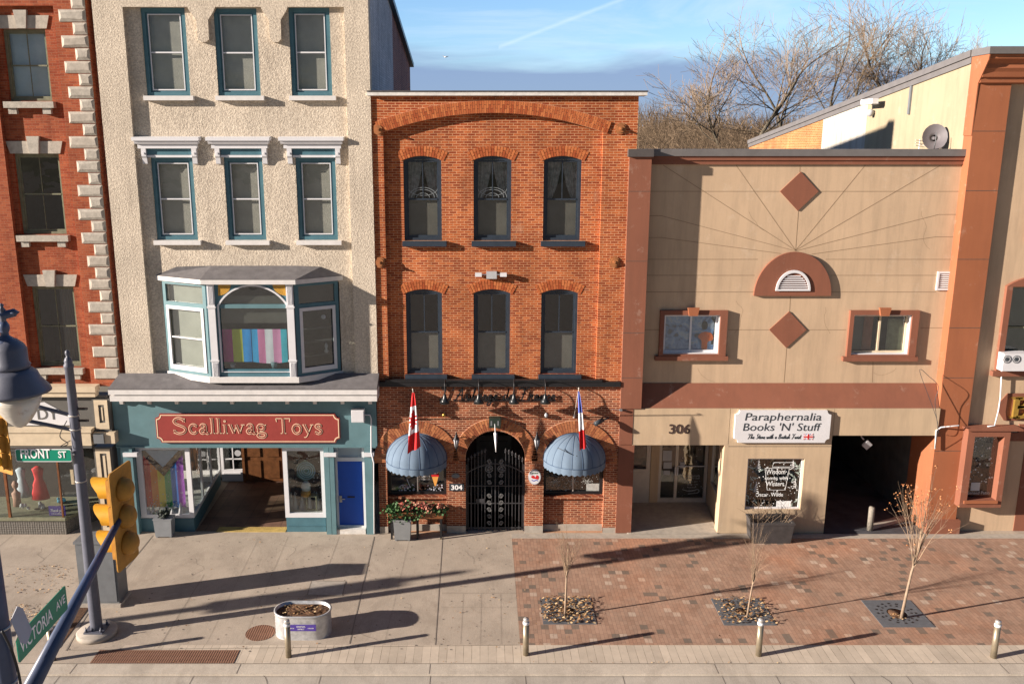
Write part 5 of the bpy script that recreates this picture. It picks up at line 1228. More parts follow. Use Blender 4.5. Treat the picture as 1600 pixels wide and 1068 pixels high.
wt = MB(); yy = ry + .034
for k, s_ in enumerate(('Paraphernalia', "Books 'N' Stuff")): wt.text(s_, PX(1082, 745, yy), PZ(744 + k * 4, yy), .10, yy, .003, fit=.50)
for k in range(4): wt.text(('MON - SAT', '10 AM - 5 PM', 'SUNDAY', 'CLOSED')[k], PX(1082, 755, yy), PZ(753 + k * 4.5, yy), .07, yy, .003)
wt.ribbon(catmull([(PX(a, 765, yy), PZ(b_, yy)) for a, b_ in ((1066, 764), (1078, 767), (1090, 764), (1091, 769), (1075, 771))]), .02, yy, .003)
for _ in range(40): wt.disc(PX(random.uniform(1062, 1100), 735, yy), PZ(random.uniform(700, 775), yy), random.uniform(.008, .02), yy, yy + .003, 6)
part('door_lettering', wt, paint('dim_white_decal', (.45, .45, .44), .6, .1, 6, 0), fo)
part('door_side_panel', MB().box(PX(1016, 740, ry), dL - .002, ry - .02, ry + .1, .03, z1d), beige2, D)
fo = part('side_door', MB().plate([rect(rxl - .9, PX(1015, 740, ry), .03, z1d), rect(rxl - .8, PX(1009, 740, ry), PZ(732, ry), z1d)], ry - .04, .08), silver, D)
part('pane', MB().box(rxl - .8, PX(1009, 740, ry), ry, ry + .006, PZ(733, ry), z1d), glass, fo); part('lower_panel', MB().box(rxl - .7, PX(1007, 740, ry), ry - .06, ry - .041, .15, PZ(737, ry)), silver, fo)
# covered passage
part('passage_right_wall', MB().box(xE, xE + .3, YEr + .301, 1.5, 0, zfp + .2), brownL, D, 'orange-brown front of the passage wall')
part('passage_right_wall', MB().box(xE, xE + .3, 1.501, 12, 0, zfp + .2), insideg, D, 'dark inner part of the passage wall')  # two wall colours paint the sunlit mouth and the shaded depth
part('passage_left_wall', MB().box(fx2 - .25, fx2, .301, 12, 0, zfp + .2), beige2, D)
part('passage_ceiling', MB().box(fx2, xE, .501, 12, zfp + .05, zfp + .2), beige, D)
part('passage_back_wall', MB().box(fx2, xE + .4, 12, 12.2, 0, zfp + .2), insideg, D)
asph = paint('passage_asphalt', (.075, .075, .085), .8, .5, 1.5, .2, 50)
part('passage_floor', MB().slab([(fx2, -.1), (xE, -.1), (xE, 12), (fx2, 12)], .003, .008), asph, D)
part('passage_kerb', MB().slab([(PX(1366, 830, 0), .22), (xE, 1.0), (xE, 1.25), (PX(1366, 830, 0), .42)], .008, .12), conc, D)

# ================================================================ E: tall corner building at the right
E = thing('corner_building', 'tall beige building with a broad orange-brown corner pier and moulded cornice at the right edge', 'building', (xE + 2, 0, 0))
ex1 = 24.0; YEr = .16
px1 = PX(1566, 420, 0)      # right edge of pier
pxr = PX(1568, 270, 0)
ZE = PZ(85, -.3)
zcr = PZ(131, 0)
part('corner_pier', MB().box(xE, pxr - .1, .0, YEr + .3, .0, zcr), brownL, E)
part('pier_foot', MB().box(xE - .02, pxr + .0, -.12, .1, .0, PZ(813, -.12)), brown, E)
gp = MB()
for yy_ in (205, 298, 405, 512, 590, 704): z = PZ(yy_, 0); gp.box(xE - .002, pxr - .098, -.004, .0, z - .008, z + .008)
part('pier_joint', gp, pavedark, E)
# crown mouldings
m = MB(); prof = [(0.0, zcr + .002), (-.08, zcr + .03), (-.10, zcr + .16), (-.16, zcr + .18), (-.20, zcr + .32), (-.26, zcr + .42), (-.24, zcr + .54), (-.32, zcr + .62), (-.34, ZE - .16), (-.40, ZE - .12), (-.40, ZE), (.3, ZE), (.3, zcr + .002)]
m.extr_x(prof, xE + .001, ex1); part('cornice', m, brownL, E)
part('cornice_end', MB().extr_x([(-.02, zcr), (-.43, ZE - .16), (-.46, ZE), (.46, ZE), (.46, PZ(212, .46)), (.0, PZ(212, .46))], xE - .03, xE), brownL, E)
part('roof_cap', MB().box(xE - .06, ex1, -.5, .5, ZE + .002, ZE + .20), capg, E)
ze = RC(1592, 190, 1640, 378, YEr); z2 = RC(1571, 447, 1640, 575, YEr); z3 = RC(1500, 672, 1552, 778, YEr)
part('main_wall', MB().plate([rect(pxr - .1, ex1, 0, zcr)] + [rect(*q) for q in (z2,)], YEr, .3), beige, E)
for q in ((pxr + 1.0, pxr + 3.2, PZ(378, YEr), PZ(236, YEr)),):
    part('upper_window_trim', MB().plate([rect(q[0], q[1], q[2], q[3]), rect(q[0] + .15, q[1] - .15, q[2] + .1, q[3] - .1)], YEr - .1, .098), brown, E)
q = z2
fo = part('arched_trim_window', MB().plate([archtop(q[0] - .18, q[1] + .18, q[2] - .06, q[3] + .30, .28), rect(*q)], YEr - .12, .118), brown, E)
part('trim_sill', MB().box(q[0] - .30, q[1] + .3, YEr - .17, YEr - .001, q[2] - .22, q[2] - .062), brown, fo)
part('window_sash', MB().plate([rect(*q), rect(*inset(*q, .06))], YEr + .06, .06).box(q[0], q[1], YEr + .05, YEr + .11, (q[2] + q[3]) / 2 - .03, (q[2] + q[3]) / 2 + .03), sagew, fo)
part('pane', MB().box(q[0] + .05, q[1] - .05, YEr + .12, YEr + .126, q[2] + .05, q[3] - .05), glass, fo)
part('blind', MB().box(q[0], q[1], YEr + .3, YEr + .31, q[2] + .3, q[3]), paint('dark_green_blind', (.06, .085, .06), .9, .3, 2, 0), fo); part('room_interior', room(q[0], q[1], YEr + .301, 1.5, q[2], q[3]), inside, fo)
# octagonal brown sign field and lettering
zs = (PZ(656, YEr), PZ(614, YEr)); xs = PX(1560, 635, YEr)
m = MB(); m.prism([(xs + .22, zs[0]), (ex1, zs[0]), (ex1, zs[1]), (xs + .22, zs[1]), (xs, zs[1] - .3), (xs, zs[0] + .3)], YEr - .03, YEr); part('sign_field', m, brown, E)
m = MB(); m.prism([(PX(1573, 675, YEr), PZ(688, YEr)), (ex1, PZ(688, YEr)), (ex1, PZ(662, YEr)), (PX(1590, 675, YEr), PZ(662, YEr)), (PX(1590, 675, YEr), PZ(675, YEr)), (PX(1571, 675, YEr), PZ(675, YEr))], YEr - .05, YEr); part('brown_ledge', m, brown, E)
part('plinth_brown', MB().box(PX(1588, 790, YEr), ex1, YEr - .02, YEr + .1, 0, PZ(690, YEr)), brown, E)
# letter B, built of serif strokes
SG = thing('gilt_letter', 'raised gold capital letter B on the brown sign field at the right edge', 'sign', (PX(1588, 636, YEr), .1, PZ(650, YEr)))
m = MB(); x, z0, h = PX(1576, 636, YEr), PZ(651, YEr), PZ(619, YEr) - PZ(651, YEr)
y = YEr - .14
m.ribbon([(x + .17, z0), (x + .17, z0 + h)], .15, y, .1); m.ribbon([(x, z0 + .02), (x + .32, z0 + .02)], .045, y, .1); m.ribbon([(x, z0 + h - .02), (x + .32, z0 + h - .02)], .045, y, .1)
m.ribbon(catmull([(x + .2, z0 + h - .03), (x + .42, z0 + h - .05), (x + .48, z0 + h * .78), (x + .40, z0 + h * .58), (x + .2, z0 + h * .54)]), .09, y, .1)
m.ribbon(catmull([(x + .2, z0 + h * .54), (x + .46, z0 + h * .50), (x + .54, z0 + h * .28), (x + .44, z0 + .05), (x + .2, z0 + .03)]), .10, y, .1)
part('letter', m, gold, SG)
# projecting ground-floor window with heavy frame
x0, x1, z0, z1 = z3; yb = -.30
fo = part('box_window', MB().plate([rect(x0 - .12, x1 + .14, z0 - .12, z1 + .14), rect(x0 + .10, x1 - .04, z0 + .12, z1 - .06)], yb, YEr - yb - .002), brown, E)
part('box_window_cap', MB().box(x0 - .16, x1 + .5, yb - .05, YEr - .002, z1 + .142, z1 + .20), brown, fo); part('box_window_sill', MB().box(x0 + .0, x1 - .0, yb - .04, yb - .001, z0 + .02, z0 + .12), brownL, fo)
part('pane', MB().box(x0 + .08, x1 - .02, yb + .28, yb + .286, z0 + .1, z1), glassd, fo); part('window_back', MB().box(x0 + .08, x1 - .02, YEr - .03, YEr - .005, z0 + .1, z1), inside, fo)
random.seed(9); sn = MB(); y = yb + .27
for _ in range(52): sn.disc(random.uniform(x0 + .16, x1 - .1), random.uniform(z0 + .6, z1 - .1), random.choice([.012, .02, .032]), y, y + .004, 8)
sn.box(x0 + .33, x0 + .62, y, y + .004, z0 + .34, z0 + .62); sn.text('Licensed Patio', (x0 + x1) / 2 + .02, z0 + .22, .15, y, .004, fit=x1 - x0 - .28)
part('window_decals', sn, paint('pale_decal', (.52, .60, .60), .6, .1, 6, 0), fo)
# gable-side wall running back behind the beige shop, under a sloping cap
m = MB(); Zs = lambda y: 15.0 - (y - .4) * (15.0 - 12.45) / 21.5
def sidew(y0, y1, mat, lab): 
    b = MB(); b.hexa([(xE, y0, 9), (xE + .3, y0, 9), (xE + .3, y1, 9), (xE, y1, 9)], [(xE, y0, Zs(y0) - .35), (xE + .3, y0, Zs(y0) - .35), (xE + .3, y1, Zs(y1) - .35), (xE, y1, Zs(y1) - .35)]); part('side_wall', b, mat, E, lab)
sidew(.47, 7.4, cream, 'cream plastered side wall'); sidew(7.41, 11.7, whitew, 'flaking white side wall'); sidew(11.71, 22, brickO, 'bare orange brick end of the side wall')
for z_, th, o, mt in ((-.35, .18, .05, capg), (-.165, .19, .10, capg)):
    b = MB(); b.hexa([(xE - o, .46, Zs(.4) + z_), (xE + .4, .46, Zs(.4) + z_), (xE + .4, 22, Zs(22) + z_), (xE - o, 22, Zs(22) + z_)], [(xE - o, .46, Zs(.4) + z_ + th), (xE + .4, .46, Zs(.4) + z_ + th), (xE + .4, 22, Zs(22) + z_ + th), (xE - o, 22, Zs(22) + z_ + th)]); part('sloping_cap', b, mt, E)
part('roof', MB().hexa([(xE + .3, .5, 13.6), (ex1, .5, 13.6), (ex1, 22, 11.4), (xE + .3, 22, 11.4)], [(xE + .3, .5, 13.8), (ex1, .5, 13.8), (ex1, 22, 11.6), (xE + .3, 22, 11.6)]), roofg, E)
part('downpipe_stub', MB().box(xE - .06, xE, 4.0, 4.12, 13.3, Zs(4) - .36), greym, E)

# ---- fittings on E's side wall
def sidept(px, py, x=xE):  # point on plane X = x
    a, b_, c = _dir(px, py); t = (x - CAM[0]) / a; return (x, CAM[1] + b_ * t, CAM[2] + c * t)
p = sidept(1375, 162); m = MB(); m.tube([(xE, p[1], p[2]), (xE - .3, p[1] + .0, p[2] - .02)], .03, 6); m.box(xE - .5, xE - .28, p[1] - .5, p[1] + .5, p[2] - .02, p[2] + .16); single('floodlight', m, whitec, 'white tube floodlight under the sloping cap of the cream side wall', 'lamp')
p = sidept(1366, 178); m = MB(); m.lathe([(0, 0), (.09, .03), (.12, .12), (.12, .22), (.05, .26)], (xE - .15, p[1], p[2] - .1), 12); m.box(xE - .1, xE, p[1] - .04, p[1] + .04, p[2] + .02, p[2] + .1); single('dome_camera', m, plateg, 'grey dome camera below the floodlight on the cream side wall', 'camera')
# satellite dish on the roof
dc = (xE - 1.2, 2.6, PZ(1, 0)); pa = (14.12, 1.5, P(1464, 216, 1.5)[1]); m = MB(); prof = []
dirv = Vector((-.35, -.85, .30)).normalized(); up = Vector((0, 0, 1)); sxv = dirv.cross(up).normalized(); uv = sxv.cross(dirv)
c0 = Vector(pa); vs = [c0]; fs = []
for i in range(1, 5):
    for j_ in range(18):
        t_ = 2 * pi * j_ / 18; r = .42 * i / 4; vs.append(c0 + sxv * (r * cos(t_) * .85) + uv * r * sin(t_) + dirv * (.12 * (i / 4) ** 2))
for j_ in range(18): fs.append((0, 1 + j_, 1 + (j_ + 1) % 18))
for i in range(3):
    for j_ in range(18): fs.append((1 + i * 18 + j_, 1 + i * 18 + (j_ + 1) % 18, 1 + (i + 1) * 18 + (j_ + 1) % 18, 1 + (i + 1) * 18 + j_))
m.add(vs, fs, True)
SD = thing('satellite_dish', 'dark grey satellite dish on a pole on the beige shop roof', 'dish', (pa[0], pa[1], 11.1)); part('dish', m, paint('dish_grey', (.12, .11, .12), .6, .1, 4, 0), SD)
m = MB(); m.tube([c0 - uv * .4, c0 - uv * .3 + dirv * .5, c0 + dirv * .55], .015, 5); m.tube([c0, c0 - dirv * .15, Vector((pa[0], pa[1] + .2, 10.9))], .03, 6); part('mount', m, greym, SD)
p = (PX(1437, 223, 2.0), 2.0, P(1437, 223, 2.0)[1]); m = MB(); m.tube([(p[0], p[1], 11.0), (p[0], p[1], p[2] + .1)], .02, 5)
for k in range(3): m.tube([(p[0] - .18, p[1] - .1, p[2] - .08 + k * .08), (p[0] + .22, p[1] + .1, p[2] - .14 + k * .09)], .012, 4)
m.tube([(p[0], p[1], p[2] - .05), (p[0] + .7, p[1] - .2, p[2] - .25)], .012, 4); single('roof_antenna', m, whitec, 'small white antenna bracket left of the satellite dish', 'antenna')
# air conditioner in the arched window at the right edge, with its drain line
x0, x1, z0, z1 = RC(1564, 551, 1600, 578, YEr - .3)
ACU = thing('air_conditioner', 'white twin-fan window air conditioner in the arched window at the right edge', 'air conditioner', ((x0 + x1) / 2, -.1, z0))
part('case', MB().box(x0, x1 + .1, YEr - .42, YEr - .002, z0, z1), whitec, ACU)
for px in (1573.5, 1588):
    x = PX(px, 562, YEr - .42); z = PZ(561, YEr - .42); part('fan_grille', MB().disc(x, z, .125, YEr - .432, YEr - .421, 20), greym, ACU); part('fan_hub', MB().disc(x, z, .045, YEr - .44, YEr - .433, 12), charc, ACU)
    rg = MB(); rg.ribbon([(x + .09 * cos(t_ * .35), z + .09 * sin(t_ * .35)) for t_ in range(19)], .012, YEr - .441, .004); part('fan_ring', rg, whitec, ACU)
m = MB(); zz_ = lambda py: PZ(py, YEr - .1)
m.tube([(PX(1564, 577, .06), .02, zz_(577)), (PX(1562, 620, .06), .02, zz_(620)), (PX(1559, 640, .06), .02, zz_(640)), (PX(1551, 663, .06), -.05, zz_(663)), (PX(1540, 664, .0), -.12, zz_(663))], .022, 6); single('drain_hose', m, whitec, 'thin white hose running down from the air conditioner', 'hose')
m = MB(); m.tube([(PX(1498, 664, -.3), -.32, PZ(664, -.3)), (PX(1470, 667, -.05), -.06, PZ(667, -.05)), (PX(1462, 672, -.05), -.08, PZ(672, -.05)), (PX(1460, 700, -.05), -.09, PZ(700, -.05))], .022, 6); single('cable_conduit', m, whitec, 'white cable running from the box window to the passage corner', 'cable')
m = MB(); m.tube(catmull([(PX(a, b_, -.05), -.09 - .25 * q, PZ(b_, -.05)) for a, b_, q in ((1460, 700, 0), (1458, 660, 1), (1452, 634, .8), (1433, 577, .5), (1446, 585, .8), (1459, 600, 1), (1455, 625, .8), (1462, 668, .5), (1466, 676, 0))]), .008, 4); single('loose_cable', m, charc, 'loose dark cable looping over the passage corner', 'cable')
# ================================================================ THINGS ON THE BRICK HOUSE
# script lettering as bent iron strokes
SC = {
 'L': (.95, [[(.25, .80), (.12, .95), (.25, 1.05), (.42, .9), (.36, .5), (.22, .12), (.05, .05), (.12, -.04), (.4, .06), (.7, -.05), (.92, .1)]]),
 "'": (.2, [[(.12, 1.0), (.08, .8)]]),
 'A': (1.0, [[(.0, .1), (.15, -.02), (.4, .4), (.62, 1.0), (.66, .5), (.72, .02), (.95, .05)], [(.22, .38), (.75, .42)]]),
 'u': (.5, [[(.0, .1), (.1, .42), (.12, .1), (.25, .02), (.36, .2), (.38, .42), (.38, .1), (.5, .05)]]),
 'b': (.48, [[(.0, .1), (.15, .6), (.2, .95), (.12, .8), (.12, .2), (.22, .0), (.36, .15), (.3, .36), (.16, .3)], [(.34, .3), (.48, .2)]]),
 'e': (.4, [[(.0, .1), (.25, .24), (.26, .4), (.12, .38), (.08, .15), (.2, .0), (.4, .08)]]),
 'r': (.4, [[(.0, .05), (.12, .42), (.2, .36), (.28, .38), (.24, .1), (.4, .05)]]),
 'g': (.48, [[(.36, .36), (.18, .42), (.06, .2), (.18, .02), (.34, .2), (.36, .4), (.34, -.2), (.18, -.42), (.05, -.3), (.48, .08)]]),
 'd': (.5, [[(.34, .36), (.16, .42), (.05, .2), (.16, .02), (.34, .2), (.40, .95), (.38, .15), (.5, .05)]]),
 'F': (.9, [[(.0, .85), (.2, 1.0), (.5, .92), (.85, 1.05)], [(.5, .95), (.42, .4), (.3, .02), (.08, .02), (.05, .15)], [(.25, .5), (.62, .55)]]),
 'a': (.48, [[(.36, .36), (.18, .42), (.06, .2), (.18, .02), (.34, .2), (.37, .4), (.37, .1), (.48, .06)]]),
 'n': (.52, [[(.0, .05), (.1, .42), (.12, .05), (.2, .35), (.34, .4), (.36, .1), (.52, .06)]]),
 'c': (.4, [[(.32, .34), (.18, .42), (.06, .2), (.18, .0), (.4, .08)]]),
 'T': (.8, [[(.05, .85), (.2, 1.0), (.5, .92), (.8, 1.02)], [(.48, .94), (.4, .4), (.25, .0), (.1, .06)]]),
 'h': (.5, [[(.0, .1), (.2, .8), (.14, 1.0), (.1, .5), (.08, .02), (.2, .36), (.32, .36), (.32, .1), (.5, .05)]]),
 'S': (.7, [[(.6, .9), (.45, 1.0), (.25, .85), (.4, .55), (.5, .25), (.3, .0), (.05, .1)]]),
 't': (.35, [[(.0, .1), (.2, .8), (.14, .1), (.35, .05)], [(.02, .5), (.3, .52)]]),
 'o': (.45, [[(.2, .42), (.06, .25), (.14, .02), (.3, .1), (.3, .32), (.2, .42), (.45, .34)]]),
 'w': (.6, [[(.0, .3), (.08, .42), (.12, .05), (.26, .1), (.3, .4), (.32, .05), (.46, .1), (.5, .4), (.6, .36)]]),
 'i': (.28, [[(.0, .1), (.12, .42), (.12, .08), (.28, .05)], [(.14, .6), (.15, .66)]]),
 'B': (.75, [[(.2, .95), (.16, .4), (.1, .0)], [(.02, .85), (.4, 1.03), (.55, .8), (.25, .55), (.58, .4), (.45, .05), (.15, .05)]]),
 's': (.36, [[(.0, .08), (.18, .42), (.26, .15), (.12, .0), (.36, .08)]]), ' ': (.35, [])}
def script(mb, txt, x0, x1, z, h, y, wd, th=.006, slant=.15):
    tot = sum(SC[c][0] for c in txt); k = (x1 - x0) / tot; x = x0
    for c in txt:
        w_, st = SC[c]
        for s_ in st: mb.ribbon(catmull([(x + a * k + b_ * h * slant, z + b_ * h) for a, b_ in s_], 4), wd, y, th)
        x += w_ * k
ironm = MATS['black_iron']
y = -.07; xa, xb = PX(686, 617, y), PX(868, 617, y); zb_ = PZ(625, y)
m = MB(); script(m, "L'Auberge de France", xa, xb, zb_, .40, y, .045, .02); m.box(xa + .5, xb, y + .0, y + .012, zb_ - .03, zb_ + .01)
single('script_sign', m, ironm, "black wrought script lettering reading L'Auberge de France under the dark ledge", 'sign')
# four gooseneck lamps
def goose(px, first):
    x = PX(px, 612, -.5)
    if first is None:
        T = thing('gooseneck_lamp', '', 'lamp', (x, -.13, PZ(598, -.13)), 'gooseneck lamps over the script sign')
        z0 = T.location[2]
        part('arm', MB().tube(catmull([(x, -.13, z0 - .05), (x, -.28, z0 + .16), (x, -.50, z0 + .10), (x, -.56, z0 - .12), (x, -.56, z0 - .28)], 4), .016, 6), ironm, T)
        part('wall_plate', MB().box(x - .05, x + .05, -.155, -.13, z0 - .11, z0 + .02), ironm, T)
        part('shade', MB().lathe([(.03, .02), (.05, -.03), (.06, -.10), (.11, -.17), (.165, -.27), (.155, -.27), (.10, -.18), (.04, -.12), (0, -.12)], (x, -.56, z0 - .25), 20), paint('lamp_shade_black', (.02, .024, .026), .3, .2, 5, 0), T)
        part('bulb', MB().lathe([(0, -.1), (.05, -.15), (.055, -.2), (0, -.245)], (x, -.56, z0 - .25), 12), plateg, T)
        return T
    return dup(first, (x, first.location[1], first.location[2]), '')
gl_ = None
for px, lb in ((695, 'gooseneck lamp at the left end of the script sign, over the L'), (748, 'gooseneck lamp over the first word of the script sign, second from the left'), (803, 'gooseneck lamp third from the left, over the word de'), (852, 'gooseneck lamp at the right end of the script sign')):
    o = goose(px, gl_); o['label'] = lb; gl_ = gl_ or o
# carriage lanterns beside the door
def lantern(px, first, lb):
    y = -.20; x = PX(px, 688, y); z = PZ(700, y)
    if first: return dup(first, (x, y, z), lb)
    T = thing('wall_lantern', lb, 'lantern', (x, y, z), 'carriage lanterns beside the arched door')
    part('lantern_top', MB().lathe([(.10, .30), (.09, .33), (.045, .42), (.02, .46), (.03, .49), (.0, .56)], (x, y, z), 6), ironm, T)
    part('lantern_glass', MB().lathe([(.05, .06), (.09, .29), (.0, .292)], (x, y, z), 6), plateg, T)
    m = MB(); m.lathe([(.0, -.12), (.02, -.06), (.035, 0), (.06, .05), (.0, .052)], (x, y, z), 6); m.tube(catmull([(x, y, z + .33), (x + .02, y + .08, z + .40), (x, y + .19, z + .25)]), .014, 5)
    for k in range(6): a = 2 * pi * k / 6; m.tube([(x + .055 * cos(a), y + .055 * sin(a), z + .05), (x + .097 * cos(a), y + .097 * sin(a), z + .30)], .006, 4)
    m.tube([(x, y + .12, z - .1), (x, y + .185, z - .45)], .006, 4)
    part('lantern_cage', m, ironm, T); return T
l1 = lantern(713, None, 'black wall lantern to the left of the arched gateway'); lantern(839, l1, 'black wall lantern to the right of the arched gateway')
# plaques
q = RC(702, 755, 725, 766, -.02); m = MB(); T = thing('number_plaque', 'dark house number plaque reading 304 left of the gateway', 'sign', ((q[0] + q[1]) / 2, 0, q[2]))
part('plate', m.box(q[0], q[1], -.045, -.0, q[2], q[3]), charc, T); part('digits', MB().text('304', (q[0] + q[1]) / 2, q[2] + .045, .22, -.049, .004, bold=.006, fit=.36), whitet, T)
m = MB(); m.disc(PX(712, 743, -.03), PZ(743, -.03), .13, -.05, -.0, 18, .55); single('oval_plaque', m, greym, 'small grey oval plaque above the 304 number plaque', 'plaque')
x, z = PX(835.5, 745, -.05), PZ(745, -.05); T = thing('oval_sign', 'white oval sign with a red and blue rooster right of the gateway', 'sign', (x, -.04, z - .25))
part('plate', MB().disc(x, z, .205, -.06, -.001, 28, 1.22), plateg, T); part('face', MB().disc(x, z, .185, -.066, -.061, 28, 1.24), whitec, T)
part('rooster', MB().plate([catmull([(x - .12, z + .03), (x - .04, z + .06), (x + .02, z), (x + .06, z + .08), (x + .13, z + .02), (x + .1, z - .07), (x + .02, z - .05), (x - .08, z - .03)], 4, True)], -.071, .004), redc, T)
part('rooster_feet', MB().ribbon(catmull([(x - .1, z - .09), (x - .03, z - .12), (x + .04, z - .09), (x + .1, z - .12)]), .028, -.071, .004), bluf, T)
part('arc_lettering', MB().text('LES RELAIS', x, z + .12, .06, -.07, .004, fit=.2), green1, T)
q = RC(764, 652, 782, 667, -.15); T = thing('box_lamp', 'dark square downlight box above the crown of the gateway arch', 'lamp', ((q[0] + q[1]) / 2, -.1, q[2])); part('box', MB().box(q[0], q[1], -.24, -.002, q[2], q[3]), paint('dark_green_box', (.02, .035, .025), .5, .3, 8, .1), T)
part('stud', MB().box(q[0] + .05, q[0] + .1, -.246, -.241, q[2] + .08, q[3] - .08).box(q[1] - .1, q[1] - .05, -.246, -.241, q[2] + .08, q[3] - .08), greym, T)
for px, lb in ((693.5, 'small brass sensor on the brick left of centre, below the lamps'), (853.5, 'small pale sensor on the brick right of centre, below the lamps')):
    m = MB(); m.lathe([(0, 0), (.05, .03), (.06, .08), (.03, .14), (0, .15)], (PX(px, 647, -.1), -.09, PZ(652, -.1)), 10); m.box(PX(px, 647, -.1) - .015, PX(px, 647, -.1) + .015, -.08, 0, PZ(652, -.1) + .05, PZ(652, -.1) + .08); single('wall_sensor', m, gold if px < 700 else plateg, lb, 'sensor')
m = MB(); xx, zz_ = PX(936, 657, -.25), PZ(657, -.25); m.tube([(xx - .14, -.42, zz_ - .05), (xx + .12, -.22, zz_ + .02)], .075, 10); m.tube([(xx + .12, -.22, zz_ + .02), (xx + .3, -.08, zz_ + .02), (xx + .32, .0, zz_)], .03, 6); single('security_camera', m, charc, 'black bullet camera on the brick wall at the right near the brown pilaster', 'camera')
m = MB(); xx, zz_ = PX(970, 640, -.12), PZ(640, -.12); m.box(xx - .04, xx + .04, -.17, -.08, zz_ - .03, zz_ + .03); m.tube([(xx - .3, -.05, zz_), (xx, -.12, zz_), (xx + .2, -.1, zz_ - .02)], .008, 4); single('cable_clip', m, greym, 'small grey cable box at the foot of the brown pilaster', 'junction box')
# twin floodlight between the upper windows
q = RC(760, 424, 776, 435, YCr - .1); T = thing('emergency_light', 'grey box with two small white floodlight heads between the upper windows', 'lamp', ((q[0] + q[1]) / 2, 0, q[2]))
part('box', MB().box(q[0], q[1], YCr - .16, YCr - .001, q[2], q[3]), plateg, T)
for px in (748, 787):
    x, z = PX(px, 429, YCr - .1), PZ(429, YCr - .1); part('flood_head', MB().box(x - .11, x + .09, YCr - .2, YCr - .06, z - .05, z + .06).box(min(x, (q[0] + q[1]) / 2), max(x, (q[0] + q[1]) / 2), YCr - .09, YCr - .06, z - .015, z + .015), whitec, T)
# tie-rod plates
for px, py, lb in ((591, 202, 'rust-brown round tie plate at the top left of the brick facade'), (970, 201, 'rust-brown round tie plate at the top right of the brick facade'), (593, 410, 'rust-brown round tie plate at the left of the brick facade between the two window rows'), (960, 409.5, 'rust-brown round tie plate at the right of the brick facade between the two window rows')):
    x, z = PX(px, py, -.04), PZ(py, -.04); T = thing('tie_plate', lb, 'wall anchor', (x, 0, z), 'round tie plates on the brick facade')
    m = MB(); k = 24; m.disc(x, z, .165, -.03, -.001, 26); m.disc(x, z, .12, -.05, -.031, 24); m.disc(x, z, .05, -.10, -.051, 12); part('plate', m, paint('rust_brown', (.34, .13, .045), .7, .25, 8, .1) if 'rust_brown' not in MATS else MATS['rust_brown'], T)
    part('bolt', MB().box(x - .02, x + .025, -.16, -.101, z - .02, z + .02), MATS['rust_brown'], T)

# ---- awnings: shell domes with scalloped skirts
def awning(px0, px1, lb):
    y0 = -.02; x0, x1 = PX(px0, 725, y0), PX(px1, 725, y0); cx = (x0 + x1) / 2; rx = (x1 - x0) / 2 + .02; zb = PZ(716, y0); zt = PZ(677, y0); H = zt - zb; D_ = .98
    T = thing('dome_awning', lb, 'awning', (cx, y0, zb), 'dome awnings over the arched shop windows')
    nr, ns = 9, 7; m = MB(); seam = MB()
    def pt(u, v, ex=1.0):   # u around 0..1, v down 0..1
        a = pi * u; w_ = sin(v * pi / 2); d = 1 - .035 * abs(sin(u * nr * pi)) ** 0.0
        return (cx - rx * w_ * cos(a) * ex, y0 - D_ * w_ * sin(a) * ex, zb + H * cos(v * pi / 2))
    sub = 4
    for g_ in range(nr):
        vs = []; 
        for i in range(sub + 1):
            u = (g_ + i / sub) / nr
            for j_ in range(ns + 1):
                v = .02 + .98 * j_ / ns; bul = 1 - .018 * (1 - sin(pi * i / sub)); p_ = pt(u, v, bul); vs.append(p_)
            p_ = pt(u, 1, 1 - .018 * (1 - sin(pi * i / sub)))
            vs.append((p_[0], p_[1], p_[2] - .10))
            vs.append((p_[0], p_[1], p_[2] - .19 - .05 * abs(sin(pi * i / sub * 1.0 * 2))))
        nn = ns + 3
        m.add(vs, [(i * nn + j_ + 1, (i + 1) * nn + j_ + 1, (i + 1) * nn + j_, i * nn + j_) for i in range(sub) for j_ in range(nn - 1)], True)
    part('canopy', m, awn, T)
    for g_ in range(nr + 1): seam.tube([pt(g_ / nr, .02 + .98 * j_ / ns, .982) for j_ in range(ns + 1)], .010, 5, False)
    seam.tube([pt(i / 24, 1, 1.0) for i in range(25)], .012, 4, False); seam.tube([(cx - rx * cos(pi * i / 24), y0 - .0, zb + H * sin(pi * i / 24)) for i in range(25)], .02, 5, False)
    part('frame_hoops', seam, awn2, T)
awning(604.5, 697.5, 'blue shell awning behind the red and white maple leaf flag'); awning(849.5, 944.5, 'blue shell awning behind the blue, white and red tricolour flag')
m = MB(); a_ = (PX(871, 700, -.72), -.72, PZ(699, -.72)); b_ = (PX(901, 715, -.86), -.86, PZ(713, -.86)); m.tube([a_, b_], .012, 5); m.lathe([(0, 0), (.03, .02), (0, .05)], b_, 8); single('flag_hook', m, charc, 'dark rod hooked across the front of the right blue awning', 'rod')
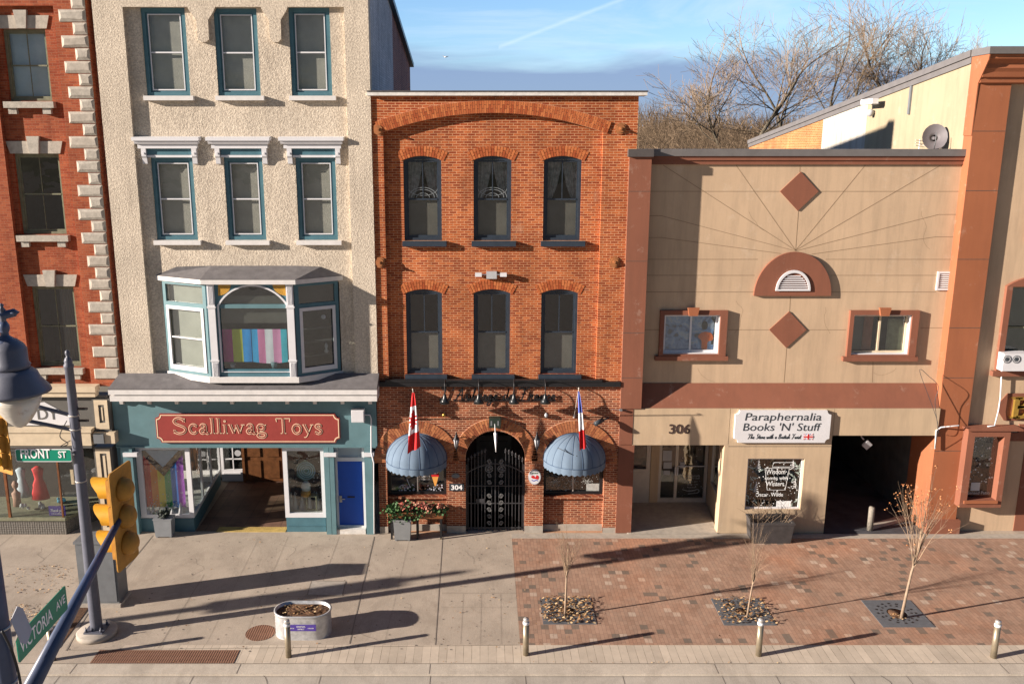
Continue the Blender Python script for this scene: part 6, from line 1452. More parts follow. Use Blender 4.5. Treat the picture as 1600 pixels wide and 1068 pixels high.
# ---- flags on short staffs
def flag(px_top, py_top, px_b, py_b, w_top, w_bot, lb, kind, yo=-1.15, base=(0, 0)):
    xt, zt = P(px_top, py_top, yo); xb_, zb_ = P(base[0], base[1], 0)
    T = thing('wall_flag', lb, 'flag', (xb_, 0, zb_))
    m = MB(); d = Vector((xt - xb_, yo, zt - zb_)); tip = Vector((xb_, 0, zb_)) + d * 1.06; m.tube([(xb_, 0, zb_), tip], .014, 6); m.lathe([(0, -.02), (.03, .02), (0, .06)], tip, 8); part('staff', m, silver, T)
    part('bracket', MB().tube([(xb_, .0, zb_), Vector((xb_, 0, zb_)) + d * .1], .03, 8), whitec, T)
    n, k = 30, 12; vs = []; z1 = zt - .02; z0 = PZ(py_b, yo)
    for i in range(n + 1):
        t_ = i / n; wd = w_top + (w_bot - w_top) * (t_ ** .8); cx = xt + (PX(px_b, py_b, yo) - xt) * t_ ** .9
        for j_ in range(k + 1):
            s_ = j_ / k - .5; vs.append((cx + wd * s_, yo + .05 * sin(s_ * 9 + t_ * 3) * min(1, t_ * 3) + .0, z1 + (z0 - z1) * t_ + .22 * s_ * t_ * (1 if kind == 'ca' else .4)))
    m = MB(); m.v = vs
    for i in range(n):
        for j_ in range(k):
            t_ = (i + .5) / n; s_ = (j_ + .5) / k - .5
            if kind == 'ca':
                c = 0 if t_ < .24 else (1 if t_ < .70 else 0)
                # maple leaf: jagged red shape in the middle of the white
                u, v = s_ * 2 + .1, (t_ - .47) / .13
                if c == 1 and abs(v) < 1.25 and abs(u) < .95 * (1 - .55 * abs(v)) + .22 * sin(v * 11): c = 0
            else: c = 2 if t_ < .36 else (1 if t_ < .68 else 0)
            m.f.append((i * (k + 1) + j_, i * (k + 1) + j_ + 1, (i + 1) * (k + 1) + j_ + 1, (i + 1) * (k + 1) + j_)); m.m.append(c); m.sm.append(True)
    part('cloth', m, [redc, whf, bluf], T)
flag(645.5, 612, 647, 703, .06, .40, 'red and white maple leaf flag hanging from a staff over the left arched window', 'ca', base=(651, 655))
flag(904, 610, 911, 701, .04, .22, 'blue, white and red tricolour flag hanging from a staff over the right arched window', 'fr', base=(897, 652))
m = MB(); xx = PX(770, 680, -.3); m.tube([(PX(773, 672, -.3), -.3, PZ(662, -.3)), (PX(774, 690, -.3), -.3, PZ(676, -.3))], [.008, .02], 6); m.tube([(PX(774, 690, -.3), -.3, PZ(676, -.3)), (PX(775, 690, -.3), -.3, PZ(706, -.3))], [.055, .01], 8); single('furled_flag', m, whf, 'small furled white flag hanging in front of the gateway arch', 'flag')

# ---- flower trough in front of the left arch
x0, x1 = PX(609, 800, -.35), PX(692, 800, -.35); zt = PZ(796, -.35)
T = thing('planter_stand', 'dark wooden planter stand full of evergreens and faded red flowers', 'planter', ((x0 + x1) / 2, -.3, 0))
m = MB(); m.box(x0, x1, -.5, -.12, zt - .24, zt - .04); part('trough', m, wood, T)
for x in (x0 + .03, (x0 + x1) / 2 + .0, x1 - .09):
    part('leg', MB().box(x, x + .06, -.49, -.43, 0, zt - .241).box(x, x + .06, -.19, -.13, 0, zt - .241), black, T)
def tuft(mb, cx, cy, cz, r, n, s, flat=.6):
    for _ in range(n):
        a, b_, c_ = random.gauss(0, .45), random.gauss(0, .45), random.gauss(0, .4)
        p_ = Vector((cx + a * r, cy + b_ * r, cz + c_ * r * flat)); d = Vector((random.gauss(0, 1), random.gauss(0, 1), random.gauss(.4, 1))).normalized(); e = d.orthogonal().normalized() * s * .5
        mb.add([p_, p_ + d * s * .5 + e, p_ + d * s, p_ + d * s * .5 - e], [(0, 1, 2, 3)], False)
random.seed(21); gm, fm_ = MB(), MB()
for k in range(9):
    xx = x0 + .05 + (x1 - x0 - .1) * k / 8; tuft(gm, xx, -.34, zt + .02 + random.uniform(-.08, .06), .26, 120, .09)
for k in range(4): tuft(gm, x0 + .15 + k * .2, -.45, zt - .22, .2, 80, .08)
for (a, b_) in ((.25, .1), (.4, .05), (.55, .12), (.66, .08), (.95, .08), (.75, .02), (.6, -.12)): tuft(fm_, x0 + (x1 - x0) * a, -.42, zt + b_ + .06, .16, 55, .075)
part('foliage', gm, green1, T); part('flowers', fm_, flowerm, T)
def potbox(px0, px1, py0, py1, y, lb, mat, foliage=None):
    x0, x1 = PX(px0, py1, y), PX(px1, py1, y); zt = PZ(py0, y); T = thing('planter_box', lb, 'planter', ((x0 + x1) / 2, y + .2, 0))
    m = MB(); m.hexa([(x0 + .03, y, .04), (x1 - .03, y, .04), (x1 - .03, y + .34, .04), (x0 + .03, y + .34, .04)], [(x0, y - .02, zt), (x1, y - .02, zt), (x1, y + .36, zt), (x0, y + .36, zt)]); m.box(x0 - .015, x1 + .015, y - .035, y + .375, zt, zt + .03)
    for x in (x0 + .04, x1 - .1): m.box(x, x + .06, y + .02, y + .32, 0, .04)
    part('pot', m, mat, T); return T, x0, x1, zt
potbox(615, 642, 814, 834, -.62, 'light grey planter box standing before the flower stand', paint('grey_planter', (.22, .23, .235), .5, .1, 4, .05))
T, xa_, xb_, zt = potbox(241, 269, 812, 832, -.38, 'grey planter box below the rainbow flag window', paint('slate_planter', (.22, .235, .25), .5, .1, 4, .05)); m = MB(); tuft(m, (xa_ + xb_) / 2, -.2, zt + .12, .2, 90, .10, .9); part('foliage', m, paint('dark_conifer', (.03, .04, .03), .8, .3, 6, 0), T)
x0, x1 = PX(1174, 838, -.75), PX(1238, 838, -.75)
T = thing('planter_tub', 'dark square planter tub with dry stems under the saying window', 'planter', ((x0 + x1) / 2, -.5, 0)); zt = PZ(818, -.75)
m = MB(); m.hexa([(x0 + .06, -.80, 0.01), (x1 - .06, -.80, 0.01), (x1 - .06, -.12, 0.01), (x0 + .06, -.12, 0.01)], [(x0, -.86, zt), (x1, -.86, zt), (x1, -.10, zt), (x0, -.10, zt)]); m.box(x0 - .02, x1 + .02, -.88, -.82, zt + .002, zt + .06); m.box(x0 - .02, x1 + .02, -.14, -.08, zt + .002, zt + .06); m.box(x0 - .02, x0 + .05, -.819, -.141, zt + .002, zt + .06); m.box(x1 - .05, x1 + .02, -.819, -.141, zt + .002, zt + .06)
part('tub', m, paint('dark_tub', (.055, .05, .05), .7, .3, 5, .2), T); part('soil', MB().box(x0 + .05, x1 - .05, -.82, -.14, zt - .05, zt - .01), soilm, T)
m = MB(); random.seed(4)
for _ in range(60):
    xx, yy = random.uniform(x0 + .1, x1 - .1), random.uniform(-.7, -.25); d = Vector((random.gauss(0, .22), random.gauss(0, .2), random.uniform(.25, .75))); p0 = Vector((xx, yy, zt)); m.tube([p0, p0 + d * .5 + Vector((.02, 0, 0)), p0 + d], [.007, .005, .002], 4, False)
part('dry_stems', m, twigm, T)

# ================================================================ SIGN of the bookshop, number 306
q = RC(1148, 641, 1297, 691, YF - .08); c = .14; yb = YF - .10
T = thing('shop_sign', "white notched sign board reading Paraphernalia Books 'N' Stuff", 'sign', ((q[0] + q[1]) / 2, yb, q[2]))
part('board', MB().plate([signpoly(q[0], q[1], q[2], q[3], .13)], yb, .098), whitec, T)
x_ = lambda px: PX(px, 660, yb); m = MB()
m.text('Paraphernalia', x_(1162), PZ(656.5, yb), .36, yb - .004, .004, 'LEFT', fit=x_(1281) - x_(1162), shear=.12); m.text("Books 'N' Stuff", x_(1160), PZ(672.5, yb), .36, yb - .004, .004, 'LEFT', fit=x_(1282) - x_(1160), shear=.12)
part('lettering', m, charc, T)
m = MB(); script(m, 'The Store with a British Twist', x_(1169), x_(1253), PZ(685, yb), .15, yb - .006, .020, .004, .2); part('script_line', m, charc, T)
u0, u1, v0, v1 = x_(1257), x_(1272), PZ(686, yb), PZ(677.5, yb); uj = [MB(), MB(), MB()]
uj[0].box(u0, u1, yb - .004, yb - .001, v0, v1); um, vm = (u0 + u1) / 2, (v0 + v1) / 2
for a_, b_ in (((u0, v0), (u1, v1)), ((u0, v1), (u1, v0))): uj[1].ribbon([a_, b_], .05, yb - .007, .002); uj[2].ribbon([a_, b_], .018, yb - .010, .002)
uj[1].box(u0, u1, yb - .013, yb - .011, vm - .045, vm + .045).box(um - .045, um + .045, yb - .0135, yb - .0115, v0, v1); uj[2].box(u0, u1, yb - .017, yb - .015, vm - .024, vm + .024).box(um - .024, um + .024, yb - .0175, yb - .0155, v0, v1)
fl = part('union_flag', uj[0], bluf, T); part('flag_white', uj[1], whitet, fl); part('flag_red', uj[2], redc, fl)
m = MB().text('306', PX(1062, 669, YF - .05), PZ(677, YF - .02), .44, YF - .012, .012, bold=.004, fit=PX(1079, 669, YF) - PX(1046, 669, YF)); single('house_number', m, paint('number_brown', (.06, .035, .03), .5, .1, 5, 0), 'dark brown digits 306 on the beige fascia over the glass doors', 'number')
# flood lamp in the passage, rough bollard at its mouth
x, z = PX(1352, 690, .4), PZ(690, .4); T = thing('flood_lamp', 'grey square floodlight hanging from the passage ceiling', 'lamp', (x, .4, z)); m = MB(); m.tube([(x - .05, .7, zfp + .04), (x - .05, .6, z + .1), (x - .05, .42, z + .08)], .025, 6); part('bracket', m, whitec, T)
b = MB(); 
for a_, r_ in ((0, 1),):
    cc_ = Vector((x + .02, .3, z - .06)); e1 = Vector((.72, .25, -.65)).normalized(); e2 = Vector((.5, -.35, .79)).normalized(); nn = e1.cross(e2).normalized()
    P8 = [cc_ + e1 * (s1 * .13) + e2 * (s2 * .13) + nn * s3 * .03 for s3 in (-1, 1) for s1, s2 in ((-1, -1), (1, -1), (1, 1), (-1, 1))]; b.hexa(P8[:4], P8[4:])
part('lamp_head', b, plateg, T)
g0 = G(1362, 831); m = MB(); m.lathe([(.095, 0), (.095, .78), (.08, .82), (0, .83)], (g0[0], g0[1] + .15, .0), 16); single('concrete_bollard', m, paint('grimy_concrete', (.24, .215, .18), .9, .3, 9, .5, 40), 'rough concrete bollard at the mouth of the dark passage', 'bollard')

# ================================================================ SHOP DISPLAYS of the toy shop
yy = .24; x0, x1 = PX(226, 750, yy), PX(288, 750, yy); z0, z1 = PZ(792, yy), PZ(704, yy)
PFg = thing('rainbow_flag', 'rainbow striped flag with a chevron hung in the left window of the toy shop', 'flag', ((x0 + x1) / 2, yy, z0))
sc6 = [(.62, .03, .03), (.80, .24, .03), (.80, .62, .05), (.05, .36, .14), (.03, .18, .62), (.30, .06, .42)]
m = MB(); n = 36; vs = []
for i in range(n + 1):
    for z in (z0, (z0 + z1) / 2, z1): vs.append((x0 + (x1 - x0) * i / n, yy + .015 * sin(i * .8), z))
m.v = vs
for i in range(n):
    for j_ in (0, 1): m.f.append((i * 3 + j_, i * 3 + 3 + j_, i * 3 + 4 + j_, i * 3 + 1 + j_)); m.m.append(min(5, int(i / n * 6))); m.sm.append(True)
part('stripes', m, [paint('stripe_%d' % i, c, .8, .12, 4, 0) for i, c in enumerate(sc6)], PFg)
xm = (x0 + x1) / 2; W = (x1 - x0) / 2; a_ = MB(); pc = [(.10, .06, .04), (.18, .10, .05), (.40, .46, .58)]
for k in range(3):
    dd = .13 * k; mm = MB(); mm.prism([(xm, z1 - .86 + dd * 1.2), (xm + W, z1 - .12 + dd), (xm + W, z1 + .02), (xm - W, z1 + .02), (xm - W, z1 - .12 + dd)], yy - .024 - k * .004, yy - .022 - k * .004); part('chevron', mm, paint('chevron_%d' % k, pc[k], .8, .1, 5, 0), PFg)
random.seed(31); m = MB(); yv = .20
for k in range(130):
    px = random.uniform(232, 291); py = random.uniform(786, 802) if k % 3 else random.uniform(715, 800); m.lathe([(0, 0), (.018, .02), (0, .05)], (PX(px, py, yv), yv, PZ(py, yv)), 5)
for px, h in ((233, .25), (240, .32), (250, .22), (262, .35), (270, .28), (283, .42)): m.lathe([(.1, 0), (.05, h * .5), (0, h)], (PX(px, 802, yv), yv, zk + .0), 6)
single('window_decorations', m, plateg, 'glittering white village ornaments along the foot of the rainbow flag window', 'decoration')
m = MB(); yv = .5
for k in range(150):
    px = random.uniform(452, 504); py = random.choice([random.uniform(712, 800), random.uniform(770, 800)]); m.lathe([(0, 0), (.02, .02), (0, .055)], (PX(px, py, yv), yv, PZ(py, yv)), 5)
for px in (456, 462, 474, 484, 496): m.lathe([(.16, 0), (.06, .3), (0, .6)], (PX(px, 800, yv), yv, zk2 + .03), 7)
single('window_decorations', m, plateg, 'white winter ornaments in the right window of the toy shop', 'decoration')
T = thing('geometric_poster', 'blue and green faceted poster hanging in the right toy shop window', 'poster', (PX(480, 738, .4), .4, PZ(752, .4)))
x, z = PX(477, 735, .4), PZ(735, .4); part('panel', MB().prism([(x + .33 * cos(a), z + .38 * sin(a)) for a in [pi / 6 + k * pi / 3 for k in range(6)]], .4, .42), paint('poster_green', (.10, .20, .17), .5, .5, 4, 0), T)
m = MB()
for r in (.08, .15, .22, .29): m.ribbon([(x + .03 + r * cos(a_ * .5), z + r * sin(a_ * .5)) for a_ in range(14)], .02, .39, .004)
part('line_pattern', m, paint('poster_blue', (.25, .42, .60), .5, .4, 6, 0), T)
m = MB(); x, z = PX(479, 780, .4), zk2 + .02; m.lathe([(.14, .45), (.16, .6), (.10, .72), (0, .78)], (x, .4, z + .25), 10); single('plush_toy', m, plateg, 'white plush head above the lantern in the right toy shop window', 'toy')
m = MB(); m.lathe([(.17, 0), (.16, .18), (.0, .2)], (x - .02, .42, z + .50), 10); single('toy_block', m, yellowd, 'orange toy base under the white plush head', 'toy')
m = MB(); x = PX(487, 790, .35); m.plate([rect(x - .18, x + .18, z + .02, z + .52), rect(x - .14, x + .14, z + .06, z + .48)], .3, .3); single('display_lantern', m, sagew, 'dark framed lantern at the foot of the right toy shop window', 'lantern')

# ================================================================ STREET FURNITURE
def bollard(px, py, first, lb):
    gx, gy = G(px, py)
    if first: return dup(first, (gx, gy, 0), lb)
    T = thing('bollard', lb, 'bollard', (gx, gy, 0), 'steel bollards along the kerb')
    part('post', MB().lathe([(.074, 0), (.074, .84)], (0, 0, 0), 20), steel, T, local=True)
    part('reflective_band', MB().lathe([(.077, .842), (.082, .85), (.082, .90), (.077, .91)], (0, 0, 0), 20), whitec, T, local=True)
    part('cap', MB().lathe([(.07, .912), (.07, .985), (.062, 1.0), (0, 1.005)], (0, 0, 0), 20), steelc, T, local=True); return T
bo = bollard(451, 1025, None, 'steel bollard in front of the galvanised trough planter')
for px, py, lb in ((821.5, 1022, 'steel bollard at the left corner of the brick paving'), (1185, 1023, 'steel bollard in front of the middle tree pit'), (1552, 1026, 'steel bollard at the far right, beyond the last tree pit'), (83, 1030, 'steel bollard behind the green Victoria Ave sign')): bollard(px, py, bo, lb)
# galvanised trough
g1 = G(470, 1000); cx, cyy = g1[0], g1[1] + .42; L2 = (PX(513, 985, cyy) - PX(427, 985, cyy)) / 2; rr_ = .40
def stad(r, l, k=12):
    o = []
    for s_, c0 in ((1, l - r), (-1, -(l - r))):
        for i in range(k + 1): a = (-pi / 2 + pi * i / k) if s_ > 0 else (pi / 2 + pi * i / k); o.append((c0 + r * cos(a), r * sin(a)))
    return o
T = thing('trough_planter', 'oval galvanised trough planter full of dry soil with a purple label', 'planter', (cx, cyy, 0))
m = MB(); prof = [(0, .01)] + [(z, .0 + (.008 if k % 2 else 0)) for k, z in enumerate([.04, .10, .13, .16, .20, .24, .30, .34, .38, .42, .46, .50, .54, .58])] + [(.60, .025), (.625, .025), (.625, -.02), (.50, -.02)]
prev = None; H_ = .66 / .625
for z, e in prof:
    ringv = stad(rr_ + e, L2 + e); base_ = len(m.v); m.v += [(x, y, z * H_) for x, y in ringv]; n = len(ringv)
    if prev is not None:
        for i in range(n): m.f.append((prev + i, prev + (i + 1) % n, base_ + (i + 1) % n, base_ + i)); m.m.append(0); m.sm.append(True)
    prev = base_
part('tub', m, galv, T, local=True)
sv = [(0, 0, .60)]; sf = []; rngs = 7; n = len(stad(rr_, L2))
for k in range(1, rngs + 1):
    f = k / rngs
    for x, y in stad(rr_ - .015, L2 - .015): sv.append((x * f, y * f, .57 + .05 * (1 - f) + random.uniform(-.025, .025) * (k < rngs)))
for i in range(n): sf.append((0, 1 + i, 1 + (i + 1) % n))
for k in range(rngs - 1):
    for i in range(n): sf.append((1 + k * n + i, 1 + k * n + (i + 1) % n, 1 + (k + 1) * n + (i + 1) % n, 1 + (k + 1) * n + i))
part('soil', MB().add(sv, sf, False), soilm, T, local=True)
m = MB(); random.seed(8); leaves(m, 0, 0, L2 * .7, .22, 70, .60, .04, .06); part('dead_leaves', m, leafm, T, local=True)
lx0, lx1 = -.36, .36
LB = part('label_band', MB().box(lx0 - .0, lx1 + .04, -rr_ - .022, -rr_ - .009, .27, .44), purple, T, local=True)
part('label_lettering', MB().text('DOWNTOWN', .02, .37, .062, -rr_ - .026, .003, fit=.22).text('DISTRICT', .02, .305, .052, -rr_ - .026, .003, fit=.17).text('BELLEVILLE', -.24, .335, .04, -rr_ - .026, .003, fit=.17).text('IN BLOOM', .27, .335, .04, -rr_ - .026, .003, fit=.15), whitet, LB)
# ironwork in the paving
rustm = bricks('rusty_grating', (.26, .12, .07), (.34, .17, .10), (.05, .03, .025), bw=.062, bh=.05, ms=.012, bs=.8)
tr = NT('grating_rust'); ck_ = tr.new('ShaderNodeTexVoronoi'); ck_.inputs['Scale'].default_value = 17; ck_.inputs['Randomness'].default_value = 0.0; tr.l.new(tr.tc, ck_.inputs['Vector'])
tr.bump(tr.ramp(ck_.outputs['Distance'], [(.25, 0.0), (.45, 1.0)]), .8, .02)
rust = tr.fin(tr.mix(tr.ramp(ck_.outputs['Distance'], [(.28, 0.0), (.42, 1.0)]), (.06, .03, .02), tr.mix(tr.noise(4, 5, .6), (.20, .09, .05), (.36, .19, .12))), .75, .2)
a_, b_, c_, d_ = G(133, 1045), G(362, 1042), G(372, 1015), G(148, 1016)
yk0, yk1 = (a_[1] + b_[1]) / 2 - .0, c_[1]; single('catch_basin_grate', MB().slab([(a_[0], YK + .02), (b_[0], YK + .02), (b_[0], yk1), (a_[0], yk1)], .0, .006), rust, 'long rusty catch basin grate beside the kerb', 'grate')
mc = G(407, 988); single('manhole_cover', MB().slab([(mc[0] + .38 * cos(pi * k / 16), mc[1] + .38 * sin(pi * k / 16)) for k in range(32)], 0, .008), rust, 'round rusty manhole cover left of the trough planter', 'manhole cover')
u_ = [G(480, 929), G(535, 930), G(540, 908), G(487, 907)]
m = MB(); m.slab([(p_[0], p_[1]) for p_ in u_], 0, .007); single('utility_cover', m, paint('cover_concrete', (.40, .36, .31), .9, .2, 6, .3), 'rectangular concrete utility cover in the sidewalk', 'utility cover')
uc = MB()
for k in range(4): p_, q_ = u_[k], u_[(k + 1) % 4]; dx, dy = q_[0] - p_[0], q_[1] - p_[1]; l_ = math.hypot(dx, dy); nx, ny = -dy / l_ * .015, dx / l_ * .015; uc.add([(p_[0] + nx, p_[1] + ny, .0085), (p_[0] - nx, p_[1] - ny, .0085), (q_[0] - nx, q_[1] - ny, .0085), (q_[0] + nx, q_[1] + ny, .0085)], [(0, 1, 2, 3)], False)
struct('utility_cover_joint', uc, concj)

# ---- tree pits and young trees
def branch(mb, p, d, r, ln, lvl, maxl, rng, spread, up, k=5, tips=None, tw=None, seg=3, nb=(2, 4)):
    pts = [p]; rad = [r]; q = p; dd = d.copy()
    for i in range(seg):
        dd = (dd + Vector((rng.gauss(0, .12), rng.gauss(0, .12), rng.gauss(0, .06) + up)) * .5).normalized(); q = q + dd * (ln / seg); pts.append(q); rad.append(r * (1 - .5 * (i + 1) / seg))
    mbx = mb[min(lvl, len(mb) - 1)]; mbx.tube(pts, rad, 6 if lvl == 0 else (4 if lvl < 3 else 3), False)
    if lvl >= maxl:
        if tips is not None: tips.append(q)
        return
    n = rng.randint(*nb)
    for i in range(n):
        f = .35 + .65 * (i + rng.random()) / n if lvl > 0 else .55 + .45 * (i + rng.random()) / n
        idx = min(seg - 1, int(f * seg)); p0 = pts[idx].lerp(pts[idx + 1], f * seg - idx)
        a = rng.uniform(0, 2 * pi); perp = dd.orthogonal().normalized(); perp = perp * cos(a) + dd.cross(perp) * sin(a)
        nd = (dd * cos(spread) + perp * sin(spread) * rng.uniform(.7, 1.2)).normalized()
        branch(mb, p0, nd, rad[min(idx + 1, seg)] * .72, ln * rng.uniform(.55, .8), lvl + 1, maxl, rng, spread, up, k, tips, tw, seg, nb)
    branch(mb, q, dd, rad[-1] * .9, ln * .72, lvl + 1, maxl, rng, spread, up, k, tips, tw, seg, nb)
def young_tree(px, py, h, lean, lb, seed, nbr, sprd, buds=False, tr_h=.45, rad=.028):
    gx, gy = G(px, py); rng = random.Random(seed); T = thing('young_tree', lb, 'tree', (gx, gy, 0), 'young street trees in the sidewalk pits')
    tk, cr, bd = MB(), MB(), MB(); th_ = h * tr_h; pts = [Vector((0, 0, 0)), Vector((lean * .3, 0, th_ * .4)), Vector((lean * .6, 0, th_ * .75)), Vector((lean, 0, th_))]
    tk.tube(pts, [rad * 1.25, rad, rad * .9, rad * .75], 8); tips = []
    for i in range(nbr):
        a = rng.uniform(0, 2 * pi); e = rng.uniform(.15, sprd); d = Vector((sin(e) * cos(a), sin(e) * sin(a) * .8, cos(e))); z = rng.uniform(.72, 1.0); p0 = pts[2].lerp(pts[3], (z - .72) / .28)
        branch([cr], p0, d, rad * .38, h * (1 - tr_h) * rng.uniform(.30, .42), 0, 2, rng, .42, .05, 4, tips, None, 3, (1, 3))
    branch([cr], pts[3], Vector((lean * .2, 0, 1)).normalized(), rad * .6, h * (1 - tr_h) * .45, 0, 2, rng, .4, .05, 4, tips, None, 3, (2, 3))
    part('trunk', tk, barky, T, local=True); part('crown', cr, twigm, T, local=True)
    if buds:
        for t_ in tips:
            if rng.random() < .5: tuft(bd, t_.x, t_.y, t_.z, .06, 4, .04)
        part('dry_buds', bd, budm, T, local=True)
young_tree(883, 962, 3.1, .02, 'slender bare young tree in the leaf-filled pit nearest the brick paving edge', 5, 14, .45)
young_tree(1167, 965, 2.9, .12, 'slender bare young tree in the middle pit', 8, 10, .5, False, .40, .024)
young_tree(1408, 966, 4.3, .22, 'taller bare young tree with orange-brown dry buds at the right', 15, 15, .42, True, .42, .036)
def pit(c4, lb, leafn, seed, hole):
    P4 = [G(*c) for c in c4]; random.seed(seed); cx = sum(p[0] for p in P4) / 4; cyy = sum(p[1] for p in P4) / 4
    T = thing('tree_grate', lb, 'tree grate', (cx, cyy, 0), 'square tree grates'); w_ = (max(p[0] for p in P4) - min(p[0] for p in P4)) ; 
    x0_, x1_ = (P4[0][0] + P4[3][0]) / 2, (P4[1][0] + P4[2][0]) / 2; y0_, y1_ = (P4[2][1] + P4[3][1]) / 2, (P4[0][1] + P4[1][1]) / 2
    x0_ -= 0; k = 24; ho = [(cx + hole * cos(2 * pi * i / k), cyy + hole * sin(2 * pi * i / k)) for i in range(k)]
    b = MB().plate([rect(x0_, x1_, y0_, y1_), ho], 0, .012); b.v = [(v[0], v[2], .016 - v[1]) for v in b.v]; part('grate_plate', b, grate, T)
    sl = MB()
    for i in range(16):
        a = 2 * pi * i / 16
        for r in (hole + .10, hole + .22):
            if abs(r * cos(a)) < (x1_ - x0_) / 2 - .04 and abs(r * sin(a)) < (y1_ - y0_) / 2 - .04: sl.add([(cx + rr * cos(a + s_), cyy + rr * sin(a + s_), .0185) for rr, s_ in ((r, -.08), (r + .06, -.06), (r + .06, .06), (r, .08))], [(0, 1, 2, 3)])
    part('grate_slots', sl, black, T)
    part('pit_soil', MB().lathe([(hole, .006), (0, .007)], (cx, cyy, 0), 20), soilm, T)
    if leafn:
        m = MB(); leaves(m, cx, cyy, (x1_ - x0_) / 2, (y1_ - y0_) / 2, leafn, .02, .09, .075)
        o = single('leaf_litter', m, leafm, 'dry curled leaves piled on the ' + lb.replace('leaf-covered ', ''), 'leaves')
pit(((847, 934), (924, 934), (931, 975), (845, 975)), 'leaf-covered tree grate nearest the brick paving edge', 620, 2, .2)
pit(((1112, 935), (1192, 935), (1210, 976), (1130, 977)), 'tree grate of the middle young tree', 360, 3, .2)
pit(((1350, 938), (1426, 937), (1456, 979), (1376, 980)), 'bare tree grate of the right young tree', 0, 4, .26)
random.seed(6); m = MB(); cg = G(1402, 964); leaves(m, cg[0], cg[1], .18, .14, 40, .015, .03, .05); single('leaf_litter', m, leafm, 'a few brown leaves in the opening of the right tree grate', 'leaves')

# ---- corner pole with the FRONT ST blade
pb = G(152, 990); H = 7.55
T = thing('street_pole', 'tall slate-grey tapered pole on a round concrete footing at the corner', 'pole', (pb[0], pb[1], 0))
part('shaft', MB().lathe([(.155, .16), (.15, .3), (.135, 3), (.115, 6), (.10, H - .45), (.115, H - .44), (.12, H - .38), (.09, H - .33), (.10, H - .28), (.07, H - .2), (.035, H - .17), (.06, H - .10), (.05, H - .03), (0, H)], (0, 0, 0), 16), polem, T, local=True)
part('footing', MB().lathe([(.50, 0), (.50, .10), (.47, .13), (0, .132)], (0, 0, 0), 32), conc, T, local=True)
m = MB(); m.box(-.24, .24, -.24, .24, .134, .175)
for sx in (-1, 1):
    for sy in (-1, 1): m.lathe([(.035, .176), (.035, .24), (.015, .25), (.015, .30), (0, .30)], (sx * .19, sy * .19, 0), 6)
part('base_plate', m, polem, T, local=True)
for z in (5.9, 5.55, 4.2, 2.2): part('strap', MB().lathe([(.135, z), (.137, z + .03)], (0, 0, 0), 16), silver, T, local=True)
# twin bracket arms towards the left signal head
Yp = pb[1]; ex, ez = PX(8, 690, Yp), PZ(690, Yp)
for pa_, pz_ in (((118, 650), (52, 620)), ((118, 672), (50, 650))):
    a1 = Vector((PX(pa_[0], pa_[1], Yp), Yp, PZ(pa_[1], Yp))); a2 = Vector((PX(pz_[0], pz_[1], Yp) - 1.2, Yp, PZ(pz_[1], Yp) + .12)); part('bracket_arm', MB().tube([a1, a2], .05, 8), polem, T)
m = MB(); 
for zz0 in (6.05, 5.75): m.box(pb[0] + .08, pb[0] + .34, Yp - .03, Yp + .03, zz0, zz0 + .05)
m.tube(catmull([(pb[0] - .14, Yp - .1, 5.8), (pb[0] - .30, Yp - .2, 5.45), (pb[0] - .12, Yp - .2, 5.25), (pb[0] - .32, Yp - .2, 5.18), (pb[0] - .1, Yp - .1, 5.3)]), .012, 4)
part('clamp', m, black, T)
q = [PX(24, 711, Yp - .2), PX(112, 711, Yp - .2), PZ(721, Yp - .2), PZ(701, Yp - .2)]
T = thing('street_name_sign', 'green street name sign reading FRONT ST on the corner pole', 'sign', ((q[0] + q[1]) / 2, Yp - .2, q[2]))
def rrect(x0, x1, z0, z1, r, k=4): return [(cx_ + r * cos(a + pi / 2 * i / k), cz_ + r * sin(a + pi / 2 * i / k)) for cx_, cz_, a in ((x1 - r, z1 - r, 0), (x0 + r, z1 - r, pi / 2), (x0 + r, z0 + r, pi), (x1 - r, z0 + r, 3 * pi / 2)) for i in range(k + 1)]
part('blade', MB().plate([rrect(q[0], q[1], q[2], q[3], .05)], Yp - .20, .008), whitet, T); part('green_field', MB().plate([rrect(q[0] + .02, q[1] - .02, q[2] + .02, q[3] - .02, .04)], Yp - .206, .004), greens, T)
xl_ = lambda px: PX(px, 711, Yp - .2)
part('lettering', MB().text('FRONT', xl_(32), q[2] + .10, .34, Yp - .212, .004, 'LEFT', bold=.006, fit=xl_(78) - xl_(32)).text('ST', xl_(91), q[2] + .11, .24, Yp - .212, .004, 'LEFT', bold=.004, fit=xl_(104) - xl_(91)), whitet, T)
part('sign_bracket', MB().box(q[1] - .03, pb[0] + .0, Yp - .195, Yp - .15, (q[2] + q[3]) / 2, (q[2] + q[3]) / 2 + .04), greym, T)

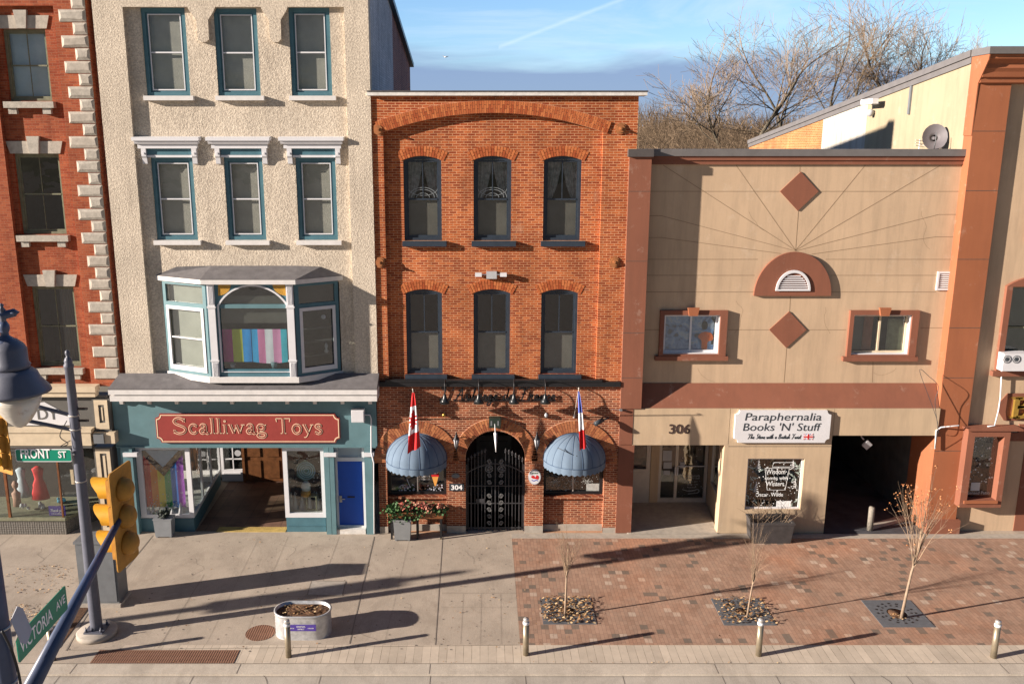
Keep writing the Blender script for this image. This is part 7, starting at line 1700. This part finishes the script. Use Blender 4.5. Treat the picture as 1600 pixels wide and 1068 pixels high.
# ---- traffic signal heads (modelled facing -X, backs towards +X)
def signal(name, lb, loc, rz, s=1.0, mast=None):
    T = thing(name, lb, 'traffic light', loc); T.rotation_euler.z = rz
    m = MB(); m.plate([rrect(-.33, .33, -.80, .80, .06)], -.01, .02); m.v = [(v[1], v[0], v[2]) for v in m.v]; part('backplate', m, yellowd, T, local=True)
    for k in range(3):
        z = .44 - .44 * k; h = MB(); h.box(-.14, -.011, -.18, .18, z - .205, z + .205)
        h.lathe([(.0, .30), (.09, .28), (.16, .2), (.185, .06), (.185, .012)], (0, 0, 0), 16)
        n0 = len(h.v) - 16 * 5
        for i in range(n0, len(h.v)): a, b_, c_ = h.v[i]; h.v[i] = (c_ * .62, a, z + b_)
        h.box(-.142, -.012, -.186, -.181, z - .19, z + .19); h.box(-.08, -.04, .181, .20, z - .13, z - .08); h.box(-.08, -.04, .181, .20, z + .08, z + .13)
        part('signal_housing', h, yellowd, T, local=True)
        vz = MB(); kk = 14; vs = []
        for i in range(kk + 1):
            a = -.75 + (pi + 1.5) * i / kk; 
            for xx, rr in ((-.14, .165), (-.46 - .0 + .16 * (1 - max(0, sin(a))), .172)): vs.append((xx, rr * cos(a), z + rr * sin(a)))
        vz.add(vs, [(2 * i, 2 * i + 1, 2 * i + 3, 2 * i + 2) for i in range(kk)], True); part('visor', vz, yellow, T, local=True)
        part('lens', MB().add([(-.142 - .03 * (1 - 0), 0, z)] + [(-.142, .15 * cos(2 * pi * i / 16), z + .15 * sin(2 * pi * i / 16)) for i in range(16)], [(0, 1 + i, 1 + (i + 1) % 16) for i in range(16)], True), [paint('lens_%d' % k, ((.20, .01, .01), (.22, .10, .01), (.01, .10, .05))[k], .3, .1, 5, 0) if 'lens_%d' % k not in MATS else MATS['lens_%d' % k]], T, local=True)
    return T
sh = (-5.48, -14.0, 6.80)
signal('traffic_signal', 'yellow three-lens traffic signal seen from behind at the tip of the diagonal mast arm', sh, R(-6))
lh = (PX(2, 690, Yp - .1), Yp - .1, PZ(690, Yp - .1))
signal('traffic_signal', 'yellow traffic signal cut off by the left edge, beside the lamp globe', lh, R(60))
# near pole with the mast arm, name blade and lamp
np_ = (-5.56, -17.45)
T = thing('signal_mast', 'slate-blue signal pole at the left edge with a long mast arm rising to the right', 'pole', (np_[0], np_[1], -.05))
part('pole_shaft', MB().lathe([(.15, 0), (.145, 3), (.13, 6), (.11, 9.4), (0, 9.5)], (0, 0, 0), 18), paint('mast_paint', (.065, .085, .145), .4, .25, 4, .05, dirt=((.16, .17, .22), 5, .62)), T, local=True)
b = MB(); b.tube([(np_[0] + .05, -17.3, 5.80), (np_[0] + .07, -14.02, 6.85)], [.112, .045], 12); part('mast_arm', b, MATS['mast_paint'], T)
b = MB(); b.tube([(np_[0], -17.45, 9.3), (np_[0] - .2, -17.2, PZ(516, -16.15) - .05), (np_[0] - .3, -16.6, PZ(513, -16.15)), (PX(27, 600, -16.15) - .60, -16.15, PZ(510, -16.15))], .05, 10); part('lamp_arm', b, MATS['mast_paint'], T)
for z in (5.72, 6.3, 7.0): part('strap', MB().lathe([(.142, z), (.142, z + .02)], (0, 0, 0), 16), silver, T, local=True)
part('control_cable', MB().tube(catmull([(np_[0] + .13, -17.6, 7.0), (np_[0] + .17, -17.5, 6.6), (np_[0] + .2, -17.5, 6.1), (np_[0] + .15, -17.6, 5.3)]), .016, 5), black, T)
# VICTORIA AVE blade, square to the shop fronts
sy0, sy1, sx, sz = -17.25, -15.98, -5.49, 6.36
T = thing('street_name_sign', 'green street name sign reading VICTORIA AVE seen at a slant on the mast pole', 'sign', (sx, (sy0 + sy1) / 2, sz))
m = MB(); m.plate([rrect(sy0, sy1, sz, sz + .34, .03)], 0, .01); m.v = [(sx + v[1] - .005, v[0], v[2]) for v in m.v]; part('blade', m, greens, T)
fl_ = lambda a, b_, c_: (sx - .006 - b_ * -1 * 0 + .012 + 0 * c_, a, c_)
m = MB().text('VICTORIA', sy0 + .06, sz + .09, .24, 0, .0, 'LEFT', bold=.003, fit=.80); m.text('AVE', sy1 - .30, sz + .13, .16, 0, .0, 'LEFT', bold=.002, fit=.25); m.v = [(sx + .008, v[0], v[2]) for v in m.v]; part('lettering', m, whitet, T)
T = thing('back_plate_sign', 'plain grey back of a small traffic sign before the green Victoria Ave blade', 'sign', (sx + .1, -17.0, 6.2))
def rp(px, py, t_): a, b_, c_ = _dir(px, py); return Vector((CAM[0] + a * t_, CAM[1] + b_ * t_, CAM[2] + c_ * t_))
pl_ = [rp(32, 1003, 10.3), rp(17, 969, 10.3), rp(27, 947, 10.5), rp(36, 950, 10.6), rp(50, 983, 10.6), rp(46, 996, 10.5), rp(41, 1006, 10.4)]
off = Vector((-.012, .012, 0)); n = len(pl_); m = MB(); m.add(pl_ + [p_ + off for p_ in pl_], [tuple(range(n)), tuple(range(2 * n - 1, n - 1, -1))] + [(i, (i + 1) % n, n + (i + 1) % n, n + i) for i in range(n)], False); part('plate', m, plateg, T)
part('strap', MB().tube([rp(20, 1010, 10.42), rp(33, 975, 10.50)], .012, 4), silver, T)
# teardrop lamp hung from its arm
lp_ = (np_[0] + .05, -16.15)
T = thing('street_lamp', 'slate-blue teardrop street lamp with a big ribbed globe at the left edge', 'street lamp', (lp_[0], lp_[1], 9.0))
def zt_(py): return PZ(py, lp_[1])
def rr2(px): return abs(PX(px, 600, lp_[1]) - PX(27, 600, lp_[1]))
xo = PX(27, 600, lp_[1]); z = zt_
part('lamp_finial', MB().lathe([(.03, z(512)), (.05, z(508)), (.035, z(500)), (.055, z(494)), (.03, z(488)), (.045, z(484)), (.02, z(480)), (.03, z(476)), (0, z(473))], (xo - .08, lp_[1], 0), 12), polem, T)
part('hanger', MB().lathe([(.16, z(538)), (.11, z(530)), (.05, z(524)), (.045, z(520)), (.065, z(514)), (.065, z(508)), (.04, z(502))], (xo - .08, lp_[1], 0), 14).tube([(xo - .60, lp_[1], z(510)), (xo + .07, lp_[1], z(488))], .05, 10).lathe([(0, -.05), (.06, 0), (0, .05)], (xo + .07, lp_[1], z(488)), 10), MATS['mast_paint'], T)
part('lamp_housing', MB().lathe([(.21, z(575)), (.225, z(570)), (.20, z(566)), (.20, z(545)), (.17, z(538)), (.1, z(530))], (xo - .05, lp_[1], 0), 24), polem, T)
part('reflector_skirt', MB().lathe([(.30, z(616)), (.41, z(612)), (.40, z(608)), (.30, z(592)), (.27, z(582)), (.21, z(576))], (xo - .03, lp_[1], 0), 28), polem, T)
gm_ = NT('globe_glass'); wv = gm_.new('ShaderNodeTexWave'); wv.bands_direction = 'Z'; wv.inputs['Scale'].default_value = 14; gm_.l.new(gm_.tc, wv.inputs['Vector']); gm_.bump(wv.outputs['Fac'], .25, .01)
gm_.b.inputs['Transmission Weight'].default_value = .35; globem = gm_.fin(gm_.mix(gm_.ramp(gm_.noise(7, 6, .7), [(.55, 0.0), (.72, 1.0)]), (.70, .66, .58), (.42, .36, .28)), .25, 0, .6)
part('globe', MB().lathe([(0, z(668)), (.06, z(665)), (.14, z(656)), (.21, z(643)), (.26, z(630)), (.28, z(617))], (xo - .02, lp_[1], 0), 28), globem, T)

# traffic control cabinet behind the corner pole
c0 = G(122, 950); c1 = G(190, 953); Hc = 1.85
T = thing('control_cabinet', 'grey traffic control cabinet behind the corner pole', 'cabinet', (G(150, 950)[0], G(150, 950)[1] + .3, 0))
xa_, ya_ = c0[0] + .05, c0[1]
W_ = 1.05; D_ = .62
part('case', MB().box(xa_, xa_ + W_, ya_ + .1, ya_ + .1 + D_, .10, Hc), greym, T); part('top', MB().box(xa_ - .03, xa_ + W_ + .03, ya_ + .07, ya_ + .13 + D_, Hc + .002, Hc + .07), greym, T)
part('door', MB().box(xa_ + .05, xa_ + W_ - .05, ya_ + .08, ya_ + .098, .16, Hc - .06), greym, T); part('cabinet_base', MB().box(xa_ - .05, xa_ + W_ + .05, ya_ + .03, ya_ + D_ + .17, 0, .098), conc, T)

# off-frame to the left across the side street: its shadow falls in the picture
T = signal('traffic_signal', 'yellow traffic signal across the side street to the left', (-21.6, -8.9, 5.0), R(17))
T = thing('signal_mast', 'slate-blue signal pole across the side street to the left', 'pole', (-21.3, -8.75, 0)); part('pole_shaft', MB().lathe([(.16, 0), (.12, 6.2), (0, 6.3)], (0, 0, 0), 14), polem, T, local=True)
# ================================================================ BEHIND THE ROOFS
def hill():
    m = MB(); nx, ny = 60, 12; random.seed(2); vs = []
    for j_ in range(ny + 1):
        for i in range(nx + 1):
            x = -70 + 200 * i / nx; y = 26 + 80 * j_ / ny
            vs.append((x, y, 9.4 + 3.2 * min(1, j_ / 5) + 1.0 * sin(x * .045 + 1) * min(1, j_ / 5) + random.uniform(-.3, .3) - 3 * (x < 5) * min(1, (5 - x) / 40) * min(1, j_ / 5)))
    m.add(vs, [(j_ * (nx + 1) + i, j_ * (nx + 1) + i + 1, (j_ + 1) * (nx + 1) + i + 1, (j_ + 1) * (nx + 1) + i) for j_ in range(ny) for i in range(nx)], True); return m
struct('hill', hill(), paint('leafy_hillside', (.11, .08, .052), .95, .45, 1.5, .5, 6))
random.seed(12)
m = MB()
for _ in range(9000):
    x = random.uniform(4, 36); y = random.choice((random.uniform(27, 44), random.uniform(40, 58))); zb = 9.8 + 3.0 * min(1, (y - 26) / 30)
    h = random.uniform(1.0, 2.6) * (1 + (y > 45) * .2) + (1.0 if 14 < x < 17 else 0); d = Vector((random.gauss(0, .35), random.gauss(0, .3), 1)) * h; p0 = Vector((x, y, zb - .4)); s_ = Vector((random.gauss(0, .25), 0, 0))
    a, b_, c_ = p0, p0 + d * .5 + s_, p0 + d; w_ = Vector((.022 * (1 + (y - 27) / 40), 0, 0))
    m.add([a - w_, a + w_, b_ + w_ * .7, b_ - w_ * .7, c_], [(0, 1, 2, 3), (3, 2, 4)], False)
    for _k in range(3):
        f = random.uniform(.3, .9); q = p0 + d * f + s_ * .6; e = q + Vector((random.gauss(0, .4), random.gauss(0, .2), random.uniform(.1, .6))) ; v = Vector((.010, 0, .010)); m.add([q - v, q + v, e], [(0, 1, 2)], False)
o = link('brush_thicket', m, brushm); o['kind'] = 'stuff'; o['label'] = 'dense dry brown brush on the hillside behind the roofs'; o['category'] = 'brush'
# bare trees: a trunk that forks low, limbs sweeping up, fans of fine twigs
def bare_tree(px, Y, zb, h, lb, seed, lean=0.0, nl=5, th_=.16):
    rng = random.Random(seed); x = (px - CX) / FPX * ((Y - CAM[1]) / cos(PITCH) * .975)
    T = thing('bare_tree', lb, 'tree', (x, Y, zb), 'bare trees on the hillside behind the shops'); tk, cr = MB(), MB()
    def grow(p, d, r, ln, lvl):
        seg = 4 if lvl < 4 else 2; pts = [p]; rad = [r]; q = p; dd = d.copy(); bend = rng.gauss(0, .10)
        for i in range(seg):
            dd = (dd + Vector((bend + rng.gauss(0, .06), rng.gauss(0, .08), .045))).normalized(); q = q + dd * ln / seg; pts.append(q); rad.append(max(.010, r * (1 - .40 * (i + 1) / seg)))
        (tk if lvl < 2 else cr).tube(pts, rad, 7 if lvl < 1 else (5 if lvl < 3 else 3), False)
        if lvl >= 5: return
        n = (nl if lvl == 0 else (3 if lvl < 2 else rng.choice((2, 3))))
        for i in range(n):
            f = (.25 + .75 * (i + rng.random()) / n); ix = min(seg - 1, int(f * seg)); p0 = pts[ix].lerp(pts[ix + 1], f * seg - ix)
            a = rng.uniform(0, 2 * pi); pe = dd.orthogonal().normalized(); pe = pe * cos(a) + dd.cross(pe) * sin(a); sp = rng.uniform(.38, .85)
            nd = (dd * cos(sp) + pe * sin(sp)); nd.y *= .6; nd.x *= 1.15
            grow(p0, nd.normalized(), max(.009, rad[ix + 1] * rng.uniform(.45, .7)), ln * rng.uniform(.55, .88), lvl + 1)
        if lvl < 4: grow(q, dd, rad[-1], ln * .8, lvl + 1)
    grow(Vector((0, 0, 0)), Vector((lean, 0, 1)).normalized(), th_, h * .31, 0)
    part('trunk', tk, barkg, T, local=True); part('crown', cr, btwig, T, local=True)
for a in ((1125, 34, 11.0, 8.6, 'widely forked bare tree left of the group, leaning over the brick house roof', 41, -.46, 5, .15),
          (1170, 36, 11.2, 11.4, 'upright bare tree with a thick straight trunk, second from the left', 23, .0, 4, .18),
          (1215, 38, 11.4, 11.0, 'tall bare tree with a slightly leaning trunk, third from the left', 35, .12, 4, .15),
          (1268, 40, 11.6, 12.0, 'bare tree behind the brick end of the sloping wall', 47, .25, 4, .15),
          (1318, 42, 12.0, 12.2, 'bare tree rising behind the white part of the sloping wall', 52, .0, 4, .16),
          (1385, 42, 12.4, 11.4, 'bare tree behind the middle of the sloping wall', 64, -.08, 5, .16),
          (1432, 44, 12.8, 11.0, 'broad bare tree behind the upper half of the sloping cap', 71, .10, 5, .17),
          (1490, 50, 14.0, 7.6, 'small distant bare tree at the right end of the group', 88, .2, 4, .11),
          (1060, 46, 12.0, 6.4, 'low bare tree just right of the brick house roof', 93, .1, 4, .10)): bare_tree(*a)
# a gull-sized bird far off over the roofs
b_ = rp(696, 89, 60); m = MB(); m.add([b_, b_ + Vector((-.22, .0, .10)), b_ + Vector((-.12, .1, .0))], [(0, 1, 2)]); m.add([b_, b_ + Vector((.24, .0, .06)), b_ + Vector((.1, .1, -.02))], [(0, 1, 2)]); m.tube([b_ + Vector((-.08, 0, -.02)), b_, b_ + Vector((.14, 0, .0))], [.01, .05, .01], 6)
single('bird', m, whitec, 'tiny white bird flying in the sky over the brick house', 'bird')
